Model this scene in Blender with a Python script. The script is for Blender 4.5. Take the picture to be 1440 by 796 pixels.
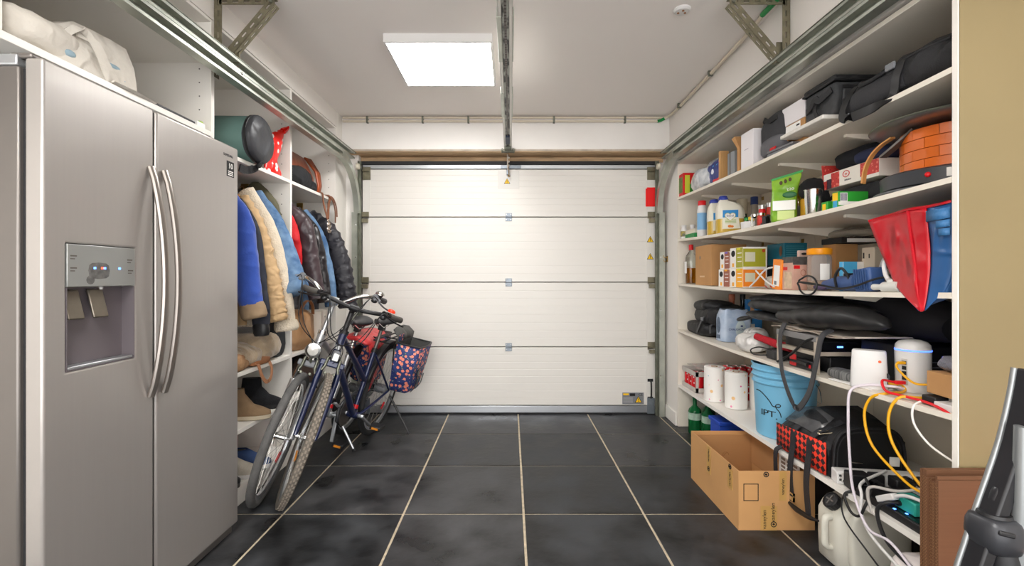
import bpy, bmesh, math, random
from mathutils import Vector, Matrix, Euler, noise

for _o in list(bpy.data.objects):
    bpy.data.objects.remove(_o, do_unlink=True)
SC = bpy.context.scene
COL = SC.collection
RAD = math.radians
random.seed(7)

# ---------------------------------------------------------------- camera
F, CX, HY, H = 661.0, 718.0, 390.0, 1.18      # focal length and horizon of the photograph, eye height in metres
cam = bpy.data.cameras.new('camera')
cam.sensor_width = 36.0
cam.lens = F / 1440.0 * 36.0
cam.shift_x = 2.0 / 1440.0
cam.shift_y = -8.0 / 1440.0
cam.clip_start = 0.02
camo = bpy.data.objects.new('camera', cam)
camo.location = (0, 0, H)
camo.rotation_euler = (RAD(90), 0, 0)
COL.objects.link(camo)
SC.camera = camo

# ---------------------------------------------------------------- light and exposure
SC.view_settings.view_transform = 'Standard'
SC.view_settings.look = 'None'
SC.view_settings.gamma = 1.0
SC.view_settings.use_curve_mapping = False
SC.view_settings.exposure = 1.6
LAMP_POWER = 9.6          # radiance of the led ceiling panels
LAMP_BACK = 15.5
LAMP_COLOR = (1.0, 0.925, 0.83)
wd = bpy.data.worlds.new('world')
SC.world = wd
wd.use_nodes = True
wd.node_tree.nodes['Background'].inputs[0].default_value = (1.0, 0.99, 0.98, 1)
wd.node_tree.nodes['Background'].inputs[1].default_value = 1.6    # uniform fill light added from behind, where the rear wall is left out

# ---------------------------------------------------------------- helpers
def at(px, py, Y): return Vector(((px - CX) / F * Y, Y, H - (py - HY) / F * Y))
def onX(px, py, X): return at(px, py, X * F / (px - CX))
def onZ(px, py, z): return at(px, py, (H - z) * F / (py - HY))
def YX(px, X): return X * F / (px - CX)
def lin1(c):
    c /= 255.0
    return c / 12.92 if c <= 0.04045 else ((c + 0.055) / 1.055) ** 2.4
def lin(c):
    if isinstance(c, str):
        c = tuple(int(c[i:i + 2], 16) for i in (0, 2, 4))
    return (lin1(c[0]), lin1(c[1]), lin1(c[2]), 1.0)

MATS = {}
def mat(name, col, rough=0.5, metal=0.0, var=0.0, vs=6.0, bump=0.0, bs=80.0, emit=0.0, trans=0.0, col2=None, coat=0.0, ior=1.45, sheen=0.0, alpha=1.0, stretch=None, detail=4.0, lo=0.35, hi=0.7, rnd=False, fold=None):
    if name in MATS: return MATS[name]
    m = bpy.data.materials.new(name); m.use_nodes = True
    nt = m.node_tree; N = nt.nodes; L = nt.links
    b = N['Principled BSDF']
    c = lin(col)
    b.inputs['Base Color'].default_value = c
    b.inputs['Roughness'].default_value = rough
    b.inputs['Metallic'].default_value = metal
    b.inputs['IOR'].default_value = ior
    if trans: b.inputs['Transmission Weight'].default_value = trans
    if coat: b.inputs['Coat Weight'].default_value = coat; b.inputs['Coat Roughness'].default_value = 0.08
    if sheen: b.inputs['Sheen Weight'].default_value = sheen
    if alpha < 1: b.inputs['Alpha'].default_value = alpha
    if emit:
        b.inputs['Emission Color'].default_value = c; b.inputs['Emission Strength'].default_value = emit
    tc = None
    def coords():
        t = N.new('ShaderNodeTexCoord')
        mp = N.new('ShaderNodeMapping')
        if stretch: mp.inputs['Scale'].default_value = stretch
        L.new(t.outputs['Object'], mp.inputs['Vector'])
        if rnd:
            oi = N.new('ShaderNodeObjectInfo'); ml = N.new('ShaderNodeMath'); ml.operation = 'MULTIPLY'; ml.inputs[1].default_value = 37.0
            L.new(oi.outputs['Random'], ml.inputs[0]); L.new(ml.outputs[0], mp.inputs['Location'])
        return mp.outputs[0]
    if var or col2 or bump or fold:
        tc = coords()
    if var or col2:
        n = N.new('ShaderNodeTexNoise'); n.inputs['Scale'].default_value = vs; n.inputs['Detail'].default_value = detail
        L.new(tc, n.inputs['Vector'])
        cr_ = N.new('ShaderNodeValToRGB')
        cr_.color_ramp.elements[0].position = lo; cr_.color_ramp.elements[1].position = hi
        c2 = lin(col2) if col2 else tuple(x * (1 - var) for x in c[:3]) + (1,)
        cr_.color_ramp.elements[0].color = c2; cr_.color_ramp.elements[1].color = c
        L.new(n.outputs['Fac'], cr_.inputs['Fac']); L.new(cr_.outputs['Color'], b.inputs['Base Color'])
    if bump:
        n2 = N.new('ShaderNodeTexNoise'); n2.inputs['Scale'].default_value = bs; n2.inputs['Detail'].default_value = 3
        L.new(tc, n2.inputs['Vector'])
        bp = N.new('ShaderNodeBump'); bp.inputs['Strength'].default_value = bump; bp.inputs['Distance'].default_value = 0.01
        L.new(n2.outputs['Fac'], bp.inputs['Height']); L.new(bp.outputs['Normal'], b.inputs['Normal'])
    if fold:      # creases of cloth and film
        add_folds(nt, b, tc, fold)
    MATS[name] = m
    return m

def add_folds(nt, b, tc, fold):
    N = nt.nodes; L = nt.links
    n3 = N.new('ShaderNodeTexNoise'); n3.noise_type = 'RIDGED_MULTIFRACTAL'; n3.inputs['Scale'].default_value = fold[0] * 1.3; n3.inputs['Detail'].default_value = 2.5
    n3.inputs['Distortion'].default_value = 0.6
    L.new(tc, n3.inputs['Vector'])
    b3 = N.new('ShaderNodeBump'); b3.inputs['Strength'].default_value = fold[1]; b3.inputs['Distance'].default_value = 0.035
    L.new(n3.outputs['Fac'], b3.inputs['Height'])
    if b.inputs['Normal'].links: L.new(b.inputs['Normal'].links[0].from_socket, b3.inputs['Normal'])
    L.new(b3.outputs['Normal'], b.inputs['Normal'])

def pattern(name, base, spots, scale, rough=0.6, fold=None):
    """printed fabric: round coloured spots (spots: list of colours) on a base colour"""
    if name in MATS: return MATS[name]
    m = bpy.data.materials.new(name); m.use_nodes = True
    nt = m.node_tree; N = nt.nodes; L = nt.links; b = N['Principled BSDF']; b.inputs['Roughness'].default_value = rough
    t = N.new('ShaderNodeTexCoord')
    last = None
    prev = N.new('ShaderNodeRGB'); prev.outputs[0].default_value = lin(base); last = prev.outputs[0]
    for i, (col, sc, rad) in enumerate(spots):
        mp = N.new('ShaderNodeMapping'); mp.inputs['Location'].default_value = (i * 3.3, i * 1.7, i * 0.9)
        L.new(t.outputs['Object'], mp.inputs['Vector'])
        v = N.new('ShaderNodeTexVoronoi'); v.inputs['Scale'].default_value = sc; v.inputs['Randomness'].default_value = 0.75
        L.new(mp.outputs[0], v.inputs['Vector'])
        lt = N.new('ShaderNodeMath'); lt.operation = 'LESS_THAN'; lt.inputs[1].default_value = rad
        L.new(v.outputs['Distance'], lt.inputs[0])
        mx = N.new('ShaderNodeMix'); mx.data_type = 'RGBA'
        L.new(lt.outputs[0], mx.inputs['Factor']); L.new(last, mx.inputs['A']); mx.inputs['B'].default_value = lin(col)
        last = mx.outputs['Result']
    L.new(last, b.inputs['Base Color'])
    if fold: add_folds(nt, b, t.outputs['Object'], fold)
    MATS[name] = m
    return m

def checks(name, c1, c2, scale, rough=0.6, rot=(0, 0, 0)):
    if name in MATS: return MATS[name]
    m = bpy.data.materials.new(name); m.use_nodes = True
    nt = m.node_tree; N = nt.nodes; L = nt.links; b = N['Principled BSDF']; b.inputs['Roughness'].default_value = rough
    t = N.new('ShaderNodeTexCoord'); mp = N.new('ShaderNodeMapping'); mp.inputs['Rotation'].default_value = rot
    L.new(t.outputs['Object'], mp.inputs['Vector'])
    ck = N.new('ShaderNodeTexChecker'); ck.inputs['Scale'].default_value = scale
    ck.inputs['Color1'].default_value = lin(c1); ck.inputs['Color2'].default_value = lin(c2)
    L.new(mp.outputs[0], ck.inputs['Vector']); L.new(ck.outputs['Color'], b.inputs['Base Color'])
    MATS[name] = m
    return m

def cr(pts, k=6, closed=False):
    """Catmull-Rom curve through points"""
    P = [Vector(p) for p in pts]; n = len(P)
    if n < 3: return P
    out = []
    rng = range(n if closed else n - 1)
    for i in rng:
        if closed:
            p0, p1, p2, p3 = P[(i - 1) % n], P[i], P[(i + 1) % n], P[(i + 2) % n]
        else:
            p1, p2 = P[i], P[i + 1]
            p0 = P[i - 1] if i else p1 * 2 - p2
            p3 = P[i + 2] if i + 2 < n else p2 * 2 - p1
        for j in range(k):
            t = j / k
            out.append(0.5 * ((2 * p1) + (p2 - p0) * t + (2 * p0 - 5 * p1 + 4 * p2 - p3) * t * t + (3 * p1 - p0 - 3 * p2 + p3) * t ** 3))
    if not closed: out.append(P[-1].copy())
    return out

def lerpl(a, n):
    """resample a list of numbers to n values"""
    if not isinstance(a, (list, tuple)): return [a] * n
    out = []
    for i in range(n):
        t = i / max(1, n - 1) * (len(a) - 1); j = min(int(t), len(a) - 2) if len(a) > 1 else 0
        out.append(a[j] + (a[min(j + 1, len(a) - 1)] - a[j]) * (t - j))
    return out

class G:
    def __init__(s): s.v = []; s.f = []
    def add(s, vs, fs):
        n = len(s.v); s.v += [Vector(v) for v in vs]; s.f += [[i + n for i in f] for f in fs]; return s
    def box(s, x0, x1, y0, y1, z0, z1):
        x0, x1 = min(x0, x1), max(x0, x1); y0, y1 = min(y0, y1), max(y0, y1); z0, z1 = min(z0, z1), max(z0, z1)
        return s.add([(x0, y0, z0), (x1, y0, z0), (x1, y1, z0), (x0, y1, z0), (x0, y0, z1), (x1, y0, z1), (x1, y1, z1), (x0, y1, z1)],
                     [(0, 3, 2, 1), (4, 5, 6, 7), (0, 1, 5, 4), (1, 2, 6, 5), (2, 3, 7, 6), (3, 0, 4, 7)])
    def obox(s, c, size, rot=(0, 0, 0)):
        g = G().box(-size[0] / 2, size[0] / 2, -size[1] / 2, size[1] / 2, -size[2] / 2, size[2] / 2)
        Rm = rot.to_4x4() if isinstance(rot, Matrix) else Euler(rot).to_matrix().to_4x4()
        return s.merge(g.xf(Matrix.Translation(Vector(c)) @ Rm))
    def bar(s, p, q, w, h, up=(0, 0, 1)):
        p, q = Vector(p), Vector(q); d = (q - p); L = d.length; d.normalize()
        u = Vector(up); u = (u - d * u.dot(d))
        if u.length < 1e-5: u = d.orthogonal()
        u.normalize(); sd = d.cross(u)
        M = Matrix((d, sd, u)).transposed()
        return s.obox((p + q) / 2, (L, w, h), M)
    def merge(s, g): return s.add(g.v, g.f)
    def xf(s, M): s.v = [M @ v for v in s.v]; return s
    def loft(s, rings, closed=True, cap=True):
        n = len(rings[0]); base = len(s.v)
        for r in rings: s.v += [Vector(p) for p in r]
        m = n if closed else n - 1
        for i in range(len(rings) - 1):
            for j in range(m):
                a = base + i * n + j; b = base + i * n + (j + 1) % n
                s.f.append([a, b, b + n, a + n])
        if cap and closed:
            s.f.append([base + j for j in range(n)][::-1]); s.f.append([base + (len(rings) - 1) * n + j for j in range(n)])
        return s
    def tube(s, pts, r, n=8, sec=None, up=None, closed=False, cap=True, asp=1.0):
        P = [Vector(p) for p in pts]; k = len(P); rr = lerpl(r, k)
        if sec is None: sec = [(math.cos(2 * math.pi * j / n), asp * math.sin(2 * math.pi * j / n)) for j in range(n)]
        rings = []; u = None
        for i in range(k):
            if closed: d = P[(i + 1) % k] - P[i - 1]
            else: d = P[min(i + 1, k - 1)] - P[max(i - 1, 0)]
            if d.length < 1e-9: d = Vector((0, 0, 1))
            d.normalize()
            if up is not None:
                uu = Vector(up[i] if isinstance(up[0], (tuple, list, Vector)) else up)
                uu = uu - d * uu.dot(d)
                u = uu.normalized() if uu.length > 1e-4 else (u if u else d.orthogonal().normalized())
            elif u is None: u = d.orthogonal().normalized()
            else:
                uu = u - d * u.dot(d)
                u = uu.normalized() if uu.length > 1e-6 else d.orthogonal().normalized()
            w = d.cross(u)
            rings.append([P[i] + (u * a + w * b) * rr[i] for a, b in sec])
        if closed: rings.append(rings[0]); return s.loft(rings, cap=False)
        return s.loft(rings, cap=cap)
    def strap(s, pts, w, t, up):
        """flat band: w wide along 'up', t thick"""
        return s.tube(pts, 1.0, sec=[(-w / 2, -t / 2), (w / 2, -t / 2), (w / 2, t / 2), (-w / 2, t / 2)], up=up)
    def lathe(s, prof, n=20, c=(0, 0, 0), axis='z', M=None):
        rings = []
        for r, z in prof: rings.append([Vector((r * math.cos(2 * math.pi * j / n), r * math.sin(2 * math.pi * j / n), z)) for j in range(n)])
        g = G().loft(rings)
        if M is None:
            M = {'z': Matrix(), 'x': Matrix.Rotation(RAD(90), 4, 'Y'), 'y': Matrix.Rotation(RAD(-90), 4, 'X')}[axis]
        return s.merge(g.xf(Matrix.Translation(Vector(c)) @ M))
    def prism(s, poly, a, b, axis='y'):
        """poly in the plane across the axis; 'y': (x,z), 'x': (y,z), 'z': (x,y)"""
        f = {'y': lambda p, t: (p[0], t, p[1]), 'x': lambda p, t: (t, p[0], p[1]), 'z': lambda p, t: (p[0], p[1], t)}[axis]
        return s.loft([[f(p, a) for p in poly], [f(p, b) for p in poly]])
    def ell(s, c, r, n=14, m=8, e=1.0):
        rings = []
        def sp(x): return math.copysign(abs(x) ** e, x)
        for i in range(m + 1):
            th = -math.pi / 2 + math.pi * min(max(i / m, 0.004), 0.996)
            rings.append([Vector((c[0] + r[0] * sp(math.cos(th)) * sp(math.cos(2 * math.pi * j / n)),
                                  c[1] + r[1] * sp(math.cos(th)) * sp(math.sin(2 * math.pi * j / n)),
                                  c[2] + r[2] * sp(math.sin(th)))) for j in range(n)])
        return s.loft(rings)
    def wrinkle(s, amp, fr=8.0, seed=0.0, ridge=0.5, floor=None):
        """push the surface about with folded noise"""
        if not s.v: return s
        o = Vector((seed * 7.1, seed * 3.3, seed * 1.7))
        cen = sum(s.v, Vector()) / len(s.v)
        out = []
        for v in s.v:
            q = v * fr + o
            d = noise.noise(q) * (1 - ridge) + (0.5 - abs(noise.noise(q * 1.7 + o))) * ridge * 1.2
            dv = noise.noise_vector(q * 0.8)
            dirv = (v - cen); dirv = dirv.normalized() if dirv.length > 1e-6 else Vector((0, 0, 1))
            w = v + (dirv * d + dv * 0.35) * amp
            if floor is not None and w.z < floor: w.z = floor
            out.append(w)
        s.v = out
        return s

def obj(name, g, m, parent=None, w=False, bevel=0.0, sub=0, sharp=35, kind=None, seg=2, label=None, solid=0.0):
    """link ONE mesh; w: vertices are in world space and move into the parent's space"""
    me = bpy.data.meshes.new(name)
    vs = g.v
    if parent is not None and w:
        Mi = parent.matrix_basis.inverted()
        pp = parent.parent
        while pp is not None:
            Mi = Mi @ pp.matrix_basis.inverted(); pp = pp.parent
        vs = [Mi @ v for v in vs]
    me.from_pydata([tuple(v) for v in vs], [], g.f)
    bm = bmesh.new(); bm.from_mesh(me); bmesh.ops.recalc_face_normals(bm, faces=bm.faces); bm.to_mesh(me); bm.free()
    me.shade_smooth()
    if sharp < 180: me.set_sharp_from_angle(angle=RAD(sharp))
    if m is not None:
        for mm in (m if isinstance(m, (list, tuple)) else [m]): me.materials.append(mm)
    o = bpy.data.objects.new(name, me); COL.objects.link(o)
    if parent is not None: o.parent = parent
    if solid:
        md = o.modifiers.new('solid', 'SOLIDIFY'); md.thickness = solid; md.offset = 0
    if bevel:
        md = o.modifiers.new('bevel', 'BEVEL'); md.width = bevel; md.segments = seg; md.limit_method = 'ANGLE'; md.angle_limit = RAD(40)
    if sub:
        md = o.modifiers.new('subd', 'SUBSURF'); md.levels = sub; md.render_levels = sub
    if kind: o['kind'] = kind
    if label: o['label'] = label
    return o

def tag(o, label=None, cat=None, group=None, kind=None):
    if label: o['label'] = label
    if cat: o['category'] = cat
    if group: o['group'] = group
    if kind: o['kind'] = kind
    return o

def thing(name, label, cat, loc=(0, 0, 0), rot=(0, 0, 0), group=None):
    o = bpy.data.objects.new(name, None); COL.objects.link(o)
    o.empty_display_size = 0.05
    o.location = loc; o.rotation_euler = rot
    o.matrix_basis = Matrix.Translation(Vector(loc)) @ Euler(rot).to_matrix().to_4x4()
    return tag(o, label, cat, group)

def single(name, label, cat, g, m, group=None, loc=None, **k):
    """a thing that is one mesh given in world space; its origin goes to its base"""
    if loc is None:
        xs = [v.x for v in g.v]; ys = [v.y for v in g.v]; zs = [v.z for v in g.v]
        loc = Vector(((min(xs) + max(xs)) / 2, (min(ys) + max(ys)) / 2, min(zs)))
    g.xf(Matrix.Translation(-Vector(loc)))
    o = obj(name, g, m, **k); o.location = loc
    o.matrix_basis = Matrix.Translation(Vector(loc))
    return tag(o, label, cat, group)

def copy_tree(o, parent=None):
    c = o.copy(); COL.objects.link(c)
    if parent is not None: c.parent = parent
    for ch in o.children: copy_tree(ch, c)
    return c

def text(body, size, loc, face, m, parent, name='lettering', roll=0.0, align='CENTER', sx=1.0, ext=0.0004, local=False):
    """flat lettering; face: '-y', '+x', '-x', '+z' """
    cu = bpy.data.curves.new(name, 'FONT'); cu.body = body; cu.size = size; cu.align_x = align; cu.align_y = 'CENTER'; cu.extrude = ext
    cu.resolution_u = 2
    cu.materials.append(m)
    tmp = bpy.data.objects.new('tmp', cu); COL.objects.link(tmp)
    dg = bpy.context.evaluated_depsgraph_get(); me = bpy.data.meshes.new_from_object(tmp.evaluated_get(dg))
    bpy.data.objects.remove(tmp); bpy.data.curves.remove(cu); me.name = name
    o = bpy.data.objects.new(name, me); COL.objects.link(o)
    e = {'-y': (RAD(90), 0, 0), '+x': (RAD(90), 0, RAD(90)), '-x': (RAD(90), 0, RAD(-90)), '+z': (0, 0, 0)}[face] if isinstance(face, str) else face
    Mw = Matrix.Translation(Vector(loc)) @ (Euler(e).to_matrix().to_4x4() if not isinstance(e, Matrix) else e.to_4x4()) @ Matrix.Rotation(roll, 4, 'Z') @ Matrix.Diagonal((sx, 1, 1, 1))
    if parent is not None:
        o.parent = parent
        Mi = parent.matrix_basis.inverted(); pp = parent.parent
        while pp is not None: Mi = Mi @ pp.matrix_basis.inverted(); pp = pp.parent
        if not local: Mw = Mi @ Mw
    o.matrix_basis = Mw
    return o

def blob(c, size, e=0.6, n=22, m=12, amp=0.02, fr=9.0, seed=1.0, ridge=0.5, base=None):
    """a soft full shape, c = centre of its base, size = full extents"""
    g = G().ell((c[0], c[1], c[2] + size[2] / 2), (size[0] / 2, size[1] / 2, size[2] / 2), n, m, e)
    g.wrinkle(amp, fr, seed, ridge)
    zb = c[2] if base is None else base
    for v in g.v:
        if v.z < zb: v.z = zb
    return g

# ---------------------------------------------------------------- materials
m_wall = mat('wall_paint', 'EBE6E0', 0.75, var=0.04, vs=2.5, bump=0.05, bs=160)
m_ceil = mat('ceiling_paint', 'F0EAE5', 0.85, var=0.02, vs=1.5)
m_header = mat('header_paint', 'EDE9E4', 0.7, var=0.05, vs=3)
m_grout = mat('grout', 'CFC0A6', 0.9, var=0.3, vs=30)
m_lam = mat('white_laminate', 'EFEBE4', 0.35, var=0.02, vs=3)
m_shelf = mat('cream_shelf_paint', 'E9E1D3', 0.45, var=0.05, vs=2.5)
m_back = mat('cream_back_panel', 'E3D8C6', 0.6, var=0.06, vs=2)
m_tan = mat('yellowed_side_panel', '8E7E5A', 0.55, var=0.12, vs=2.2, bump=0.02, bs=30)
m_galv = mat('galvanised_steel', 'BFC3B8', 0.34, 0.7, var=0.25, vs=9, bump=0.03, bs=40)
m_galvd = mat('dull_zinc', '85877A', 0.45, 0.8, var=0.3, vs=20)
m_brack = mat('bracket_zinc', '8E8872', 0.45, 0.7, var=0.3, vs=25)
m_chrome = mat('chrome', 'D8D8D6', 0.15, 1.0)
m_alu = mat('aluminium', 'C5C8CC', 0.35, 0.85, var=0.08, vs=6)
m_steel = mat('brushed_steel', 'ACA7A3', 0.36, 0.55, var=0.02, vs=3, stretch=(1, 30, 1), coat=0.55)
m_steeld = mat('dark_steel', '6F6A66', 0.4, 0.7)
m_black = mat('black_plastic', '1B1B1D', 0.42)
m_rubber = mat('black_rubber', '232325', 0.75, bump=0.1, bs=200)
m_nylon = mat('black_nylon', '1E1E21', 0.55, var=0.35, vs=7, bump=0.25, bs=220, fold=(9, 0.7))
m_grey = mat('grey_plastic', '6E7074', 0.4)
m_white = mat('white_plastic', 'DAD8D6', 0.35)
m_card = mat('cardboard', 'C4935F', 0.8, var=0.14, vs=5, bump=0.05, bs=60)
m_cardd = mat('cardboard_dark', 'A87748', 0.85, var=0.15, vs=5)
m_wood = mat('rough_timber', 'D8B68E', 0.75, var=0.4, vs=5, stretch=(1, 14, 10), bump=0.2, bs=30)
m_red = mat('red_plastic', 'D3141C', 0.35)
m_ink = mat('black_ink', '161616', 0.7)
m_paper = mat('white_paper', 'F0EEEA', 0.7)
m_yel = mat('yellow_print', 'F2C211', 0.5)
m_lamp = mat('led_diffuser', (255, 254, 252), 0.5, emit=LAMP_POWER)
m_lampb = mat('led_diffuser_fill', (255, 252, 247), 0.5, emit=LAMP_BACK)
m_clear = mat('clear_plastic', 'F4F6F6', 0.12, trans=0.92, ior=1.3)
m_film = mat('plastic_film', 'EEF0F2', 0.18, trans=0.6, ior=1.2, alpha=0.55)
m_glass = mat('clear_glass', 'F2F6F2', 0.03, trans=1.0, ior=1.45)
m_denim = mat('denim', '7391B0', 0.85, var=0.35, vs=14, bump=0.15, bs=260, col2='3F6088', fold=(9, 0.5))
m_navy = mat('navy_frame_paint', '172247', 0.28, 0.2, coat=0.6)
m_silver = mat('silver_frame_paint', 'B9BBBD', 0.3, 0.7)
m_leather = mat('brown_leather', '9A4A26', 0.42, var=0.25, vs=6, bump=0.1, bs=90, fold=(5, 0.5))
# ================================================================ the room
CEIL, XL, XR, YD, YH = 2.52, -1.405, 1.325, 4.06, 3.92
YF = 3.735           # far end of the right hand shelving
SLATE = []
def slate(i, a, b, r):
    m = mat('slate_tile_%s' % i, a, r, var=0.3, vs=4.6, col2=b, bump=0.14, bs=24, detail=8, rnd=True, lo=0.34, hi=0.70)
    nt = m.node_tree; b = nt.nodes['Principled BSDF']; b.inputs['Specular IOR Level'].default_value = 0.32
    src = b.inputs['Base Color'].links[0].from_node.inputs['Fac'].links[0].from_socket
    mr = nt.nodes.new('ShaderNodeMapRange'); mr.inputs['From Min'].default_value = 0.35; mr.inputs['From Max'].default_value = 0.7
    mr.inputs['To Min'].default_value = r - 0.12; mr.inputs['To Max'].default_value = r + 0.18
    nt.links.new(src, mr.inputs['Value']); nt.links.new(mr.outputs['Result'], b.inputs['Roughness'])
    return m
for i, (a, b, r) in enumerate((('46474A', '151618', 0.40), ('3E4043', '121315', 0.44), ('4B4B4D', '18191B', 0.38))):
    SLATE.append(slate('abc'[i], a, b, r))
floor = tag(obj('floor', G().box(-2.05, 1.9, -1.6, 4.3, -0.06, -0.004), m_grout), kind='structure')
tile_mesh = {}
xs = [0.065 + 0.6 * k for k in range(-4, 4)]
ys = [3.545 + 0.6 * k for k in range(-9, 2)]
cnt = 0
rnd = random.Random(3)
for i in range(len(xs) - 1):
    for j in range(len(ys) - 1):
        x0, x1, y0, y1 = max(xs[i], -2.03), min(xs[i + 1], 1.88), ys[j], min(ys[j + 1], 4.28)
        if x1 - x0 < 0.05 or y1 - y0 < 0.05: continue
        g = 0.0058
        zt = rnd.uniform(-0.0006, 0.0006)
        t = obj('floor_tile', G().box(-(x1 - x0) / 2 + g, (x1 - x0) / 2 - g, -(y1 - y0) / 2 + g, (y1 - y0) / 2 - g, -0.02, 0.0), SLATE[rnd.randrange(3)], floor, bevel=0.0015, seg=1)
        t.location = ((x0 + x1) / 2, (y0 + y1) / 2, zt)
ceiling = tag(obj('ceiling', G().box(-2.05, 1.9, -1.6, 4.3, CEIL, CEIL + 0.08), m_ceil), kind='structure')
tag(obj('wall_left', G().box(-2.05, -2.0, -1.6, 4.3, 0, CEIL), m_wall), kind='structure')
g = G().box(1.86, 1.92, -1.6, 4.3, 0, CEIL)                       # behind the shelving
g.box(XR, 1.86, 1.39, YF, 2.11, CEIL)                              # wall above the shelving
g.box(XR, 1.86, YF, 4.3, 0, CEIL)                                  # pier beside the garage door
tag(obj('wall_right', g, m_wall), kind='structure')
g = G().box(-2.0, 1.86, YH, 4.3, 2.245, CEIL)                      # header over the garage door
g.box(-2.0, -1.30, 4.02, 4.3, 0, 2.3).box(1.29, XR, 4.09, 4.3, 0, 2.3)
g.box(-1.30, 1.29, 4.16, 4.3, 0, 2.3)
tag(obj('wall_front', g, m_header), kind='structure')
# white return between the wardrobe and the door, and the fascia over the wardrobe
tag(obj('trim_1', G().box(-2.0, XL, 3.80, YH + 0.1, 0, CEIL), m_lam), kind='structure')
tag(obj('trim_2', G().box(XL - 0.02, XL, -1.6, 3.80, 2.395, CEIL), m_wall), kind='structure')
# timber under the header
tim = tag(obj('trim_3', G().box(XL, XR, YH + 0.004, 4.16, 2.225, 2.244), m_wood, bevel=0.003), kind='structure')
obj('timber_board', G().box(XL + 0.02, XR, 4.085, 4.13, 2.178, 2.224), m_wood, tim, bevel=0.003)
obj('timber_edge', G().box(XL, XR, YH - 0.006, YH + 0.02, 2.232, 2.247), mat('pale_timber_edge', 'CDBFAE', 0.8, var=0.3, vs=12), tim)
obj('rubber_seal', G().box(-1.29, 1.27, 4.045, 4.10, 2.152, 2.180), m_rubber, tim)
bb = tag(obj('baseboard_right', G().box(XR - 0.016, XR - 0.0005, YF + 0.0, 4.085, 0, 0.105), m_lam, bevel=0.004), kind='structure')
g = G().box(XL, XL + 0.014, 3.82, 4.01, 0, 0.09)
tag(obj('baseboard_left', g, m_lam, bevel=0.004), kind='structure')

# ---------------------------------------------------------------- garage door
m_door = mat('door_enamel', 'E0DCD5', 0.42, var=0.015, vs=2.5, stretch=(1, 1, 6), bump=0.02, bs=60)
door = bpy.data.objects.new('door_1', None); COL.objects.link(door); door['kind'] = 'structure'
zb = [0.072, 0.578, 1.137, 1.700, 2.115]
DX0, DX1 = -1.277, 1.247
for k in range(4):
    z0, z1 = zb[k] + 0.0035, zb[k + 1] - 0.0035
    prof = [(YD + 0.03, z0), (YD + 0.004, z0), (YD, z0 + 0.004)]
    n = 8
    for i in range(1, n):
        zz = z0 + (z1 - z0) * i / n
        prof += [(YD, zz - 0.003), (YD + 0.0012, zz), (YD, zz + 0.003)]
    prof += [(YD, z1 - 0.004), (YD + 0.004, z1), (YD + 0.03, z1)]
    obj('door_panel', G().prism(prof, DX0, DX1, 'x'), m_door, door, sharp=20)
    for x0, x1 in ((DX0, DX0 + 0.066), (DX1 - 0.074, DX1)):
        obj('end_stile', G().box(x0, x1, YD - 0.004, YD + 0.001, z0 + 0.002, z1 - 0.002), m_door, door, bevel=0.0015)
obj('bottom_rail', G().box(DX0, DX1, YD - 0.006, YD + 0.03, 0.012, 0.071), m_alu, door, bevel=0.003)
obj('bottom_seal', G().box(DX0, DX1, YD + 0.0, YD + 0.03, 0.0, 0.012), m_rubber, door)
obj('top_rail', G().box(DX0, DX1, YD - 0.006, YD + 0.03, 2.116, 2.150), m_alu, door, bevel=0.003)
m_plate = mat('hinge_plate', '8A929A', 0.4, 0.6, var=0.2, vs=30)
for z in zb[1:4]:
    h = G().box(-0.045, 0.012, YD - 0.006, YD - 0.001, z + 0.004, z + 0.034).box(-0.045, 0.012, YD - 0.006, YD - 0.001, z - 0.036, z - 0.004)
    h.tube([(-0.04, YD - 0.009, z), (0.008, YD - 0.009, z)], 0.006, 8)
    hg = obj('centre_hinge', h, m_plate, door, bevel=0.001)
    b = G()
    for dx in (-0.036, 0.003):
        for dz in (0.022, -0.024): b.lathe([(0.0, 0), (0.005, 0), (0.004, -0.004), (0.0, -0.005)], 8, (dx, YD - 0.006, z + dz), 'y')
    obj('screw', b, m_chrome, hg)
    for sx, xx in ((-1, DX0 + 0.02), (1, DX1 - 0.03)):
        h = G().box(xx - 0.035, xx + 0.035, YD - 0.008, YD - 0.003, z - 0.01, z + 0.045)
        h.box(xx - 0.03, xx + 0.035, YD - 0.05, YD - 0.003, z - 0.002, z + 0.004)
        h.box(xx - 0.025, xx + 0.03, YD - 0.04, YD - 0.004, z - 0.05, z - 0.01)
        hs = obj('side_hinge', h, m_brack, door, bevel=0.002)
        obj('roller_axle', G().tube([(xx - sx * 0.045, YD - 0.04, z - 0.012), (xx + sx * 0.05, YD - 0.04, z - 0.012)], 0.006, 8), m_chrome, hs)
for sx, xx in ((-1, DX0 + 0.035), (1, DX1 - 0.035)):
    obj('top_bracket', G().box(xx - 0.035, xx + 0.035, YD - 0.01, YD - 0.004, 2.02, 2.13).box(xx - 0.03, xx + 0.03, YD - 0.04, YD - 0.01, 2.09, 2.10), m_brack, door, bevel=0.002)
    obj('corner_bracket', G().box(xx - 0.035, xx + 0.03, YD - 0.014, YD - 0.007, 0.005, 0.14), m_plate, door, bevel=0.002)
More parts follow.
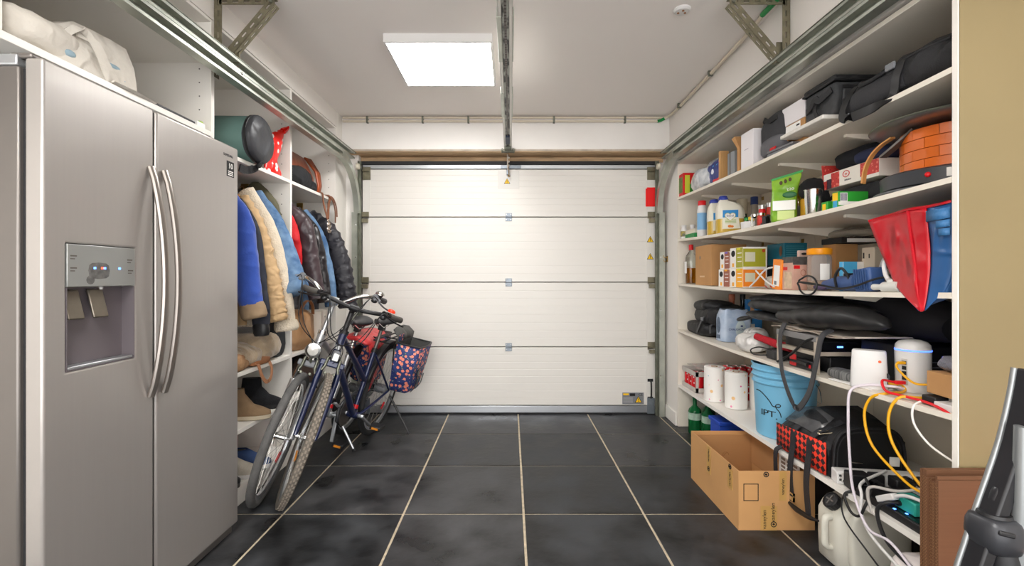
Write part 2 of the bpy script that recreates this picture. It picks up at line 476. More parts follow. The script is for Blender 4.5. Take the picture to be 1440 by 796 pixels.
# handle, plates and stickers on the door
hx = 1.205
g = G().tube(cr([(hx, YD - 0.004, 0.145), (hx, YD - 0.035, 0.155), (hx, YD - 0.035, 0.275), (hx, YD - 0.004, 0.285)], 4), 0.007, 8)
g.box(hx - 0.024, hx + 0.024, YD - 0.009, YD - 0.004, 0.125, 0.15).box(hx - 0.024, hx + 0.024, YD - 0.009, YD - 0.004, 0.28, 0.305)
obj('pull_handle', g, m_black, door, bevel=0.002, label='black pull handle low on the door edge')
def tri_sign(cx, cz, s, y, parent):
    t = G().prism([(cx - s, cz - s * 0.85), (cx + s, cz - s * 0.85), (cx, cz + s * 0.95)], y - 0.0015, y, 'y')
    a = obj('warning_triangle', t, m_ink, parent)
    k = 0.78
    obj('yellow_field', G().prism([(cx - s * k, cz - s * 0.72), (cx + s * k, cz - s * 0.72), (cx, cz + s * 0.72)], y - 0.0025, y - 0.0012, 'y'), m_yel, a)
    obj('symbol', G().box(cx - s * .08, cx + s * .08, y - 0.0032, y - 0.002, cz - s * .2, cz + s * .35).box(cx - s * .09, cx + s * .09, y - 0.0032, y - 0.002, cz - s * .55, cz - s * .36), m_ink, a)
tri_sign(1.205, 1.508, 0.030, YD - 0.0045, door)
tri_sign(1.205, 1.360, 0.030, YD - 0.0045, door)
cp = obj('clear_plate', G().box(-0.11, 0.075, YD - 0.002, YD - 0.0005, 1.945, 2.10), mat('clear_sticker', 'D6D3CD', 0.25, var=0.02), door)
tri_sign(-0.03, 2.01, 0.027, YD - 0.0025, cp)
pl = obj('rating_plate', G().box(0.965, 1.15, YD - 0.003, YD - 0.0005, 0.085, 0.185), mat('plate_grey', '7B7C80', 0.5), door, bevel=0.001)
obj('plate_header', G().box(1.03, 1.075, YD - 0.004, YD - 0.002, 0.155, 0.178), m_ink, pl)
text('CE', 0.03, (1.122, YD - 0.004, 0.167), '-y', m_ink, pl)
obj('yellow_name_strip', G().box(0.972, 1.02, YD - 0.004, YD - 0.002, 0.163, 0.178), m_yel, pl)
g = G()
for i in range(5): g.box(0.972, 1.055, YD - 0.004, YD - 0.002, 0.10 + i * 0.010, 0.103 + i * 0.010)
obj('small_print', g, mat('pale_print', 'B9B9B9', 0.6), pl)
tri_sign(1.103, 0.125, 0.031, YD - 0.0035, pl)
rn = single('paper_note', 'plain red paper note stuck to the top right of the garage door', 'note',
            G().box(1.165, 1.245, YD - 0.009, YD - 0.0065, 1.79, 1.945).box(1.175, 1.245, YD - 0.0095, YD - 0.0085, 1.93, 1.955), mat('red_note', 'F01212', 0.6), loc=(1.2, YD - 0.0065, 1.79))

# ---------------------------------------------------------------- door tracks
def channel_profile():
    t = 0.003
    def c(z0, z1):   # open C, mouth to +x
        d = 0.045
        return [(0, z0), (d, z0), (d, z0 + 0.012), (d - t, z0 + 0.012), (d - t, z0 + t), (t, z0 + t), (t, z1 - t), (d - t, z1 - t), (d - t, z1 - 0.012), (d, z1 - 0.012), (d, z1), (0, z1)]
    return c
def track(side, X):
    t = thing('door_track', ('galvanised double door track running under the %s' % ('left wall fascia above the wardrobe' if side < 0 else 'right wall above the storage shelving')), 'track', (X, 3.6, 0), group=None)
    c = channel_profile()
    y0, y1 = 0.6, 3.60
    for nm, z0, z1 in (('lower_channel', 2.095, 2.150), ('upper_channel', 2.152, 2.207)):
        pr = [((-side) * (x - 0.022), z) for x, z in c(z0, z1)]
        obj(nm, G().prism(pr, y0 - 3.6, (y1 if nm == 'lower_channel' else 3.86) - 3.6, 'y'), m_galv, t, sharp=20)
    obj('angle_iron', G().box(-0.024, 0.024, y0 - 3.6, 3.9 - 3.6, 2.209, 2.213).box(side * 0.024, side * 0.02, y0 - 3.6, 3.9 - 3.6, 2.213, 2.235), m_galvd, t)
    # curve down to the vertical run
    pts = []
    rr = 0.40
    for i in range(13):
        a = RAD(90) * i / 12
        pts.append((0, 0.0 + rr * math.sin(a) - 0.005, 2.122 - rr * (1 - math.cos(a))))
    sec = [(-0.027, -0.022), (0.027, -0.022), (0.027, -0.016), (-0.021, -0.016), (-0.021, 0.016), (0.027, 0.016), (0.027, 0.022), (-0.027, 0.022)]
    obj('curved_channel', G().tube(pts, 1.0, sec=sec, up=[(0, math.sin(RAD(90) * i / 12), math.cos(RAD(90) * i / 12)) for i in range(13)]), m_galv, t, sharp=25)
    yv = 0.395
    pv = [((-side) * (x - 0.022) + side * 0.018, y) for x, y in [(0, yv - 0.027), (0.045, yv - 0.027), (0.045, yv - 0.02), (0.003, yv - 0.02), (0.003, yv + 0.024), (0.045, yv + 0.024), (0.045, yv + 0.027), (0, yv + 0.027)]]
    obj('vertical_channel', G().prism(pv, 0.0, 1.73, 'z'), m_galv, t, sharp=20)
    xs0 = -side * 0.006
    g = G().box(min(xs0, xs0 - side * 0.022), max(xs0, xs0 - side * 0.022), 0.41, 0.416, 0.0, 2.17).box(min(xs0, xs0 - side * .004), max(xs0, xs0 - side * .004), 0.38, 0.41, 0.0, 2.17)
    obj('vertical_angle', g, m_galvd, t)
    g = G()
    for z in (0.35, 0.9, 1.35, 1.62): g.lathe([(0, 0), (0.008, 0), (0.006, -0.006), (0, -0.007)], 6, (side * 0.006, yv - 0.027, z), 'y')
    obj('bolt', g, m_chrome, t)
    # roller at the top of the bend
    obj('roller', G().lathe([(0, -0.012), (0.024, -0.012), (0.026, 0), (0.024, 0.012), (0, 0.012)], 16, (-side * 0.035, 0.30, 2.10), 'x'), mat('roller_nylon', 'D9D2BE', 0.5), t)
    g = G()
    for y in (-1.36, -0.55, -2.1):
        g.lathe([(0, 0), (0.007, 0), (0.005, 0.006), (0, 0.007)], 6, (-side * 0.024, y, 2.15), 'x')
    obj('track_bolt', g, m_chrome, t)
    return t
track(-1, -1.302)
track(1, 1.262)

def slotted(g, p, q, w, side, pitch=0.05, slot=0.028, th=0.003, slotw=0.009):
    """a strip of perforated angle: two rails and bridges between the slots"""
    p, q = Vector(p), Vector(q); d = q - p; L = d.length; d.normalize(); s = Vector(side).normalized()
    nrm = d.cross(s)
    e = (w - slotw) / 2
    for sg in (-1, 1):
        off = s * sg * (slotw / 2 + e / 2)
        g.bar(p + off, q + off, e, th, nrm)
    n = max(2, int(L / pitch)); st = L / n
    for i in range(n + 1):
        a = max(0, i * st - (st - slot) / 2); b = min(L, i * st + (st - slot) / 2)
        g.bar(p + d * a, p + d * b, slotw, th, nrm)
def hang_bracket(sd):
    Y = 2.24
    xw = (XL + 0.004) if sd < 0 else (XR - 0.004); k = -sd
    t = thing('track_bracket', 'perforated steel triangle bracket under the ceiling holding the %s track' % ('wardrobe side' if sd < 0 else 'shelving side'), 'bracket', (xw, Y, 2.1))
    xt = xw + k * 0.285
    g = G(); slotted(g, (xw + k * 0.018, Y - 0.016, 2.20), (xw + k * 0.018, Y - 0.016, 2.505), 0.034, (1, 0, 0)); slotted(g, (xw, Y, 2.13), (xw, Y, 2.505), 0.034, (0, 1, 0))
    obj('upright', g, m_brack, t, w=True)
    g = G(); slotted(g, (xw + k * 0.02, Y - 0.016, 2.485), (xt, Y - 0.016, 2.485), 0.03, (0, 0, 1)); g.box(xw, xt, Y - 0.016, Y + 0.016, 2.502, 2.506)
    obj('top_arm', g, m_brack, t, w=True)
    g = G(); slotted(g, (xw + k * 0.05, Y - 0.022, 2.215), (xt - k * 0.01, Y - 0.022, 2.48), 0.036, (-k * 0.75, 0, 0.66)); 
    dd = (Vector((xt - k * 0.01, 0, 2.48)) - Vector((xw + k * 0.05, 0, 2.215))).normalized()
    slotted(g, (xw + k * 0.062, Y - 0.005, 2.198), (xt + k * 0.008, Y - 0.005, 2.468), 0.034, (0, 1, 0))
    obj('diagonal_brace', g, m_brack, t, w=True)
    g = G()
    for x, z in ((xt - k * 0.015, 2.482), (xw + k * 0.05, 2.22)): g.lathe([(0, 0), (0.011, 0), (0.009, -0.008), (0, -0.009)], 6, (x, Y - 0.025, z), 'y')
    obj('bolt', g, m_galvd, t, w=True)
    obj('hanger_plate', G().box(xw + k * 0.09 - 0.02, xw + k * 0.09 + 0.02, Y - 0.002, Y + 0.002, 2.20, 2.27) if sd < 0 else G().box(xw - 0.055, xw - 0.02, Y - 0.002, Y + 0.002, 2.20, 2.30), m_brack, t, w=True)
hang_bracket(-1); hang_bracket(1)

# ---------------------------------------------------------------- opener rail
rail = thing('opener_rail', 'steel garage door opener rail hung down the middle of the ceiling', 'rail', (-0.022, 3.86, 2.24))
m_railw = mat('rail_pale', 'D8D6D0', 0.4, 0.5, var=0.1)
g = G()
for s in (-1, 1):
    g.box(s * 0.016, s * 0.031, -3.4, 0.0, 0.0, 0.003).box(s * 0.028, s * 0.031, -3.4, 0.0, 0.0, 0.032)
obj('channel', g.box(-0.031, 0.031, -3.4, 0.0, 0.032, 0.036), m_railw, rail, bevel=0.001)
obj('inner_plate', G().box(-0.015, 0.015, -3.4, 0.0, 0.012, 0.016), mat('greasy_plate', 'A9ABA4', 0.4, 0.6, var=0.6, vs=16, stretch=(2, 0.6, 1), col2='3A3A3A', lo=0.45, hi=0.55), rail)
g = G()
for i in range(90): g.box(-0.005, 0.005, -2.2 + i * 0.024 - 0.009, -2.2 + i * 0.024 + 0.009, 0.005, 0.010)
obj('drive_chain', g, m_steeld, rail, kind='stuff')
for y in (-1.75, -0.95):
    obj('rail_clamp', G().box(-0.036, -0.03, y - 0.2, y + 0.2, -0.001, 0.04).box(0.03, 0.036, y - 0.2, y + 0.2, -0.001, 0.04).box(-0.036, -0.016, y - 0.2, y + 0.2, -0.003, 0), m_galv, rail, bevel=0.001)
obj('ceiling_strap', G().box(-0.02, 0.02, -1.76, -1.73, 0.036, CEIL - 2.24), m_galv, rail)
g = G().box(-0.055, 0.055, 0.0, 0.055, -0.025, -0.018).box(-0.03, 0.03, -0.05, 0.055, -0.018, 0.0)
for s in (-1, 1): g.lathe([(0, 0), (0.012, 0), (0.01, -0.012), (0, -0.014)], 8, (s * 0.045, 0.0, -0.012), 'y')
obj('end_bracket', g, m_galvd, rail, bevel=0.002)
obj('carriage', G().box(-0.017, 0.017, -0.32, -0.13, -0.006, 0.012), mat('dark_blue_plastic', '1F2F49', 0.4), rail, bevel=0.004)
arm = thing('opener_linkage', 'thin jointed steel arm and cord linking opener rail to door top', 'arm', (-0.024, YD - 0.03, 2.05))
g = G().bar((-0.024, 3.96, 2.215), (-0.024, YD - 0.03, 2.075), 0.012, 0.008)
for i in range(4): g.ell((-0.018, 3.97 + i * 0.018, 2.19 - i * 0.028), (0.011, 0.008, 0.009), 8, 6)
obj('link', g, m_railw, arm, w=True)
obj('bracket', G().box(-0.09, 0.09, YD - 0.011, YD - 0.007, 2.118, 2.145).box(-0.034, -0.014, YD - 0.045, YD - 0.007, 2.06, 2.10), m_plate, arm, w=True, bevel=0.002)
obj('pull_cord', G().tube(cr([(-0.024, 3.90, 2.24), (-0.023, 3.95, 2.2), (-0.02, 4.0, 2.1), (-0.015, 4.01, 2.05)], 4), 0.003, 6).ell((-0.014, 4.01, 2.045), (0.012, 0.01, 0.008), 8, 6), mat('bronze_cord', '8D7350', 0.5), arm, w=True)

# ---------------------------------------------------------------- lamps
def lamp(Xc, Yc, s, md, label):
    t = thing('ceiling_light', label, 'light', (Xc, Yc, CEIL))
    h = s / 2; d = 0.048
    g = G().box(-h, h, -h, -h + 0.012, -d, 0).box(-h, h, h - 0.012, h, -d, 0).box(-h, -h + 0.012, -h + 0.012, h - 0.012, -d, 0).box(h - 0.012, h, -h + 0.012, h - 0.012, -d, 0)
    obj('frame', g, m_white, t)
    obj('diffuser', G().box(-h + 0.012, h - 0.012, -h + 0.012, h - 0.012, -d + 0.002, -d + 0.012), md, t)
    return t
lamp(-0.40, 2.88, 0.60, m_lamp, 'lit square white led panel on the ceiling left of the rail')
lamp(-0.40, -0.05, 0.60, m_lampb, 'square white led fill panel on the ceiling, unseen behind the viewpoint')  # unseen panel put behind the camera for fill light

# ---------------------------------------------------------------- small fixtures
m_pipe = mat('cream_conduit', 'D8CDBA', 0.5)
m_green = mat('green_conduit_joint', '0F8F45', 0.5)
def clips(pts, parent, dirv):
    g = G()
    for p in pts:
        g.obox(p, (0.014, 0.014, 0.03) if dirv == 'x' else (0.03, 0.014, 0.02))
    return obj('pipe_clip', g, m_galvd, parent)
c1 = thing('conduit', 'pair of pale conduits along the top edge of the header wall', 'pipe', (0, YH, 2.49))
obj('upper_pipe', G().tube([(XL + 0.01, YH - 0.014, 2.505), (1.27, YH - 0.014, 2.505)], 0.0095, 8), m_pipe, c1, w=True)
obj('lower_pipe', G().tube([(XL + 0.01, YH - 0.014, 2.476), (1.22, YH - 0.014, 2.476)], 0.0095, 8), m_pipe, c1, w=True)
for x in (-1.19, -0.73, -0.35, 0.36, 0.95): obj('pipe_clip', G().box(x - 0.008, x + 0.008, YH - 0.026, YH, 2.462, 2.517), m_galvd, c1, w=True, bevel=0.001)
obj('joint', G().tube([(1.22, YH - 0.014, 2.476), (1.245, YH - 0.016, 2.482), (1.275, YH - 0.03, 2.495)], 0.012, 8), m_green, c1, w=True, label='bright green pipe joint')
c2 = thing('conduit', 'pale conduit following the corner of ceiling and right wall', 'pipe', (XR, 3.0, 2.5))
obj('pipe', G().tube(cr([(1.275, YH - 0.03, 2.497), (1.305, 3.8, 2.50), (1.305, 3.5, 2.50), (1.29, 2.6, 2.503), (1.27, 2.36, 2.503)], 5), 0.0105, 8), m_pipe, c2, w=True)
obj('front_pipe', G().tube([(1.255, 2.14, 2.503), (1.255, 0.5, 2.503)], 0.0125, 8), m_pipe, c2, w=True)
obj('joint', G().tube([(1.27, 2.37, 2.503), (1.262, 2.25, 2.494), (1.255, 2.13, 2.503)], 0.013, 8), m_green, c2, w=True, label='bright green pipe joint')
for x, y in ((1.300, 3.62), (1.296, 3.05), (1.28, 2.52)): obj('pipe_clip', G().box(x - 0.014, x + 0.014, y - 0.008, y + 0.008, 2.485, 2.519), m_galvd, c2, w=True, bevel=0.002)
rose = thing('ceiling_rose', 'small round white cap screwed to the ceiling', 'cap', (0.857, 2.35, CEIL))
obj('cover', G().lathe([(0, 0), (0.042, 0), (0.042, -0.006), (0.034, -0.014), (0.0, -0.016)], 20), m_white, rose)
g = G()
for x, y in ((-0.017, 0.006), (0.016, 0.004), (0.0, -0.016)): g.lathe([(0, -0.012), (0.006, -0.012), (0.006, -0.018), (0, -0.018)], 8, (x, y, 0))
obj('screw', g, mat('cap_screw', '9B6B4A', 0.5), rose)
hk = thing('wall_hook', 'small brass coat hook on white wall beside garage door', 'hook', (XR, 3.97, 1.33))
m_brass = mat('brass', 'A88A4E', 0.35, 0.8)
obj('plate', G().box(-0.006, -0.0005, -0.016, 0.016, -0.02, 0.03), m_brass, hk, bevel=0.002)
obj('prong', G().tube(cr([(-0.005, 0, 0.015), (-0.03, 0, 0.018), (-0.035, 0, 0.035)], 4), 0.004, 6).tube(cr([(-0.005, 0, -0.005), (-0.025, 0, -0.02), (-0.032, 0, 0.0)], 4), 0.004, 6), m_brass, hk)
# ================================================================ wardrobe (left)
ward = thing('wardrobe', 'open white laminate wardrobe with three bays of shelves along the left wall', 'wardrobe', (-1.7, 2.4, 0))
def wbox(name, x0, x1, y0, y1, z0, z1, m=m_lam, bev=0.0015, **k):
    return obj(name, G().box(x0, x1, y0, y1, z0, z1), m, ward, w=True, bevel=bev, **k)
XB = -1.985
wbox('back_panel', -1.998, XB, 0.5, 3.80, 0.0, 2.392)
wbox('side_panel', XB, XL, 1.278, 1.300, 1.864, 2.392)
wbox('side_panel', XB, XL, 2.206, 2.230, 0.0, 2.392)
wbox('side_panel', XB, XL, 2.998, 3.022, 0.0, 2.392)
wbox('side_panel', XB, XL, 3.776, 3.799, 0.0, 2.392)
wbox('top_board', XB, XL - 0.002, 0.5, 3.776, 2.378, 2.392)
wbox('shelf', XB, XL, 0.5, 2.206, 1.840, 1.864)
wbox('shelf', XB, XL, 0.5, 2.206, 2.186, 2.206)
for (a, b) in ((2.230, 2.998), (3.022, 3.776)):
    wbox('shelf', XB, XL, a, b, 1.780, 1.801)
    wbox('shelf', XB, XL, a, b, 0.664, 0.686)
    wbox('shelf', XB, XL, a, b, 0.368, 0.390)
    wbox('shelf', XB, XL, a, b, 0.078, 0.100)
    wbox('plinth', XL - 0.02, XL, a, b, 0.0, 0.078)
    r = obj('clothes_rail', G().tube([(-1.69, a, 1.725), (-1.69, b, 1.725)], 0.0125, 10), m_chrome, ward, w=True)
    obj('rail_socket', G().box(-1.715, -1.665, b - 0.012, b, 1.70, 1.775), m_brass, r, w=True, bevel=0.002)
g = G()
for y in (2.2055, 2.9975, 3.7755):
    for k in range(24):
        for x in (XL - 0.055, XB + 0.05):
            z = 0.75 + k * 0.064
            if abs(z - 1.79) < 0.03: continue
            g.lathe([(0, 0), (0.0035, 0), (0.0035, -0.0007), (0, -0.0007)], 6, (x, y, z), 'y')
obj('peg_holes', g, m_steeld, ward, w=True, kind='stuff')

# ================================================================ refrigerator
fr = thing('refrigerator', 'tall stainless steel side by side refrigerator with two long curved handles', 'refrigerator', (-1.63, 1.72, 0))
FX = -1.261
m_cab = mat('fridge_side', '7A7571', 0.35, 0.6, var=0.06, vs=3)
obj('cabinet', G().box(-1.95, -1.332, 1.272, 2.172, 0.03, 1.755), m_cab, fr, w=True, bevel=0.006)
obj('gasket', G().box(-1.334, -1.310, 1.285, 2.16, 0.06, 1.75), m_rubber, fr, w=True)
obj('gap_shade_strip', G().box(-1.334, -1.270, 1.6608, 1.6722, 0.06, 1.765), m_rubber, fr, w=True)  # dark strip added to stand for the shade in the door gap
obj('top_trim', G().box(-1.95, -1.335, 1.270, 2.174, 1.7555, 1.786), m_alu, fr, w=True, bevel=0.004)
for a, b in ((1.275, 1.36), (2.08, 2.17)):
    obj('hinge_cover', G().box(-1.36, -1.30, a, b, 1.776, 1.792), m_cab, fr, w=True, bevel=0.006)
g = G().box(-1.93, -1.30, 1.29, 2.165, 0.0, 0.03).box(-1.315, -1.285, 1.29, 2.168, 0.006, 0.045)
obj('base_grille', g, m_cab, fr, w=True, bevel=0.004)
# near door with the dispenser recess
def door_with_recess(x0, x1, y, z, depth):
    g = G(); vs = {}
    def V(x, j, k):
        key = (x, j, k)
        if key not in vs: vs[key] = len(g.v); g.v.append(Vector((x, y[j], z[k])))
        return vs[key]
    for j in range(3):
        for k in range(3):
            if (j, k) != (1, 1): g.f.append([V(x1, j, k), V(x1, j + 1, k), V(x1, j + 1, k + 1), V(x1, j, k + 1)])
    xi = x1 - depth
    for (j0, k0, j1, k1) in ((1, 1, 2, 1), (2, 1, 2, 2), (2, 2, 1, 2), (1, 2, 1, 1)):
        g.f.append([V(x1, j0, k0), V(xi, j0, k0), V(xi, j1, k1), V(x1, j1, k1)])
    g.f.append([V(xi, 1, 1), V(xi, 2, 1), V(xi, 2, 2), V(xi, 1, 2)])
    g.f.append([V(x0, 0, 0), V(x0, 3, 0), V(x0, 3, 3), V(x0, 0, 3)])
    for k in range(1): pass
    g.f.append([V(x0, 0, 0), V(x0, 0, 3)] + [V(x1, 0, k) for k in (3, 2, 1, 0)])
    g.f.append([V(x0, 3, 0), V(x0, 3, 3)] + [V(x1, 3, k) for k in (3, 2, 1, 0)])
    g.f.append([V(x0, 0, 0), V(x0, 3, 0)] + [V(x1, j, 0) for j in (3, 2, 1, 0)])
    g.f.append([V(x0, 0, 3), V(x0, 3, 3)] + [V(x1, j, 3) for j in (3, 2, 1, 0)])
    return g
dy = [1.267, 1.334, 1.579, 1.6605]; dz = [0.05, 0.910, 1.278, 1.773]
d1 = obj('freezer_door', door_with_recess(-1.311, FX, dy, dz, 0.045), m_steel, fr, w=True, bevel=0.007, seg=3)
d2 = obj('fridge_door', G().box(-1.311, FX, 1.6725, 2.177, 0.05, 1.773), m_steel, fr, w=True, bevel=0.009, seg=3)
def handle(yc, par):
    n = 18; pts = []
    for i in range(n + 1):
        t = i / n; z = 0.765 + (1.565 - 0.765) * t
        pts.append((FX + 0.006 + 0.052 * math.sin(math.pi * t) ** 0.75, yc, z))
    sec = [(0.014 * math.cos(a) * (1 if abs(math.cos(a)) < .8 else 1), 0.011 * math.sin(a)) for a in [2 * math.pi * j / 10 for j in range(10)]]
    obj('handle', G().tube(pts, 1.0, sec=sec, up=(0, 1, 0)), mat('handle_steel', '9E9791', 0.3, 0.85, stretch=(30, 30, 1)), par, w=True)
handle(1.640, d1); handle(1.705, d2)
m_rec = mat('recess_plastic', '6B6468', 0.35, 0.2)
g = G().box(FX - 0.045, FX - 0.042, 1.336, 1.577, 0.912, 1.150)
g.box(FX - 0.045, FX - 0.001, 1.575, 1.578, 0.912, 1.150).box(FX - 0.045, FX - 0.001, 1.335, 1.338, 0.912, 1.150).box(FX - 0.045, FX - 0.001, 1.336, 1.577, 0.9105, 0.914)
rc = obj('dispenser_recess', g, m_rec, d1, w=True)
obj('drip_tray', G().box(FX - 0.04, FX - 0.002, 1.342, 1.572, 0.914, 0.922), m_alu, rc, w=True, bevel=0.002)
m_pad = mat('paddle_steel', '8C8478', 0.3, 0.8, var=0.3, vs=10)
for y in (1.352, 1.435): obj('paddle', G().obox((FX - 0.022, y + 0.025, 1.10), (0.008, 0.052, 0.09), (0, RAD(-14), 0)), m_pad, rc, w=True, bevel=0.003)
cpn = obj('control_panel', G().box(FX - 0.045, FX + 0.0012, 1.336, 1.577, 1.152, 1.276), mat('panel_grey', '9EA09E', 0.3, 0.5, var=0.05), d1, w=True, bevel=0.002)
obj('worn_patch', blob((FX + 0.0012, 1.44, 1.175), (0.0012, 0.075, 0.05), amp=0.0, n=12, m=6).merge(G().ell((FX + 0.001, 1.41, 1.172), (0.0008, 0.016, 0.014), 8, 6)), mat('worn_print', '6C6A68', 0.6, var=0.5, vs=60), cpn, w=True)
m_blue_led = mat('blue_indicator', (70, 120, 255), 0.3, emit=2.5); m_red_led = mat('red_indicator', (255, 60, 40), 0.3, emit=2.5)
for y, mm in ((1.42, m_blue_led), (1.455, m_blue_led), (1.51, m_blue_led), (1.446, m_red_led)):
    obj('indicator', G().box(FX + 0.001, FX + 0.002, y, y + 0.008, 1.205, 1.211), mm, cpn, w=True)
g = G()
for y, z in ((1.345, 1.24), (1.345, 1.205), (1.545, 1.235), (1.548, 1.20)): g.box(FX + 0.001, FX + 0.0018, y, y + 0.02, z, z + 0.004).box(FX + 0.001, FX + 0.0018, y, y + 0.014, z - 0.008, z - 0.005)
obj('small_print', g, m_steeld, cpn, w=True)
obj('nozzle', G().lathe([(0, 0), (0.005, 0), (0.006, 0.012), (0, 0.012)], 8, (FX - 0.02, 1.47, 1.142)), m_white, rc, w=True)
text('SAMSUNG', 0.0165, (FX + 0.0006, 2.100, 1.724), '+x', mat('grey_lettering', '59575A', 0.4, 0.6), d2, sx=0.95)
bd = obj('badge', G().box(FX, FX + 0.001, 2.088, 2.142, 1.632, 1.700), m_ink, d2, w=True)
text('10', 0.034, (FX + 0.0014, 2.115, 1.678), '+x', m_paper, bd)
g = G()
for i, wd_ in enumerate((0.040, 0.034, 0.038)): g.box(FX + 0.001, FX + 0.0016, 2.115 - wd_ / 2, 2.115 + wd_ / 2, 1.637 + i * 0.008, 1.641 + i * 0.008)
obj('small_print', g, m_paper, bd, w=True)

# ---------------------------------------------------------------- things on the wardrobe shelves
m_tote = mat('cream_canvas', 'DCD6CC', 0.85, var=0.15, vs=10, bump=0.3, bs=45, fold=(12, 0.5))
tote = thing('tote_bag', 'crumpled cream canvas bag with faint blue print lying above the refrigerator', 'bag', (-1.55, 1.55, 1.864))
g = blob((-1.56, 1.45, 1.864), (0.28, 0.34, 0.125), e=0.7, amp=0.03, fr=11, seed=3, n=40, m=24)
rings = []
for y, h_, xa in ((1.44, 0.05, -1.44), (1.50, 0.12, -1.43), (1.56, 0.165, -1.425), (1.63, 0.170, -1.42), (1.70, 0.172, -1.418), (1.765, 0.170, -1.418), (1.785, 0.150, -1.42), (1.79, 0.06, -1.425)):
    rings.append([(xa, y, 1.8645), (xa - 0.004, y, 1.8645 + h_ * .35), (xa - 0.012, y, 1.8645 + h_ * .7), (xa - 0.03, y, 1.8645 + h_), (xa - 0.11, y, 1.8645 + h_ * 1.0), (xa - 0.20, y, 1.8645 + h_ * .9), (xa - 0.24, y, 1.8645 + h_ * .4), (xa - 0.24, y, 1.8645)])
g.merge(G().loft(rings).wrinkle(0.010, 14, 5, 0.7, floor=1.8645))
obj('body', g, m_tote, tote, w=True, sharp=45)
hp = cr([(-1.43, 1.50, 1.95), (-1.418, 1.53, 1.99), (-1.415, 1.57, 1.995), (-1.412, 1.61, 1.95), (-1.412, 1.645, 1.885), (-1.412, 1.66, 1.867)], 5)
obj('strap', G().strap(hp, 0.022, 0.004, (0.3, 0.9, 0.2)), m_tote, tote, w=True)
hp = cr([(-1.43, 1.55, 1.985), (-1.412, 1.60, 1.975), (-1.41, 1.64, 1.925), (-1.412, 1.69, 1.868)], 5)
obj('strap', G().strap(hp, 0.022, 0.004, (0.3, 0.9, 0.2)), m_tote, tote, w=True)
m_blueprint = mat('faded_blue_print', 'A3BDCB', 0.85, var=0.3, vs=20)
for (y, z, sy, sz) in ((1.52, 1.905, .05, .022), (1.69, 1.935, .10, .022), (1.73, 1.90, .05, .028)):
    g = G().ell((-1.43, y, z), (0.010, sy / 2, sz / 2), 12, 6); obj('print', g.wrinkle(0.004, 30, 2), m_blueprint, tote, w=True)
g = G().tube(cr([(-1.415, 1.66, 1.872), (-1.412, 1.75, 1.869), (-1.411, 1.86, 1.8685)], 5), [0.02, 0.026, 0.014], 8, asp=0.22, up=(1, 0, 0))
obj('flap', g, m_tote, tote, w=True)
tb = thing('tablet', 'flat black tablet lying on the shelf edge above the refrigerator', 'tablet', (-1.50, 1.985, 1.864))
obj('body', G().box(-1.57, -1.408, 1.865, 2.10, 1.8645, 1.875), m_black, tb, w=True, bevel=0.003)
obj('screen', G().box(-1.565, -1.415, 1.87, 2.095, 1.875, 1.8765), mat('dull_screen', '6A655C', 0.3), tb, w=True)
pk = thing('paper_packet', 'small white packet with a green tip at the end of the refrigerator shelf', 'packet', (-1.42, 2.15, 1.864))
obj('packet', G().box(-1.45, -1.412, 2.12, 2.175, 1.8645, 1.888).wrinkle(0.004, 40, 2), m_paper, pk, w=True, bevel=0.003)
obj('tip', G().ell((-1.43, 2.165, 1.893), (0.012, 0.016, 0.007), 8, 6), mat('leaf_green', 'A6C84A', 0.6), pk, w=True)

# teal roll bag
tr = thing('roll_bag', 'teal cylindrical roll bag with black end standing out over the refrigerator', 'bag', (-1.62, 2.55, 1.801))
m_teal = mat('teal_nylon', '63827C', 0.6, var=0.15, vs=5, bump=0.15, bs=25, fold=(5, 0.15))
g = G().lathe([(0, -0.35), (0.118, -0.35), (0.124, -0.33), (0.124, 0.0), (0.123, 0.225)], 28, (-1.60, 2.55, 1.926), 'x')
obj('body', g.wrinkle(0.005, 14, 1), m_teal, tr, w=True, sharp=50)
g = G().lathe([(0.1235, 0.21), (0.126, 0.215), (0.126, 0.245), (0.118, 0.256), (0.06, 0.262), (0.0, 0.258)], 28, (-1.60, 2.55, 1.926), 'x')
obj('end_cap', g.wrinkle(0.006, 16, 4), mat('charcoal_nylon', '3A3B3F', 0.45, var=0.2, vs=8, bump=0.2, bs=25, fold=(6, 0.4)), tr, w=True, sharp=50)
g = G().lathe([(0.124, 0.22), (0.129, 0.222), (0.129, 0.232), (0.124, 0.234)], 28, (-1.60, 2.55, 1.926), 'x')
obj('piping', g, m_black, tr, w=True)
g = G().strap(cr([(-1.355, 2.54, 1.80), (-1.375, 2.53, 1.77), (-1.385, 2.50, 1.752), (-1.39, 2.46, 1.742), (-1.395, 2.42, 1.745)], 5), 0.04, 0.008, (0.2, 0.5, 0.8))
g.tube([(-1.352, 2.55, 1.805), (-1.36, 2.535, 1.775)], 0.011, 6)
obj('strap', g, m_nylon, tr, w=True)

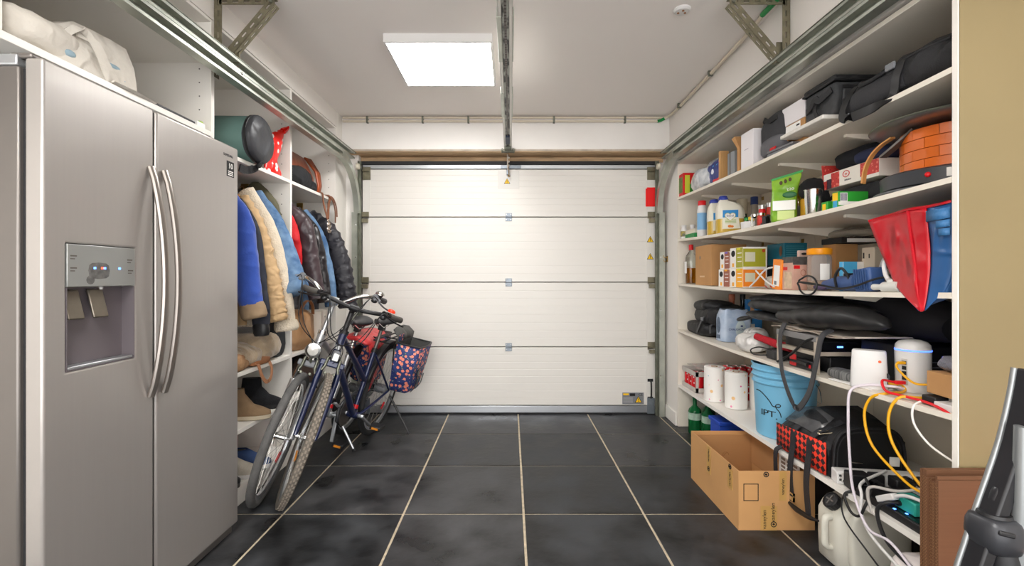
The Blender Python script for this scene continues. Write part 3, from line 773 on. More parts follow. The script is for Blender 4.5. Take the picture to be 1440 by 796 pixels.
# red polka dot bag
m_polka = pattern('red_polka', 'E8180F', [('F4EFEA', 17.0, 0.28)], 17, 0.3, (10, 0.5))
pb = thing('polka_bag', 'shiny red plastic bag with white dots standing on the wardrobe shelf', 'bag', (-1.46, 2.86, 1.801))
rings = []
prof = [(1.802, 0.055, 0.10, 0.02), (1.83, 0.06, 0.085, 0.012), (1.87, 0.05, 0.06, 0.0), (1.905, 0.042, 0.05, -0.005), (1.94, 0.055, 0.075, 0.0), (1.99, 0.06, 0.085, 0.01), (2.03, 0.05, 0.075, 0.03), (2.07, 0.03, 0.045, 0.07), (2.105, 0.012, 0.02, 0.10)]
for z, a, b, dy_ in prof:
    rings.append([Vector((-1.455 + a * 0.5 * math.cos(t) + dy_ * 0.2, 2.86 + dy_ + b * math.sin(t) * (1 + 0.2 * math.sin(3 * t)), z)) for t in [2 * math.pi * j / 20 for j in range(20)]])
obj('bag', G().loft(rings).wrinkle(0.012, 16, 8), m_polka, pb, w=True, sub=1, sharp=60)
obj('twisted_top', G().tube(cr([(-1.435, 2.96, 2.10), (-1.42, 2.985, 2.125), (-1.41, 2.99, 2.14)], 3), [0.02, 0.012, 0.004], 7), m_polka, pb, w=True)
single('folded_cloth', 'brownish folded cloth behind the red dotted bag on the wardrobe shelf', 'cloth', blob((-1.70, 2.80, 1.8015), (0.30, 0.24, 0.29), e=0.5, amp=0.02, fr=10, seed=9), mat('taupe_cloth', '8B7762', 0.9, var=0.2, vs=9, fold=(8, 0.5)), sharp=60)

# rust leather bag, black cloth, belt with charm (third bay)
lb = thing('leather_bag', 'rust brown leather bag with folded top at the end of the wardrobe shelf', 'bag', (-1.60, 3.40, 1.801))
rings = []
for z, a, y0_, y1_ in ((1.802, 0.12, 3.10, 3.595), (1.84, 0.13, 3.08, 3.61), (1.93, 0.115, 3.06, 3.62), (2.02, 0.075, 3.05, 3.61), (2.075, 0.045, 3.04, 3.60), (2.09, 0.02, 3.04, 3.585)):
    cy, hb_ = (y0_ + y1_) / 2, (y1_ - y0_) / 2
    rings.append([Vector((-1.60 + a * math.copysign(abs(math.cos(t)) ** 0.6, math.cos(t)), cy + hb_ * math.copysign(abs(math.sin(t)) ** 0.35, math.sin(t)), z)) for t in [2 * math.pi * j / 32 for j in range(32)]])
obj('body', G().loft(rings).wrinkle(0.012, 9, 3, floor=1.8015), m_leather, lb, w=True, sharp=50)
obj('side_gusset', G().loft([[(-1.56, 3.55, 2.085), (-1.53, 3.60, 2.08)], [(-1.485, 3.57, 1.98), (-1.475, 3.63, 1.98)], [(-1.465, 3.57, 1.88), (-1.46, 3.625, 1.88)], [(-1.47, 3.55, 1.803), (-1.465, 3.595, 1.803)]], closed=False, cap=False), mat('bright_leather', 'B0532A', 0.35, var=0.2, vs=8), lb, w=True, solid=0.012)
single('folded_garment', 'black folded garment lying in front of the rust leather bag', 'garment', blob((-1.465, 3.24, 1.8015), (0.12, 0.32, 0.135), e=0.7, amp=0.018, fr=14, seed=5).merge(blob((-1.455, 3.38, 1.8015), (0.08, 0.18, 0.075), e=0.7, amp=0.012, fr=16, seed=6)), mat('black_cloth', '26272A', 0.85, var=0.4, vs=12, bump=0.2, bs=60, fold=(9, 0.7)), sharp=60)
bl = thing('belt', 'brown leather belt with a metal flower charm hanging from wardrobe shelf', 'belt', (-1.40, 3.6, 1.80))
m_belt = mat('belt_leather', '84533A', 0.5, var=0.25, vs=20)
obj('band', G().strap(cr([(-1.42, 3.47, 1.803), (-1.395, 3.485, 1.80), (-1.385, 3.48, 1.73), (-1.355, 3.46, 1.64), (-1.342, 3.455, 1.608), (-1.355, 3.49, 1.65), (-1.385, 3.58, 1.74), (-1.40, 3.64, 1.803), (-1.43, 3.60, 1.805)], 6), 0.018, 0.004, (0.1, 0.9, 0.4)), m_belt, bl, w=True)
obj('tail', G().strap(cr([(-1.43, 3.58, 1.806), (-1.397, 3.62, 1.806), (-1.385, 3.67, 1.77), (-1.384, 3.71, 1.70), (-1.384, 3.715, 1.61)], 6), 0.016, 0.004, (0.1, 0.9, 0.4)).strap(cr([(-1.42, 3.62, 1.807), (-1.39, 3.67, 1.80), (-1.38, 3.72, 1.74), (-1.38, 3.74, 1.66)], 6), 0.014, 0.004, (0.1, 0.9, 0.4)), m_belt, bl, w=True)
g = G()
for k in range(4):
    a = RAD(45 + 90 * k)
    g.tube([Vector((-1.333, 3.45 + 0.021 * math.cos(a) + 0.017 * math.cos(t), 1.545 + 0.026 * math.sin(a) + 0.019 * math.sin(t))) for t in [2 * math.pi * j / 12 for j in range(12)]], 0.004, 6, closed=True)
g.tube([Vector((-1.338, 3.452 + 0.013 * math.cos(t), 1.592 + 0.014 * math.sin(t))) for t in [2 * math.pi * j / 10 for j in range(10)]], 0.003, 6, closed=True)
obj('charm', g, mat('pewter', 'B9A99A', 0.3, 0.9), bl, w=True)

# ---------------------------------------------------------------- hanging clothes
def garment(name, label, cat, Y, m, sleeve, srad, hem=0.95, hw=0.23, th=0.05, seed=1, cuff=None, lining=None, collar=None, xc=-1.70, hanger=True, quilt=0, asp=0.7, group='clothes hanging in the wardrobe'):
    t = thing(name, label, cat, (xc, Y, hem), group=group)
    rings = []; n = 28
    zs = [(1.675, 0.05, 0.025), (1.655, 0.09, 0.035), (1.625, hw * 0.8, th * 0.8), (1.585, hw, th), (1.50, hw * 1.02, th * 1.1)]
    k = 14
    for i in range(1, k + 1): zs.append((1.50 + (hem - 1.50) * i / k, hw * (1.02 + 0.03 * i / k), th * (1.1 + 0.1 * i / k)))
    for i, (z, a, b) in enumerate(zs):
        r = []
        for j in range(n):
            q = 2 * math.pi * j / n
            fold = 1 + 0.22 * math.sin(4 * q + seed * 2.1) * min(1, i / 6) + 0.12 * math.sin(7 * q + seed + i * 0.25) * min(1, i / 6)
            bulge = 1.0 + (0.07 * math.cos((i - 4) * math.pi) if quilt and i > 3 else 0)
            r.append(Vector((xc + a * math.cos(q), Y + b * fold * bulge * math.sin(q), z)))
        rings.append(r)
    obj('body', G().loft(rings).wrinkle(0.014, 11, seed, 0.7), m, t, w=True, sharp=70)
    pts = cr(sleeve, 10)
    rr = lerpl(srad, len(pts))
    if quilt: rr = [r * (1 + 0.09 * math.cos(i * math.pi * 0.667)) for i, r in enumerate(rr)]
    obj('sleeve', G().tube(pts, rr, 22, up=(1, 0, 0), asp=asp).wrinkle(0.013, 15, seed + 3, 0.75), m, t, w=True, sharp=70)
    if cuff:
        e = pts[-1]; d = (pts[-1] - pts[-2]).normalized()
        r1 = rr[-1]
        for i, (L, mm, s) in enumerate(cuff):
            obj('cuff', G().tube([e - d * 0.004, e + d * 0.02, e + d * (L - 0.015), e + d * L], [r1 * s * 0.96, r1 * s * 1.06, r1 * s * 1.06, r1 * s * 0.9], 16, up=(1, 0, 0), asp=asp).wrinkle(0.004, 25, seed + i), mm, t, w=True, sharp=70)
            e = e + d * (L - 0.006)
    if collar: obj('collar', G().tube(cr([(xc - 0.05, Y + 0.03, 1.66), (xc + 0.06, Y + 0.045, 1.675), (xc + 0.11, Y, 1.655), (xc + 0.06, Y - 0.045, 1.672), (xc - 0.05, Y - 0.03, 1.66)], 4), 0.022, 8, asp=0.5), collar, t, w=True)
    if hanger:
        hg = obj('hanger', G().tube(cr([(xc, Y, 1.68), (xc, Y, 1.725), (xc + 0.012, Y, 1.748), (xc + 0.03, Y, 1.742), (xc + 0.026, Y, 1.726)], 4), 0.0025, 6).tube(cr([(xc - 0.2, Y, 1.63), (xc, Y, 1.682), (xc + 0.2, Y, 1.63)], 4), 0.007, 6), mat('hanger_wood', 'C08A4E', 0.5), t, w=True)
    return t
m_bluej = mat('blue_fleece', '2E4FA8', 0.85, var=0.15, vs=12, bump=0.1, bs=120, sheen=0.3, fold=(8, 0.45))
m_khaki = mat('tan_twill', '9A8266', 0.85, var=0.15, vs=20, fold=(10, 0.4))
m_nvy = mat('dark_navy_cloth', '2A2D38', 0.8, var=0.25, vs=12, fold=(9, 0.5))
m_quilt = mat('beige_quilt', 'C6A57A', 0.75, var=0.15, vs=9, bump=0.25, bs=40, fold=(16, 0.5))
m_sherpa = mat('cream_sherpa', 'DCCFBA', 0.95, var=0.15, vs=25, bump=0.6, bs=120)
m_blk = mat('black_leather', '2A2628', 0.32, var=0.3, vs=8, bump=0.25, bs=40, fold=(8, 0.7))
m_plum = mat('plum_leather', '4A3C40', 0.34, var=0.35, vs=9, bump=0.25, bs=40, fold=(8, 0.7))
m_khg = mat('olive_cloth', '5E5A45', 0.85, var=0.2, vs=9, fold=(9, 0.5))
m_puff = mat('black_puffer', '2B2A30', 0.5, var=0.2, vs=6, bump=0.2, bs=30, fold=(14, 0.6))
m_redc = mat('red_cloth', 'C9141D', 0.7, var=0.15, vs=8, fold=(8, 0.5))
def S(*p): return [at(*q) for q in p]
garment('fleece_jacket', 'royal blue fleece jacket with tan cuff hanging nearest the refrigerator', 'jacket', 2.36, m_bluej, S((318, 275, 2.40), (338, 312, 2.42), (343, 360, 2.42), (349, 405, 2.42), (354, 428, 2.42)), [.05, .06, .066, .062, .058], cuff=[(0.075, m_khaki, 1.05)], seed=1, hem=1.0, xc=-1.69)
garment('padded_jacket', 'dark navy jacket with black knitted cuff hanging behind the blue fleece', 'jacket', 2.49, m_nvy, S((330, 285, 2.50), (350, 325, 2.52), (358, 385, 2.52), (365, 430, 2.52), (367, 455, 2.52)), [.045, .055, .055, .05, .045], cuff=[(0.065, m_black, 0.9)], seed=2, hem=0.95)
garment('quilted_jacket', 'beige diamond quilted jacket hanging between navy and cream jackets', 'jacket', 2.60, m_quilt, S((337, 280, 2.60), (356, 318, 2.62), (369, 365, 2.62), (381, 410, 2.62), (388, 442, 2.62)), [.05, .062, .066, .064, .06], cuff=[(0.04, m_quilt, 1.02)], seed=3, hem=0.92, quilt=1)
garment('sherpa_coat', 'cream fleece lined coat with white sleeve hanging beside denim jacket', 'coat', 2.71, m_sherpa, S((345, 270, 2.70), (372, 318, 2.72), (388, 370, 2.72), (398, 420, 2.72), (402, 452, 2.72)), [.05, .058, .056, .054, .052], cuff=[(0.055, m_sherpa, 1.25)], seed=4, hem=0.90)
garment('red_sweater', 'bright red sweater squeezed between cream coat and denim jacket', 'sweater', 2.78, m_redc, S((345, 270, 2.78), (362, 295, 2.78), (375, 350, 2.78), (382, 420, 2.78)), [.035, .04, .035, .03], seed=5, hem=0.95, th=0.03, hw=0.21)
garment('denim_jacket', 'faded blue denim jacket with a wide sleeve hanging out past the shelves', 'jacket', 2.86, m_denim, S((358, 275, 2.84), (379, 308, 2.82), (393, 345, 2.80), (404, 380, 2.78), (411, 400, 2.76)), [.05, .062, .078, .082, .078], cuff=[(0.06, m_denim, 1.03)], seed=6, hem=1.02, collar=m_denim)
garment('olive_jacket', 'olive green jacket hanging last against the wardrobe divider', 'jacket', 2.94, m_khg, S((355, 262, 2.93), (378, 290, 2.92), (388, 330, 2.92), (392, 400, 2.92)), [.045, .055, .05, .045], seed=7, hem=0.95, th=0.035)
# third bay
garment('leather_jacket', 'shiny black leather jacket first on the rail beyond the divider', 'jacket', 3.12, m_plum, S((400, 290, 3.10), (425, 318, 3.12), (434, 355, 3.12), (441, 395, 3.12), (446, 420, 3.12)), [.05, .062, .06, .058, .055], seed=8, hem=0.95, collar=m_plum)
garment('leather_jacket', 'second dark leather jacket behind the plum black one', 'jacket', 3.27, m_blk, S((415, 298, 3.26), (437, 325, 3.27), (447, 365, 3.27), (453, 400, 3.27), (456, 425, 3.27)), [.045, .055, .055, .052, .05], seed=9, hem=0.95)
garment('denim_shirt', 'light blue denim shirt between leather jacket and black puffer coat', 'shirt', 3.40, m_denim, S((425, 300, 3.38), (445, 330, 3.38), (456, 370, 3.38), (463, 405, 3.38), (466, 430, 3.38)), [.045, .05, .052, .048, .045], seed=10, hem=0.95)
garment('puffer_coat', 'black quilted puffer coat hanging last beside the garage door', 'coat', 3.58, m_puff, S((435, 305, 3.56), (462, 328, 3.55), (477, 365, 3.54), (485, 405, 3.53), (489, 432, 3.53)), [.06, .07, .075, .075, .07], seed=11, hem=0.80, quilt=1)
garment('red_shirt', 'bright red shirt glimpsed at the divider before the leather jackets', 'shirt', 3.055, m_redc, S((395, 285, 3.04), (410, 320, 3.05), (416, 350, 3.05), (419, 372, 3.05)), [.03, .035, .035, .025], seed=12, hem=1.0, th=0.02, hw=0.2)

# ---------------------------------------------------------------- shoe shelves
m_suede = mat('tan_suede', '8F7558', 0.9, var=0.2, vs=15, bump=0.1, bs=150)
def shoe(name, label, cat, loc, rz, L, m_up, m_sole, m_in, hgt=0.075, boot=0.0, sole=0.028, group=None, toe=0.03):
    t = thing(name, label, cat, loc, (0, 0, rz), group=group)
    W = L * 0.34
    out = []
    for i in range(20):
        a = 2 * math.pi * i / 20
        x = math.cos(a) * L / 2; y = math.sin(a) * W / 2 * (1.0 + 0.12 * math.cos(a)) * (0.86 if abs(math.cos(a)) < 0.35 else 1)
        out.append((x, y))
    obj('sole', G().prism(out, 0, sole, 'z'), m_sole, t, bevel=0.004)
    rings = []
    hs = [(0.0, sole * 0.9, 1.0), (0.0, sole + 0.012, 0.99), (0.25, sole + 0.03, 0.94), (0.6, sole + 0.05, 0.8), (1.0, sole + hgt, 0.62)]
    if boot: hs.append((1.0, sole + hgt + boot, 0.56))
    for back, z, s in hs:
        r = []
        for (x, y) in out:
            xx = x * s; 
            if back: xx = -L * 0.5 * s + (xx + L * 0.5 * s) * (1 - 0.38 * back)
            r.append((xx - (1 - s) * 0.02, y * s * (1 - 0.12 * back), z))
        rings.append(r)
    g = G().loft(rings, cap=False)
    g.f.append([j for j in range(20)][::-1])
    obj('upper', g, m_up, t, solid=0.004, sharp=60)
    top = rings[-1]
    inner = [[(x * 0.86 - 0.006, y * 0.85, z - 0.004) for x, y, z in top], [(x * 0.8 - 0.006, y * 0.8, z - 0.03) for x, y, z in top]]
    obj('lining', G().loft(inner, cap=True), m_in, t)
    gl = G()
    for i in range(4):
        xx = L * (0.17 - 0.055 * i) ; zz = sole + 0.034 + i * 0.010
        gl.tube([(xx, -W * 0.2, zz - 0.004), (xx, 0, zz + 0.006), (xx, W * 0.2, zz - 0.004)], 0.0035, 5)
    obj('laces', gl, m_paper if m_sole is m_white else m_khaki, t)
    return t
heap = thing('fleece_blanket', 'beige and brown fluffy fleece heaped on the upper shoe shelf', 'blanket', (-1.6, 2.55, 0.686), group=None)
g = blob((-1.60, 2.56, 0.6865), (0.42, 0.44, 0.13), e=0.8, amp=0.035, fr=9, seed=21, n=30, m=16).merge(blob((-1.52, 2.76, 0.6865), (0.26, 0.30, 0.17), e=0.75, amp=0.03, fr=10, seed=22, n=26, m=14))
obj('pile', g, mat('beige_fleece', 'BBA68A', 0.95, var=0.25, vs=9, bump=0.4, bs=70, sheen=0.4, fold=(9, 0.6)), heap, w=True, sharp=80)
obj('brown_patch', blob((-1.46, 2.45, 0.687), (0.12, 0.22, 0.09), amp=0.016, fr=16, seed=4), mat('brown_fleece', 'C19A72', 0.95, var=0.5, vs=14, bump=0.4, bs=70, col2='7A5236'), heap, w=True, sharp=80)
hb = thing('handbag', 'tan leather handbag with straps hanging over upper shoe shelf edge', 'handbag', (-1.43, 2.63, 0.686))
obj('body', blob((-1.44, 2.66, 0.6865), (0.09, 0.19, 0.045), e=0.5, amp=0.006, fr=12, seed=2), mat('tan_leather', 'A56F48', 0.5, var=0.2, vs=12), hb, w=True, sharp=60)
obj('strap', G().strap(cr([(-1.42, 2.58, 0.70), (-1.398, 2.60, 0.70), (-1.392, 2.63, 0.63), (-1.392, 2.68, 0.585), (-1.392, 2.73, 0.60), (-1.394, 2.74, 0.66), (-1.41, 2.73, 0.705)], 5), 0.022, 0.004, (0, 1, 0.1)), mat('strap_leather', 'B98461', 0.5), hb, w=True)
single('rubber_boot', 'dark boot standing on the upper shoe shelf under the coats', 'boot', blob((-1.47, 2.93, 0.6865), (0.10, 0.11, 0.30), e=0.55, amp=0.01, fr=10, seed=31), mat('dark_boot', '2E3032', 0.7, var=0.3, vs=8, fold=(8, 0.4)), sharp=60)
shoe('ankle_boot', 'tan suede ankle boot with pale sole on the middle shoe shelf', 'boot', (-1.50, 2.62, 0.391), RAD(8), 0.31, m_suede, mat('pale_sole', 'CDBFA6', 0.7), m_black, hgt=0.11, boot=0.03)
shoe('ankle_boot', 'tan suede ankle boot deeper in on the middle shoe shelf', 'boot', (-1.66, 2.50, 0.391), RAD(-5), 0.30, m_suede, mat('pale_sole', 'CDBFA6', 0.7), m_black, hgt=0.11, boot=0.03)
shoe('winter_boot', 'black furry winter boot at the end of the middle shoe shelf', 'boot', (-1.52, 2.84, 0.391), RAD(10), 0.29, mat('black_fur', '1F2024', 0.95, var=0.4, vs=30, bump=0.6, bs=150), m_rubber, m_black, hgt=0.10, boot=0.055)
m_sgrey = mat('sneaker_mesh', 'B9B1A3', 0.85, var=0.15, vs=30, bump=0.2, bs=200)
m_sblue = mat('sneaker_blue', '3A5282', 0.8, var=0.2, vs=20)
shoe('sneaker', 'pale grey sneaker with a blue tongue on the bottom shoe shelf', 'shoe', (-1.500, 2.54, 0.101), RAD(6), 0.29, m_sgrey, m_white, m_sblue)
shoe('sneaker', 'navy sneaker behind the pale grey one on the bottom shoe shelf', 'shoe', (-1.51, 2.67, 0.101), RAD(4), 0.29, m_sblue, m_white, m_black)
shoe('sneaker', 'black sneaker beside the refrigerator on the bottom shoe shelf', 'shoe', (-1.53, 2.42, 0.101), RAD(-3), 0.28, m_black, m_steeld, m_black)
single('shoe_box', 'red shoe box at the back of the bottom shoe shelf', 'box', G().box(-1.93, -1.70, 2.60, 2.93, 0.101, 0.22), mat('red_card', 'A52A26', 0.6), bevel=0.002)
# behind the bicycles, third bay
tl = thing('tote_bag', 'tan leather tote bag slumped on a shelf behind the bicycles', 'bag', (-1.5, 3.25, 0.686))
obj('body', blob((-1.50, 3.23, 0.6865), (0.22, 0.34, 0.27), e=0.6, amp=0.03, fr=9, seed=41, n=26, m=14), mat('cream_tan_leather', 'C79F77', 0.5, var=0.35, vs=6, col2='A0703F', fold=(5, 0.6)), tl, w=True, sharp=60)
obj('handle', G().strap(cr([(-1.40, 3.12, 0.93), (-1.39, 3.16, 1.0), (-1.39, 3.24, 1.02), (-1.39, 3.30, 0.98), (-1.40, 3.33, 0.92)], 5), 0.02, 0.006, (1, 0, 0)), mat('tan_leather', 'A56F48', 0.5), tl, w=True)
cb = thing('box', 'small white box with a black hole tilted on the shelf behind the bicycles', 'box', (-1.45, 3.5, 0.686), (0, 0, RAD(12)))
obj('carton', G().box(-0.08, 0.06, -0.13, 0.13, 0.001, 0.25), mat('white_card', 'E4DCCF', 0.7), cb, bevel=0.003)
obj('hole', G().lathe([(0, 0), (0.008, 0), (0.008, 0.002), (0, 0.002)], 10, (0.06, 0.02, 0.2), 'x'), m_ink, cb)
single('dark_bag', 'dark brown bag on the lower shelf behind the bicycles', 'bag', blob((-1.56, 3.42, 0.391), (0.26, 0.5, 0.2), e=0.6, amp=0.03, fr=9, seed=43), mat('dark_brown', '4A3A33', 0.7, var=0.3, vs=8), sharp=60)
# ================================================================ bicycles
m_tyre1 = mat('grey_tyre', '5C5B5A', 0.8, var=0.25, vs=20, bump=0.4, bs=150)
m_tyre2 = mat('dusty_tyre', '6E675E', 0.85, var=0.3, vs=30, bump=0.2, bs=150)
m_tyreb = mat('black_tyre', '2B2B2C', 0.8, bump=0.3, bs=150)
m_lens = mat('lamp_lens', 'E8E6E0', 0.1, 0.3, var=0.15, vs=60)
m_cable = mat('black_cable', '1C1C1D', 0.45)
m_dots = mat('dark_tread', '3A3733', 0.9)

def Mloc(p, rz=0.0): return Matrix.Translation(Vector(p)) @ Matrix.Rotation(rz, 4, 'Z')
def wheel(parent, c, S, R_, m_t, tw=0.021, name='front_wheel', diamond=False, hubw=0.05):
    wr = bpy.data.objects.new(name, None); COL.objects.link(wr); wr.parent = parent; wr.empty_display_size = 0.05
    base = Matrix.Translation(Vector(c)) @ Matrix.Rotation(RAD(90), 4, 'X')
    n = 56
    def ring(prof):
        g = G(); rings = []
        for j in range(n):
            a = 2 * math.pi * j / n
            rings.append([Vector((r * math.cos(a), r * math.sin(a), z)) for r, z in prof])
        rings.append(rings[0])
        return g.loft(rings, cap=False)
    prof = [(R_ - tw * 0.95 + tw * 1.05 * math.cos(t), tw * math.sin(t)) for t in [2 * math.pi * k / 12 for k in range(12)]]
    obj('tyre', ring(prof).xf(S @ base), m_t, wr, sharp=80)
    if diamond:
        g = G()
        for i in range(80):
            for zz in (-0.011, 0.0, 0.011):
                a = 2 * math.pi * (i + (0.5 if zz == 0 else 0)) / 80; rr = R_ + tw * 0.1 - (0.0032 if zz else 0.0) + 0.0005
                g.obox((rr * math.cos(a), rr * math.sin(a), zz), (0.003, 0.014, 0.007), (0, 0, a))
        obj('tread_blocks', g.xf(S @ base), mat('tread_tan', '857B6F', 0.9), wr, kind='stuff')
    rp = [(R_ - 2 * tw - 0.018, -0.006), (R_ - 2 * tw - 0.018, 0.006), (R_ - 2 * tw + 0.004, 0.012), (R_ - 2 * tw + 0.006, 0.0), (R_ - 2 * tw + 0.004, -0.012)]
    obj('rim', ring(rp).xf(S @ base), m_alu, wr, sharp=40)
    g = G().lathe([(0, -hubw), (0.008, -hubw), (0.008, -0.03), (0.024, -0.03), (0.024, -0.026), (0.013, -0.022), (0.013, 0.022), (0.024, 0.026), (0.024, 0.03), (0.008, 0.03), (0.008, hubw), (0, hubw)], 14)
    obj('hub', g.xf(S @ base), m_chrome, wr)
    g = G(); ns = 32
    for i in range(ns):
        a = 2 * math.pi * i / ns; b = a + (0.5 if (i // 2) % 2 else -0.5); z = 0.027 if i % 2 else -0.027
        g.tube([(0.022 * math.cos(b), 0.022 * math.sin(b), z), ((R_ - 2 * tw - 0.016) * math.cos(a), (R_ - 2 * tw - 0.016) * math.sin(a), 0)], 0.0012, 4, cap=False)
    obj('spokes', g.xf(S @ base), mat('spoke_steel', 'B5B2AC', 0.3, 0.9), wr, kind='stuff')
    obj('valve_reflector', G().obox((R_ * 0.6 * math.cos(-2.2), R_ * 0.6 * math.sin(-2.2), 0.0), (0.02, 0.06, 0.012), (0, 0, -2.2)).xf(S @ base), mat('red_reflector', 'D8242A', 0.3) if not diamond else mat('amber_reflector', 'D98A2A', 0.3), wr, bevel=0.003)
    return wr

def bike(label, loc, heading, lean, steer, sp):
    t = thing('bicycle', label, 'bicycle', loc, (-lean, 0, heading))
    R_ = sp['R']; xf, xr = 0.545, -0.545; hz = R_
    mf = sp['frame']; mk = sp['fork']
    ang = RAD(69); u = Vector((-math.cos(ang), 0, math.sin(ang))); nn = Vector((math.sin(ang), 0, math.cos(ang)))
    A = Vector((xf, 0, hz)) - nn * 0.045
    P = lambda s: A + u * s
    S = Matrix.Translation(A) @ Matrix.Rotation(steer, 4, u) @ Matrix.Translation(-A)
    I = Matrix()
    wheel(t, (xf, 0, hz), S, R_, sp['tyref'], name='front_wheel', diamond=sp.get('diamond', False))
    rw = wheel(t, (xr, 0, hz), I, R_, m_tyreb, name='rear_wheel', hubw=0.065)
    # fork
    s0 = R_ + 0.055
    g = G()
    for sy in (-1, 1):
        pts = [Vector((xf, sy * 0.052, hz)), P(0.06) + nn * 0.030 + Vector((0, sy * 0.052, 0)), P(s0 - 0.1) + Vector((0, sy * 0.052, 0)), P(s0) + Vector((0, sy * 0.048, 0))]
        if sp.get('susp'):
            g.tube(cr(pts[:3], 4), [0.017, 0.02, 0.021], 10)
        else:
            g.tube(cr(pts, 4), [0.010, 0.014, 0.017, 0.017], 10)
    fk = obj('fork', g.xf(S), mk, t, sharp=60)
    if sp.get('susp'):
        g = G()
        for sy in (-1, 1): g.tube([P(s0 - 0.12) + Vector((0, sy * 0.052, 0)), P(s0 + 0.01) + Vector((0, sy * 0.050, 0))], 0.0135, 10)
        obj('stanchion', g.xf(S), m_chrome, fk)
    g = G().bar(P(s0) + Vector((0, -0.068, 0)), P(s0) + Vector((0, 0.068, 0)), 0.036, 0.034, u).tube([P(s0), P(s0 + 0.03)], 0.02, 10)
    obj('fork_crown', g.xf(S), m_grey if sp.get('susp') else mk, fk, bevel=0.006)
    g = G()
    for sy in (-1, 1):
        g.tube([P(s0 - 0.045) + Vector((0, sy * 0.045, 0)) + nn * 0.03, P(s0 - 0.02) + Vector((0, sy * 0.036, 0)) + nn * 0.032, P(s0 + 0.03) + Vector((0, sy * 0.034, 0)) + nn * 0.028], 0.008, 8)
        g.bar(P(s0 - 0.055) + Vector((0, sy * 0.024, 0)) + nn * 0.0, P(s0 - 0.055) + Vector((0, sy * 0.024, 0)) + nn * 0.06, 0.01, 0.012, u)
    g.tube(cr([P(s0 + 0.03) + Vector((0, -0.034, 0)) + nn * 0.03, P(s0 + 0.055) + nn * 0.035, P(s0 + 0.035) + Vector((0, 0.034, 0)) + nn * 0.03], 3), 0.0028, 6)
    obj('brake', g.xf(S), m_galvd, fk, sharp=60)
    # head tube, stem
    h0, h1 = s0 + 0.035, s0 + 0.035 + sp['head']
    obj('head_tube', G().tube([P(h0), P(h1)], 0.0235, 12), mf, t)
    g = G().tube([P(h0 - 0.01), P(h0 + 0.008)], 0.0265, 12).tube([P(h1 - 0.008), P(h1 + 0.014)], 0.0265, 12)
    obj('headset', g, m_black if not sp.get('susp') else m_chrome, t)
    hb = sp['bar_s']
    stem_top = P(hb) + Vector((0.05, 0, 0.0))
    g = G().tube([P(h1), P(hb - 0.02)], sp['stem_r'], 12).tube([P(hb - 0.035), stem_top], sp['stem_r'], 12).tube([stem_top + Vector((0, -0.025, 0)), stem_top + Vector((0, 0.025, 0))], 0.02, 10)
    obj('stem', g.xf(S), sp['stem'], t, bevel=0.001, sharp=60)
    half = []
    for (x, y, z) in sp['bar']: half.append((x, y, z))
    full = [stem_top + Vector((x, -y, z)) for x, y, z in half[::-1]] + [stem_top + Vector((x, y, z)) for x, y, z in half if y > 0]
    bar = obj('handlebar', G().tube(cr(full, 5), 0.0125, 10).xf(S), sp['barm'], t, sharp=60)
    for sy in (-1, 1):
        e = stem_top + Vector((half[-1][0], sy * half[-1][1], half[-1][2])); d = (Vector((half[-1][0] - half[-2][0], sy * (half[-1][1] - half[-2][1]), half[-1][2] - half[-2][2]))).normalized()
        g = G().tube([e - d * 0.105, e - d * 0.10, e - d * 0.05, e + d * 0.01, e + d * 0.014], [0.015, 0.0175, 0.0165, 0.0185, 0.012], 12)
        obj('grip', g.xf(S), sp['grip'], t, sharp=60)
        b0 = e - d * 0.14
        fwd = Vector((1, 0, 0)) - d * d.x; fwd.normalize()
        g = G().tube([b0 - d * 0.012, b0 + d * 0.012], 0.0185, 10).bar(b0 + fwd * 0.012, b0 + fwd * 0.04, 0.02, 0.02, u)
        lv = cr([b0 + fwd * 0.035 - Vector((0, 0, 0.005)), b0 + fwd * 0.055 + d * 0.03 - Vector((0, 0, 0.012)), b0 + fwd * 0.052 + d * 0.08 - Vector((0, 0, 0.018)), b0 + fwd * 0.058 + d * 0.125 - Vector((0, 0, 0.02))], 4)
        g.tube(lv, [0.007, 0.0065, 0.006, 0.007], 8, asp=0.6)
        obj('brake_lever', g.xf(S), sp['lever'], t, sharp=60)
        # shifter
        obj('shifter', G().tube([b0 + d * 0.018, b0 + d * 0.04], 0.0195, 12).ell(b0 - d * 0.005 + Vector((0.005, 0, -0.022)), (0.022, 0.02, 0.013), 10, 6).xf(S), m_black if sy > 0 or not sp.get('susp') else m_grey, t, sharp=60)
        g = G()
        st = b0 + fwd * 0.035
        for k, tgt in enumerate((P(s0 + 0.05) + nn * 0.035, P(h0) + Vector((0, -sy * 0.035, 0)))):
            mid = (st + tgt) / 2 + Vector((0.10 + 0.03 * k, sy * (-0.02 + 0.03 * k), 0.0))
            g.tube(cr([st, st + Vector((0.07, -sy * 0.05, 0.012)), mid, tgt + Vector((0.03, sy * 0.02, 0.08)), tgt], 6), 0.0026, 6)
        obj('cable', g.xf(S), m_cable, t, sharp=80)
    # frame tubes
    bbv = Vector((-0.10, 0, 0.275)); sa = RAD(71); su = Vector((-math.cos(sa), 0, math.sin(sa)))
    st_top = bbv + su * sp['seat_tube']
    g = G()
    g.tube([bbv, st_top], 0.0165, 12)
    for (a, b, r) in sp['tubes'](P, h0, h1, bbv, su, st_top): g.tube([a, b], r, 12)
    g.tube([bbv + Vector((0, -0.036, 0)), bbv + Vector((0, 0.036, 0))], 0.022, 12)
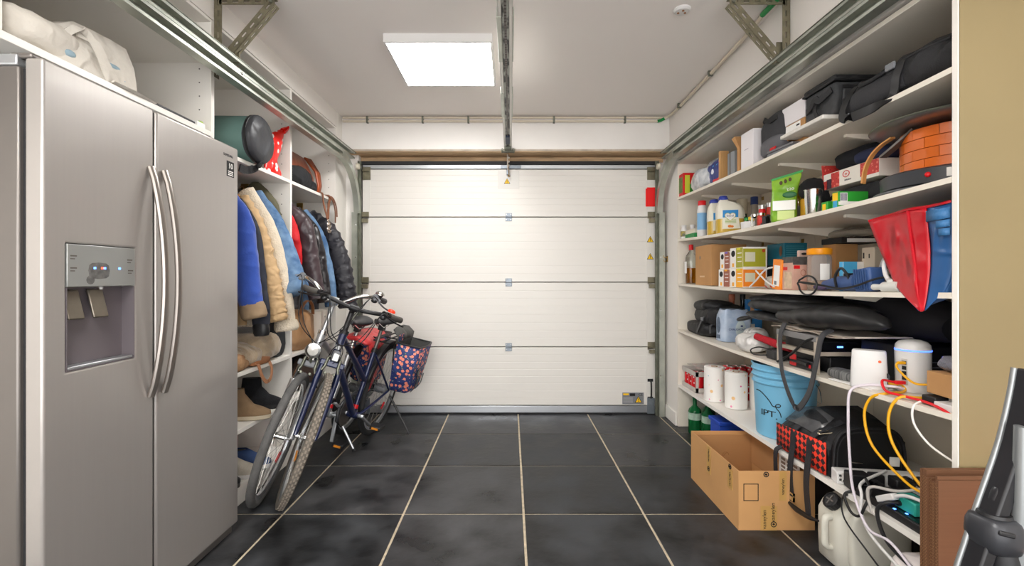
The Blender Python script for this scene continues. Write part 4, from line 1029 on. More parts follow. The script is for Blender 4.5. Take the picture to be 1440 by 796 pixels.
    for sy in (-1, 1):
        g.tube(cr([bbv + Vector((0, sy * 0.03, 0)), bbv + Vector((-0.1, sy * 0.045, 0.015)), Vector((xr, sy * 0.062, hz))], 4), [0.0115, 0.010, 0.008], 8)
        g.tube([st_top - su * 0.03 + Vector((0, sy * 0.018, 0)), Vector((xr, sy * 0.062, hz))], 0.0075, 8)
    obj('frame', g, mf, t, sharp=60)
    if sp.get('band'):
        a, b = P(h0 + 0.05), P(h0 + 0.075)
        obj('band', G().tube([a, b], 0.0242, 12), m_silver, t, label='silver band on the head tube')
    obj('head_lug', G().tube([bbv + su * 0.04, bbv + su * 0.065], 0.0178, 12), m_red, t, label='red sticker low on the seat tube')
    # seat post and saddle
    pt = st_top + su * sp['post']
    obj('seat_post', G().tube([st_top - su * 0.02, pt], 0.0125, 10), sp['postm'], t)
    obj('seat_clamp', G().tube([st_top - su * 0.018, st_top + su * 0.012], 0.0205, 12).box(pt.x - 0.03, pt.x + 0.03, -0.018, 0.018, pt.z - 0.015, pt.z + 0.018), m_black, t, bevel=0.002)
    rings = []
    for i in range(13):
        q = i / 12; x = 0.15 - 0.28 * q
        w_ = 0.018 + 0.072 * (max(0, q - 0.25) / 0.75) ** 1.3 if q < 0.93 else 0.07
        if i == 0: w_ = 0.010
        if i == 12: w_ = 0.045
        zt = pt.z + 0.062 + 0.018 * (q - 0.45) ** 2 * 4; hh = 0.020 + 0.018 * q
        rings.append([Vector((pt.x + x, w_ * math.cos(a), zt - hh * 0.5 + hh * (0.75 if math.sin(a) > 0 else 1.0) * math.sin(a))) for a in [2 * math.pi * j / 14 for j in range(14)]])
    sd = obj('saddle', G().loft(rings), mat('black_vinyl', '37373A', 0.38, var=0.1), t, sub=1, sharp=80)
    g = G()
    for sy in (-1, 1): g.tube([(pt.x + 0.11, sy * 0.012, pt.z + 0.045), (pt.x + 0.04, sy * 0.022, pt.z + 0.012), (pt.x - 0.04, sy * 0.022, pt.z + 0.012), (pt.x - 0.11, sy * 0.03, pt.z + 0.04)], 0.0035, 6)
    obj('saddle_rails', g, m_chrome, sd)
    # drive train
    cw = obj('chainring', G().lathe([(0.02, -0.002), (0.088, -0.002), (0.09, 0), (0.088, 0.002), (0.02, 0.002)], 32, (bbv.x, -0.05, bbv.z), 'y'), m_steeld, t)
    for sy, aa in ((-1, sp['crank']), (1, sp['crank'] + math.pi)):
        g = G()
        e = bbv + Vector((0.165 * math.cos(aa), sy * 0.078, 0.165 * math.sin(aa)))
        g.bar(bbv + Vector((0, sy * 0.06, 0)), e, 0.014, 0.024, (0, 1, 0))
        g.tube([bbv + Vector((0, sy * 0.035, 0)), bbv + Vector((0, sy * 0.075, 0))], 0.013, 8)
        pg = G().box(e.x - 0.045, e.x + 0.045, e.y + sy * 0.02, e.y + sy * 0.095, e.z - 0.012, e.z + 0.012)
        pe = obj('pedal', pg, m_black, t, bevel=0.004)
        obj('crank', g, m_alu, t, bevel=0.004)
        obj('reflector', G().box(e.x + 0.045, e.x + 0.048, e.y + sy * 0.035, e.y + sy * 0.08, e.z - 0.007, e.z + 0.007), mat('amber_reflector', 'D98A2A', 0.3), pe)
    if sp.get('guard'):
        poly = [(xr - 0.05, hz - 0.04), (bbv.x, bbv.z - 0.105), (bbv.x + 0.1, bbv.z - 0.04), (bbv.x + 0.1, bbv.z + 0.06), (bbv.x + 0.02, bbv.z + 0.105), (xr - 0.05, hz + 0.045)]
        obj('chain_guard', G().prism(poly, -0.075, -0.052, 'y'), mat('smoke_guard', '3A3B3E', 0.25), t, bevel=0.012)
    else:
        g = G().tube([(bbv.x, -0.05, bbv.z + 0.09), (xr, -0.05, hz + 0.04)], 0.005, 6).tube([(bbv.x, -0.05, bbv.z - 0.09), (xr, -0.05, hz - 0.04)], 0.005, 6)
        obj('chain', g, m_steeld, t)
    obj('rear_hub_gear', G().tube([(xr, -0.045, hz), (xr, 0.04, hz)], 0.035, 14), m_grey, rw)
    # mudguard over the rear wheel
    n = 20; rings = []
    for i in range(n + 1):
        a = RAD(20 + 165 * i / n); rr = R_ + 0.022
        rings.append([Vector((xr + (rr - dz) * math.cos(a), y, hz + (rr - dz) * math.sin(a))) for y, dz in ((-0.028, 0.014), (-0.02, 0.0), (0, -0.004), (0.02, 0.0), (0.028, 0.014))])
    obj('mudguard', G().loft(rings, closed=False, cap=False), m_black, t, solid=0.002)
    # rack
    zr = 2 * R_ + 0.045
    g = G()
    for sy in (-0.055, 0.0, 0.055): g.tube([(xr + 0.2, sy, zr), (xr - 0.2, sy, zr)], 0.006, 8)
    for x in (xr + 0.2, xr, xr - 0.2): g.tube([(x, -0.06, zr), (x, 0.06, zr)], 0.006, 8)
    for sy in (-1, 1):
        g.tube([(xr - 0.08, sy * 0.06, zr), (xr, sy * 0.07, hz + 0.02)], 0.005, 8).tube([(xr + 0.1, sy * 0.06, zr), (xr + 0.0, sy * 0.07, hz + 0.02)], 0.005, 8)
    obj('luggage_rack', g, sp['rack'], t)
    obj('rear_lamp', G().box(xr - 0.235, xr - 0.205, -0.04, 0.04, zr - 0.02, zr + 0.02), m_red, t, bevel=0.006)
    # kickstand
    k0 = Vector(sp['ks'][0]); k1 = Vector(sp['ks'][1])
    ks = obj('kickstand', G().tube([k0, k0.lerp(k1, 0.55), k1], [0.009, 0.008, 0.007], 8), sp['ksm'], t)
    obj('foot', G().tube([k1.lerp(k0, 0.06), k1], [0.010, 0.013], 8), m_rubber, ks)
    return t, S, P, s0, stem_top, half, h0, h1, nn, u, zr

sp1 = dict(R=0.345, frame=m_silver, fork=m_silver, tyref=m_tyre1, susp=True, head=0.15, stem_r=0.0135, stem=m_silver, bar_s=0.80, grip=mat('grey_grip', '4A4A4C', 0.7), lever=m_grey, barm=m_chrome,
           bar=[(0, 0, 0), (0.0, 0.05, 0.0), (0.0, 0.12, 0.055), (-0.03, 0.19, 0.075), (-0.09, 0.235, 0.07), (-0.17, 0.262, 0.055)],
           seat_tube=0.43, post=0.16, postm=m_chrome, crank=RAD(100), rack=m_alu, guard=False,
           tubes=lambda P, h0, h1, bb, su, stt: [(P(h0 + 0.02), bb, 0.022), (P(h1 - 0.03), bb + su * 0.30, 0.017)], ks=[(-0.16, 0.045, 0.26), (-0.14, 0.22, 0.062)], ksm=m_alu)
sp2 = dict(R=0.345, frame=m_navy, fork=m_navy, tyref=m_tyre2, diamond=True, head=0.15, stem_r=0.016, stem=m_black, bar_s=0.75, grip=mat('charcoal_grip', '55524E', 0.75), lever=m_black, barm=m_black, band=True,
           bar=[(0, 0, 0), (0.0, 0.05, 0.0), (0.0, 0.12, 0.01), (-0.02, 0.18, 0.015), (-0.05, 0.235, 0.012), (-0.09, 0.285, 0.004)],
           seat_tube=0.44, post=0.16, postm=m_steeld, crank=RAD(35), rack=m_black, guard=True,
           tubes=lambda P, h0, h1, bb, su, stt: [(P(h0 + 0.02), bb, 0.021), (P(h1 - 0.02), bb + su * 0.23, 0.0175)], ks=[(-0.56, 0.075, 0.30), (-0.50, 0.30, 0.082)], ksm=m_black)
L1, L2 = RAD(13.5), RAD(12.5)
r1 = bike('silver bicycle with round headlamp and chrome handlebar, parked against the wardrobe', (-1.285, 3.03, 0.004), RAD(-92.2), L1, RAD(13), sp1)
r2 = bike('navy blue bicycle with dusty diamond tread tyre and floral panniers, on the aisle side', (-1.115, 3.02, 0.004), RAD(-96.5), L2, RAD(28), sp2)
b1, b2 = r1[0], r2[0]
# headlamps and bells
def lampset(r, big):
    t, S, P, s0, stp, half, h0, h1, nn, u, zr = r
    if big:
        c = P(s0 + 0.07) + nn * 0.085
        Mx = Matrix.Translation(c) @ Vector((1, 0, 0)).rotation_difference(Vector((1, 0, -0.05))).to_matrix().to_4x4() @ Matrix.Rotation(RAD(90), 4, 'Y')
        hl = obj('headlamp', G().lathe([(0, -0.055), (0.018, -0.05), (0.036, -0.02), (0.043, 0.0), (0.043, 0.008), (0.038, 0.010)], 22, M=Matrix()).xf(S @ Mx), m_chrome, t, sharp=60)
        obj('lens', G().lathe([(0, 0.013), (0.02, 0.012), (0.038, 0.008), (0.038, 0.004), (0, 0.004)], 22, M=Matrix()).xf(S @ Mx), m_lens, hl)
        obj('bracket', G().bar(P(s0 + 0.01) + nn * 0.02, P(s0 + 0.05) + nn * 0.06, 0.012, 0.006, u).xf(S), m_galvd, hl)
        c = stp + Vector((-0.06, 0.235, 0.10))
        be = obj('bell', G().lathe([(0, 0.02), (0.018, 0.018), (0.027, 0.009), (0.029, 0.0), (0.0, -0.004)], 16, c).xf(S), m_chrome, t, sharp=60)
        obj('bell_base', G().lathe([(0, 0), (0.02, 0), (0.014, -0.02), (0, -0.024)], 12, c - Vector((0, 0, 0.002))).xf(S), m_black, be)
    else:
        c = P(s0 + 0.045) + nn * 0.052
        hl = obj('headlamp', G().obox(c, (0.05, 0.042, 0.06), (0, RAD(-10), 0)).xf(S), m_grey, t, bevel=0.01)
        obj('lens', G().obox(c + Vector((0.026, 0, 0)), (0.006, 0.032, 0.04), (0, RAD(-10), 0)).xf(S), m_lens, hl, bevel=0.004)
        c = stp + Vector((-0.055, 0.215, 0.042))
        be = obj('bell', G().lathe([(0, 0.013), (0.016, 0.012), (0.023, 0.005), (0.024, -0.004), (0, -0.006)], 16, c).xf(S), mat('orange_red_bell', 'F23A17', 0.35), t, sharp=60, label='bright orange red bell')
        obj('bell_clamp', G().tube([c - Vector((0, 0, 0.006)), c - Vector((0, 0, 0.03))], 0.01, 8), m_black, be) if False else None
lampset(r1, True); lampset(r2, False)

# red plastic saddle bag over the rear rack of the silver bicycle
m_redpl = mat('faded_red_plastic', 'D23B3E', 0.38, var=0.2, vs=6, bump=0.15, bs=18, fold=(7, 0.6))
def local_thing(name, label, cat, bk, lp):
    t = thing(name, label, cat, bk.matrix_basis @ Vector(lp), tuple(bk.rotation_euler))
    return t
rb = local_thing('saddle_bag', 'faded red plastic saddle bag draped over the silver bicycle rear rack', 'bag', b1, (-0.5, 0, 0.75))
g = G().loft([[(x, y, z) for (y, z) in ((-0.10, -0.02), (-0.08, 0.035), (0.0, 0.05), (0.085, 0.04), (0.125, -0.01), (0.11, -0.02), (0.07, 0.012), (-0.06, 0.012))] for x in (-0.27, -0.15, 0.0, 0.15, 0.26)])
obj('top_flap', g.wrinkle(0.012, 9, 2), m_redpl, rb, sub=1, sharp=70)
rings = []
for z, x0, x1, y in ((0.02, -0.2, 0.24, 0.115), (-0.06, -0.16, 0.22, 0.15), (-0.15, -0.08, 0.19, 0.16), (-0.25, 0.0, 0.15, 0.155), (-0.34, 0.05, 0.14, 0.145), (-0.37, 0.07, 0.12, 0.135)):
    xm = (x0 + x1) / 2; hw = (x1 - x0) / 2
    rings.append([(xm + hw * math.cos(a), y - 0.02 + 0.028 * math.sin(a), z) for a in [2 * math.pi * j / 14 for j in range(14)]])
obj('side_flap', G().loft(rings).wrinkle(0.012, 11, 3), m_redpl, rb, sub=1, sharp=70)
# floral panniers on the navy bicycle
m_floral = pattern('floral_fabric', '26356E', [('5F8A5A', 44.0, 0.22), ('F08E74', 29.0, 0.36), ('F5D9A0', 29.0, 0.0), ('F2D9D4', 60.0, 0.14)], 19, 0.6, (8, 0.5))
m_pin = mat('pannier_lining', '4E4D4B', 0.6, var=0.2, vs=9, bump=0.15, bs=40, fold=(7, 0.5))
def pannier(label, bk, side, flap):
    t = local_thing('pannier', label, 'pannier', bk, (-0.60, side * 0.085, 0.37))
    s = side
    # an open pocket: outer wall, back, ends and floor
    W0, W1, T, Hh = 0.125, 0.155, 0.15, 0.36
    rings = []
    for z, wa, th in ((0.0, W0 * 0.8, T * 0.75), (0.03, W0, T * 0.95), (0.2, W1, T * 1.05), (Hh, W1 * 1.02, T * 1.12)):
        rings.append([(-wa, 0, z), (-wa * 0.5, 0, z), (wa * 0.5, 0, z), (wa, 0, z), (wa, s * th * 0.5, z), (wa * 0.97, s * th, z), (wa * 0.4, s * th * 1.1, z), (-wa * 0.4, s * th * 1.1, z), (-wa * 0.97, s * th, z), (-wa, s * th * 0.5, z)])
    g = G().loft(rings, cap=False); g.f.append(list(range(10)))
    obj('pocket', g.wrinkle(0.010, 10, 5 + s), m_floral, t, solid=0.005, sharp=60)
    rings2 = [[(x * 0.96, y * 0.94 + s * 0.006, z + 0.004) for x, y, z in r] for r in rings]
    g = G().loft(rings2, cap=False); g.f.append(list(range(10)))
    obj('lining', g.wrinkle(0.008, 10, 5 + s), m_pin, t, sharp=60)
    top = rings[-1]
    obj('edge_tape', G().tube([(x, y, z + 0.002) for x, y, z in top], 0.007, 6, closed=True), m_black, t)
    if flap:
        g = G().loft([[(-0.19, s * 0.0, Hh), (-0.1, 0, Hh + 0.0), (0.1, 0, Hh), (0.19, 0, Hh)], [(-0.19, s * 0.0, Hh + 0.05), (-0.08, -s * 0.005, Hh + 0.06), (0.09, -s * 0.005, Hh + 0.06), (0.18, 0, Hh + 0.05)],
                      [(-0.18, -s * 0.05, Hh + 0.085), (-0.07, -s * 0.06, Hh + 0.10), (0.08, -s * 0.06, Hh + 0.1), (0.16, -s * 0.05, Hh + 0.09)]], closed=False, cap=False)
        f = obj('flap', g.wrinkle(0.008, 12, 2), m_pin, t, solid=0.005, sharp=70)
        obj('flap_print', G().obox((0.12, -s * 0.004 + s * 0.012, Hh + 0.04), (0.10, 0.003, 0.05), (0, 0, 0)), m_floral, f)
    pt_ = obj('patch', G().obox((0.06, s * 0.172, 0.16), (0.055, 0.004, 0.055), (0, RAD(45), 0)), m_black, t, bevel=0.001)
    obj('patch_mark', G().obox((0.06, s * 0.1745, 0.16), (0.03, 0.002, 0.006), (0, RAD(45), 0)).obox((0.06, s * 0.1745, 0.16), (0.006, 0.002, 0.03), (0, RAD(45), 0)), m_grey, pt_)
    g = G()
    for x in (-0.08, 0.03): g.strap([(x, s * 0.176, 0.13), (x + 0.01, s * 0.172, 0.06), (x + 0.012, s * 0.160, 0.03), (x + 0.012, s * 0.14, 0.0)], 0.022, 0.004, (1, 0, 0))
    obj('strap', g, m_black, t)
    return t
pannier('open floral pannier on the aisle side of the navy bicycle', b2, 1, True)
pannier('floral pannier between the two bicycles, on the navy bicycle', b2, -1, False)
# ================================================================ storage shelving (right)
shv = thing('storage_shelving', 'cream painted wall shelving with five long sagging shelves along the right wall', 'shelving', (1.59, 2.57, 0))
Y0S, Y1S, XS, XBK = 1.412, 3.718, XR, 1.846
SH = {1: (1.813, .014), 2: (1.483, .026), 3: (1.134, .018), 4: (0.768, .020), 5: (0.335, .002)}
def zs(k, Y):
    z, s = SH[k]; return z - s * max(0.0, 1 - ((Y - 2.57) / 1.155) ** 2)
m_edge = mat('white_edge_paint', 'F1ECE3', 0.4, var=0.05, vs=8)
sp_ = obj('side_panel', G().box(XS, 1.85, 1.392, Y0S, 0, 2.094), m_edge, shv, w=True, bevel=0.0015)
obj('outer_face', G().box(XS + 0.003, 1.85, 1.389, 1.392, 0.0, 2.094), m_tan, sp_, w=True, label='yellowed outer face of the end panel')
obj('side_panel', G().box(XS, 1.85, Y1S, YF - 0.001, 0, 2.094), m_shelf, shv, w=True, bevel=0.0015)
obj('top_board', G().box(XS, 1.85, Y0S, Y1S, 2.076, 2.094), m_shelf, shv, w=True, bevel=0.0015)
ysm = [Y0S, 1.93, 2.39, 2.85, 3.30, Y1S]
for a, b in zip(ysm[:-1], ysm[1:]):
    obj('back_panel', G().box(XBK, 1.857, a + 0.0015, b - 0.0015, 0.0, 2.075), m_back, shv, w=True, bevel=0.0015)
for k in range(1, 6):
    th = 0.018 if k < 5 else 0.022
    ring = [[(x, Y0S + (Y1S - Y0S) * i / 20, zs(k, Y0S + (Y1S - Y0S) * i / 20) - dz) for x, dz in ((XS, th), (XBK, th), (XBK, 0), (XS, 0))] for i in range(21)]
    s = obj('shelf', G().loft(ring), m_shelf if k != 5 else m_lam, shv, w=True, sharp=30)
    for y in (1.98, 2.47, 3.0, 3.47):
        z = zs(k, y) - th
        gs = obj('gusset', G().prism([(XS + 0.09, z), (XS + 0.09, z - 0.012), (XBK - 0.02, z - 0.062), (XBK, z - 0.062), (XBK, z)], y, y + 0.018, 'y'), m_shelf, s, w=True, bevel=0.001)
        obj('screw_plate', G().box(XBK - 0.004, XBK - 0.0005, y - 0.045, y - 0.02, z - 0.045, z - 0.02), m_brass, s, w=True)

def sbox(name, label, cat, k, px0, px1, ytop, depth, m, X=1.36, group=None, zb=None, bevel=0.002, h=None):
    ya, yb = YX(px1, X), YX(px0, X)
    z0 = (zs(k, (ya + yb) / 2) + 0.0006) if zb is None else zb
    z1 = H - (ytop - HY) * ya / F if h is None else z0 + h
    o = single(name, label, cat, G().box(X, X + depth, ya, yb, z0, z1), m, group=group, bevel=bevel)
    return o, (X, X + depth, ya, yb, z0, z1)
def panel(o, d, face, u0, u1, v0, v1, m, name='printed_panel', th=0.0008, g=None):
    x0, x1, y0, y1, z0, z1 = d; za, zb_ = z0 + (z1 - z0) * v0, z0 + (z1 - z0) * v1
    if face == 'a':   # aisle face, u runs from the far end towards the camera
        ya, yb = y1 - (y1 - y0) * u1, y1 - (y1 - y0) * u0
        b = G().box(x0 - th, x0 + 0.0001, ya, yb, za, zb_)
    else:             # face towards the camera, u runs from the aisle to the wall
        b = G().box(x0 + (x1 - x0) * u0, x0 + (x1 - x0) * u1, y0 - th, y0 + 0.0001, za, zb_)
    return obj(name, b, m, o, w=True)

# ---------------------------------------------------------------- shelf 1 (top)
o, d = sbox('tea_tin', 'red tin with green picture at far end of the top shelf', 'tin', 1, 953.6, 961, 243, 0.10, m_red, X=1.333)
panel(o, d, 'a', .15, .85, .15, .85, mat('green_picture', '7C8B4A', 0.5, var=0.4, vs=40, col2='4C6B2E')); panel(o, d, 'c', .12, .5, .1, .9, mat('lime_print', 'C9CF3A', 0.5)); panel(o, d, 'c', .5, .9, .1, .5, mat('print_green', '3B8A3A', 0.5))
m_cloud = mat('cloudy_plastic', 'E4E4E2', 0.2, var=0.25, vs=14, col2='A9AEB5', bump=0.2, bs=30, fold=(11, 0.9))
m_navyp = pattern('navy_pack', '23357F', [('E9E9EC', 16.0, 0.30), ('C92A35', 22.0, 0.16), ('3E9BC9', 20.0, 0.14)], 16, 0.3, (10, 0.6))
pg = thing('plastic_bag', 'clear plastic bag of navy and white wrapped goods on the top shelf', 'bag', (1.45, 3.32, zs(1, 3.3)))
obj('contents', blob((1.50, 3.21, zs(1, 3.2)), (0.24, 0.32, 0.185), e=0.6, amp=0.03, fr=11, seed=51), m_navyp, pg, w=True, sharp=60)
obj('wrapper', blob((1.45, 3.41, zs(1, 3.4)), (0.21, 0.33, 0.165), e=0.7, amp=0.035, fr=13, seed=52).merge(blob((1.50, 3.28, zs(1, 3.3) + 0.06), (0.20, 0.36, 0.15), e=0.8, amp=0.035, fr=14, seed=54)), m_cloud, pg, w=True, sharp=40)
obj('red_stripe', G().strap([(1.378, 3.2, 1.835), (1.375, 3.12, 1.83), (1.38, 3.06, 1.85)], 0.016, 0.004, (0, 0.3, 1)), m_red, pg, w=True)
single('plank', 'short pale wooden plank standing upright behind the plastic bag', 'plank', G().box(1.345, 1.40, 3.015, 3.04, zs(1, 3.0), 1.992), mat('pale_wood', 'C99A62', 0.6, var=0.25, vs=8, stretch=(8, 8, 1)), bevel=0.002)
o, d = sbox('binder', 'grey ring binder standing on the top shelf', 'binder', 1, 1023, 1033, 211, 0.22, mat('grey_binder', '8C9093', 0.5), X=1.372)
panel(o, d, 'a', 0.3, 0.45, 0, 1, m_steeld, 'spine_fold')
bk_ = thing('cardboard_sheet', 'folded cardboard strip standing beside the white box on top shelf', 'cardboard', (1.40, 2.80, zs(1, 2.8)))
obj('sheet', G().loft([[(1.345, 2.765, 1.80), (1.50, 2.765, 1.80), (1.50, 2.79, 1.80), (1.345, 2.79, 1.80)], [(1.345, 2.765, 1.945), (1.50, 2.765, 1.945), (1.50, 2.79, 1.945), (1.345, 2.79, 1.945)], [(1.345, 2.82, 2.025), (1.50, 2.82, 2.025), (1.50, 2.86, 2.02), (1.345, 2.86, 2.02)]]), m_card, bk_, w=True)
o, d = sbox('box', 'tall white box standing on the top shelf', 'box', 1, 1042, 1059, 180, 0.20, mat('white_box_card', 'E6E1E3', 0.5), X=1.347)
panel(o, d, 'a', .3, .62, .52, .54, mat('faint_print', 'B9B2B8', 0.6))
dbg = thing('backpack', 'dark grey backpack pushed upright beside the tall white box', 'backpack', (1.50, 2.50, zs(1, 2.5)))
obj('body', blob((1.52, 2.50, zs(1, 2.5)), (0.30, 0.25, 0.262), e=0.55, amp=0.016, fr=10, seed=61, n=28, m=16), mat('charcoal_canvas', '39393C', 0.75, var=0.25, vs=6, bump=0.2, bs=90, fold=(7, 0.6)), dbg, w=True, sharp=60)
obj('pocket', blob((1.40, 2.48, 1.82), (0.09, 0.20, 0.10), e=0.6, amp=0.01, fr=12, seed=62), mat('grey_canvas', '66666A', 0.75, var=0.2, vs=8), dbg, w=True, sharp=60)
obj('loop', G().strap(cr([(1.40, 2.58, 2.02), (1.37, 2.54, 2.03), (1.365, 2.48, 2.00), (1.38, 2.43, 2.01)], 4), 0.024, 0.004, (0.4, 0, 1)), m_nylon, dbg, w=True)
obj('label', G().obox((1.352, 2.425, 1.842), (0.004, 0.05, 0.02), (0, 0.3, 0)), m_red, dbg, w=True)
gp = thing('laptop', 'thin grey laptop leaning under the foam sheet on the top shelf', 'laptop', (1.42, 2.36, zs(1, 2.4)))
obj('lid', G().obox((1.43, 2.36, 1.828), (0.17, 0.20, 0.012), (0, RAD(0), RAD(4))).xf(Matrix.Identity(4)), mat('laptop_grey', '77777A', 0.4, 0.4), gp, w=True, bevel=0.002)
obj('base', G().obox((1.43, 2.36, 1.812), (0.17, 0.20, 0.016), (0, 0, RAD(4))), m_grey, gp, w=True, bevel=0.002)
z0 = zs(1, 2.1)
o, d = sbox('small_carton', 'small brown carton under the foam sheet on the top shelf', 'carton', 1, 1117, 1130, 0, 0.30, m_card, X=1.39, h=0.046)
fm = single('foam_sheet', 'white polystyrene foam sheet carrying the shoe box and cooler bag', 'foam', G().box(1.318, 1.78, 1.985, 2.30, z0 + 0.05, z0 + 0.068), mat('polystyrene', 'E5E0D8', 0.8, var=0.1, vs=60, bump=0.3, bs=120), bevel=0.004)
zf = z0 + 0.0685
sb = thing('shoe_box', 'shoe box with white lid and brown bottom on the foam sheet', 'box', (1.50, 2.245, zf))
obj('bottom', G().box(1.40, 1.66, 2.235, 2.415, zf, zf + 0.075), m_card, sb, w=True, bevel=0.002)
obj('lid', G().box(1.397, 1.663, 2.232, 2.418, zf + 0.075, zf + 0.17), mat('white_lid', 'E9E4E6', 0.5), sb, w=True, bevel=0.002)
obj('paper_label', G().box(1.3985, 1.40, 2.27, 2.40, zf + 0.035, zf + 0.07), m_paper, sb, w=True)
obj('print', G().box(1.398, 1.3985, 2.275, 2.30, zf + 0.05, zf + 0.058), m_ink, sb, w=True)
cl = thing('cooler_bag', 'black and grey zipped cooler bag on the white foam sheet', 'bag', (1.50, 2.09, zf))
m_cool = mat('grey_black_nylon', '404143', 0.65, var=0.3, vs=7, bump=0.25, bs=60, fold=(10, 0.6))
g = G().box(1.372, 1.66, 1.99, 2.195, zf, zf + 0.145)
obj('body', g, m_cool, cl, w=True, bevel=0.018, seg=3)
obj('lid', G().box(1.368, 1.664, 1.986, 2.199, zf + 0.146, zf + 0.172), m_nylon, cl, w=True, bevel=0.012, seg=3)
obj('zip', G().tube([(1.368, 1.986, zf + 0.146), (1.664, 1.986, zf + 0.146), (1.664, 2.199, zf + 0.146), (1.368, 2.199, zf + 0.146)], 0.005, 6, closed=True), m_black, cl, w=True)
obj('pocket', G().box(1.40, 1.63, 1.975, 1.99, zf + 0.01, zf + 0.125), m_cool, cl, w=True, bevel=0.008)
obj('pocket_flap', G().box(1.395, 1.635, 1.972, 1.978, zf + 0.105, zf + 0.122), m_nylon, cl, w=True, bevel=0.004)
obj('strap', G().strap(cr([(1.366, 2.17, zf + 0.07), (1.355, 2.12, zf + 0.075), (1.352, 2.09, zf + 0.10), (1.355, 2.06, zf + 0.085), (1.366, 2.0, zf + 0.11)], 5), 0.028, 0.005, (0, 0, 1)).strap(cr([(1.36, 2.10, zf + 0.09), (1.352, 2.09, zf + 0.05), (1.356, 2.08, zf + 0.02)], 4), 0.02, 0.004, (0, 1, 0)), m_nylon, cl, w=True)
obj('zip_pull', G().box(1.44, 1.448, 1.968, 1.974, zf + 0.0, zf + 0.035), m_chrome, cl, w=True)
lg = thing('tripod_bag', 'long black padded bag with a strap lying at the near end of top shelf', 'bag', (1.45, 1.68, zs(1, 1.7)))
zz = zs(1, 1.7)
rings = []
for y, hx_, hz_, zc in ((1.425, 0.10, 0.062, 0.072), (1.50, 0.115, 0.072, 0.075), (1.62, 0.115, 0.07, 0.072), (1.75, 0.11, 0.066, 0.068), (1.87, 0.105, 0.062, 0.064), (1.95, 0.08, 0.05, 0.055), (1.985, 0.03, 0.02, 0.045)):
    rings.append([Vector((1.45 + hx_ * math.copysign(abs(math.cos(a)) ** .6, math.cos(a)), y, zz + zc + hz_ * math.copysign(abs(math.sin(a)) ** .6, math.sin(a)))) for a in [2 * math.pi * j / 24 for j in range(24)]])
obj('body', G().loft(rings).wrinkle(0.008, 12, 7), m_nylon, lg, w=True, sharp=60)
obj('pocket', G().tube([(1.345, 1.60, zz + 0.055), (1.34, 1.70, zz + 0.056), (1.34, 1.80, zz + 0.055), (1.348, 1.90, zz + 0.05)], [0.03, 0.042, 0.042, 0.03], 12, up=(0, 0, 1), asp=0.35), mat('matt_black_nylon', '2C2C2F', 0.7, bump=0.2, bs=150), lg, w=True, sharp=60)
g = G().strap(cr([(1.50, 1.60, zz + 0.148), (1.36, 1.605, zz + 0.135), (1.332, 1.62, zz + 0.07), (1.334, 1.64, zz + 0.01), (1.316, 1.68, zz - 0.012), (1.316, 1.83, zz - 0.008), (1.32, 1.87, zz + 0.02), (1.336, 1.86, zz + 0.08), (1.38, 1.85, zz + 0.13), (1.50, 1.84, zz + 0.13)], 6), 0.035, 0.005, (0, 1, 0.15))
obj('strap', g, m_black, lg, w=True)
obj('edge_tape', G().tube(cr([(1.35, 1.44, zz + 0.11), (1.343, 1.55, zz + 0.118), (1.345, 1.7, zz + 0.11), (1.36, 1.92, zz + 0.098)], 4), 0.005, 6), m_rubber, lg, w=True)
obj('buckle', G().box(1.328, 1.338, 1.63, 1.67, zz + 0.10, zz + 0.125), m_grey, lg, w=True, bevel=0.003)
obj('strap_slider', G().box(1.322, 1.33, 1.84, 1.86, zz + 0.006, zz + 0.016), m_grey, lg, w=True, bevel=0.003)
obj('carry_handle', G().tube(cr([(1.35, 1.68, zz + 0.12), (1.335, 1.69, zz + 0.105), (1.332, 1.74, zz + 0.10), (1.335, 1.79, zz + 0.105), (1.35, 1.80, zz + 0.118)], 5), 0.009, 8), m_nylon, lg, w=True)

# ---------------------------------------------------------------- shelf 2
def bottle(name, label, cat, c, r, h, m, capm, neck=0.4, cap=0.14, shoulder=0.68, group=None, lab=None, liquid=None, n=20, labz=(0.15, 0.55), capr=None):
    t = thing(name, label, cat, c, group=group)
    nr = r * neck
    prof = [(0, 0), (r * 0.92, 0), (r, h * 0.03), (r, h * shoulder), (r * 0.9, h * (shoulder + 0.06)), (nr, h * (shoulder + 0.16)), (nr, h * (1 - cap)), (0, h * (1 - cap))]
    obj('body', G().lathe(prof, n), m, t, sharp=50)
    cr_ = capr or nr * 1.15
    obj('cap', G().lathe([(0, h * (1 - cap)), (cr_, h * (1 - cap)), (cr_, h * 0.99), (cr_ * .9, h), (0, h)], n), capm, t, sharp=50)
    if lab: obj('paper_label', G().lathe([(r * 1.008, h * labz[0]), (r * 1.008, h * labz[1])], n).xf(Matrix.Identity(4)) if False else G().loft([[(r * 1.01 * math.cos(a), r * 1.01 * math.sin(a), z) for a in [2 * math.pi * j / n for j in range(n)]] for z in (h * labz[0], h * labz[1])], cap=False), lab, t)
    if liquid: obj('liquid', G().lathe([(0, h * 0.02), (r * 0.93, h * 0.02), (r * 0.95, h * liquid[1]), (0, h * liquid[1])], n), liquid[0], t, sharp=50)
    return t
for x, y, lb_ in ((1.350, 3.66, 'far small white medicine bottle at the end of the second shelf'), (1.395, 3.60, 'near small white medicine bottle at the end of the second shelf')):
    bottle('medicine_bottle', lb_, 'bottle', (x, y, zs(2, y)), 0.024, 0.105, m_white, m_white, neck=0.7, shoulder=0.62, lab=mat('yellow_dark_label', 'C9B24A', 0.6, var=0.5, vs=40, col2='4A5A66'), group='white medicine bottles on the second shelf')
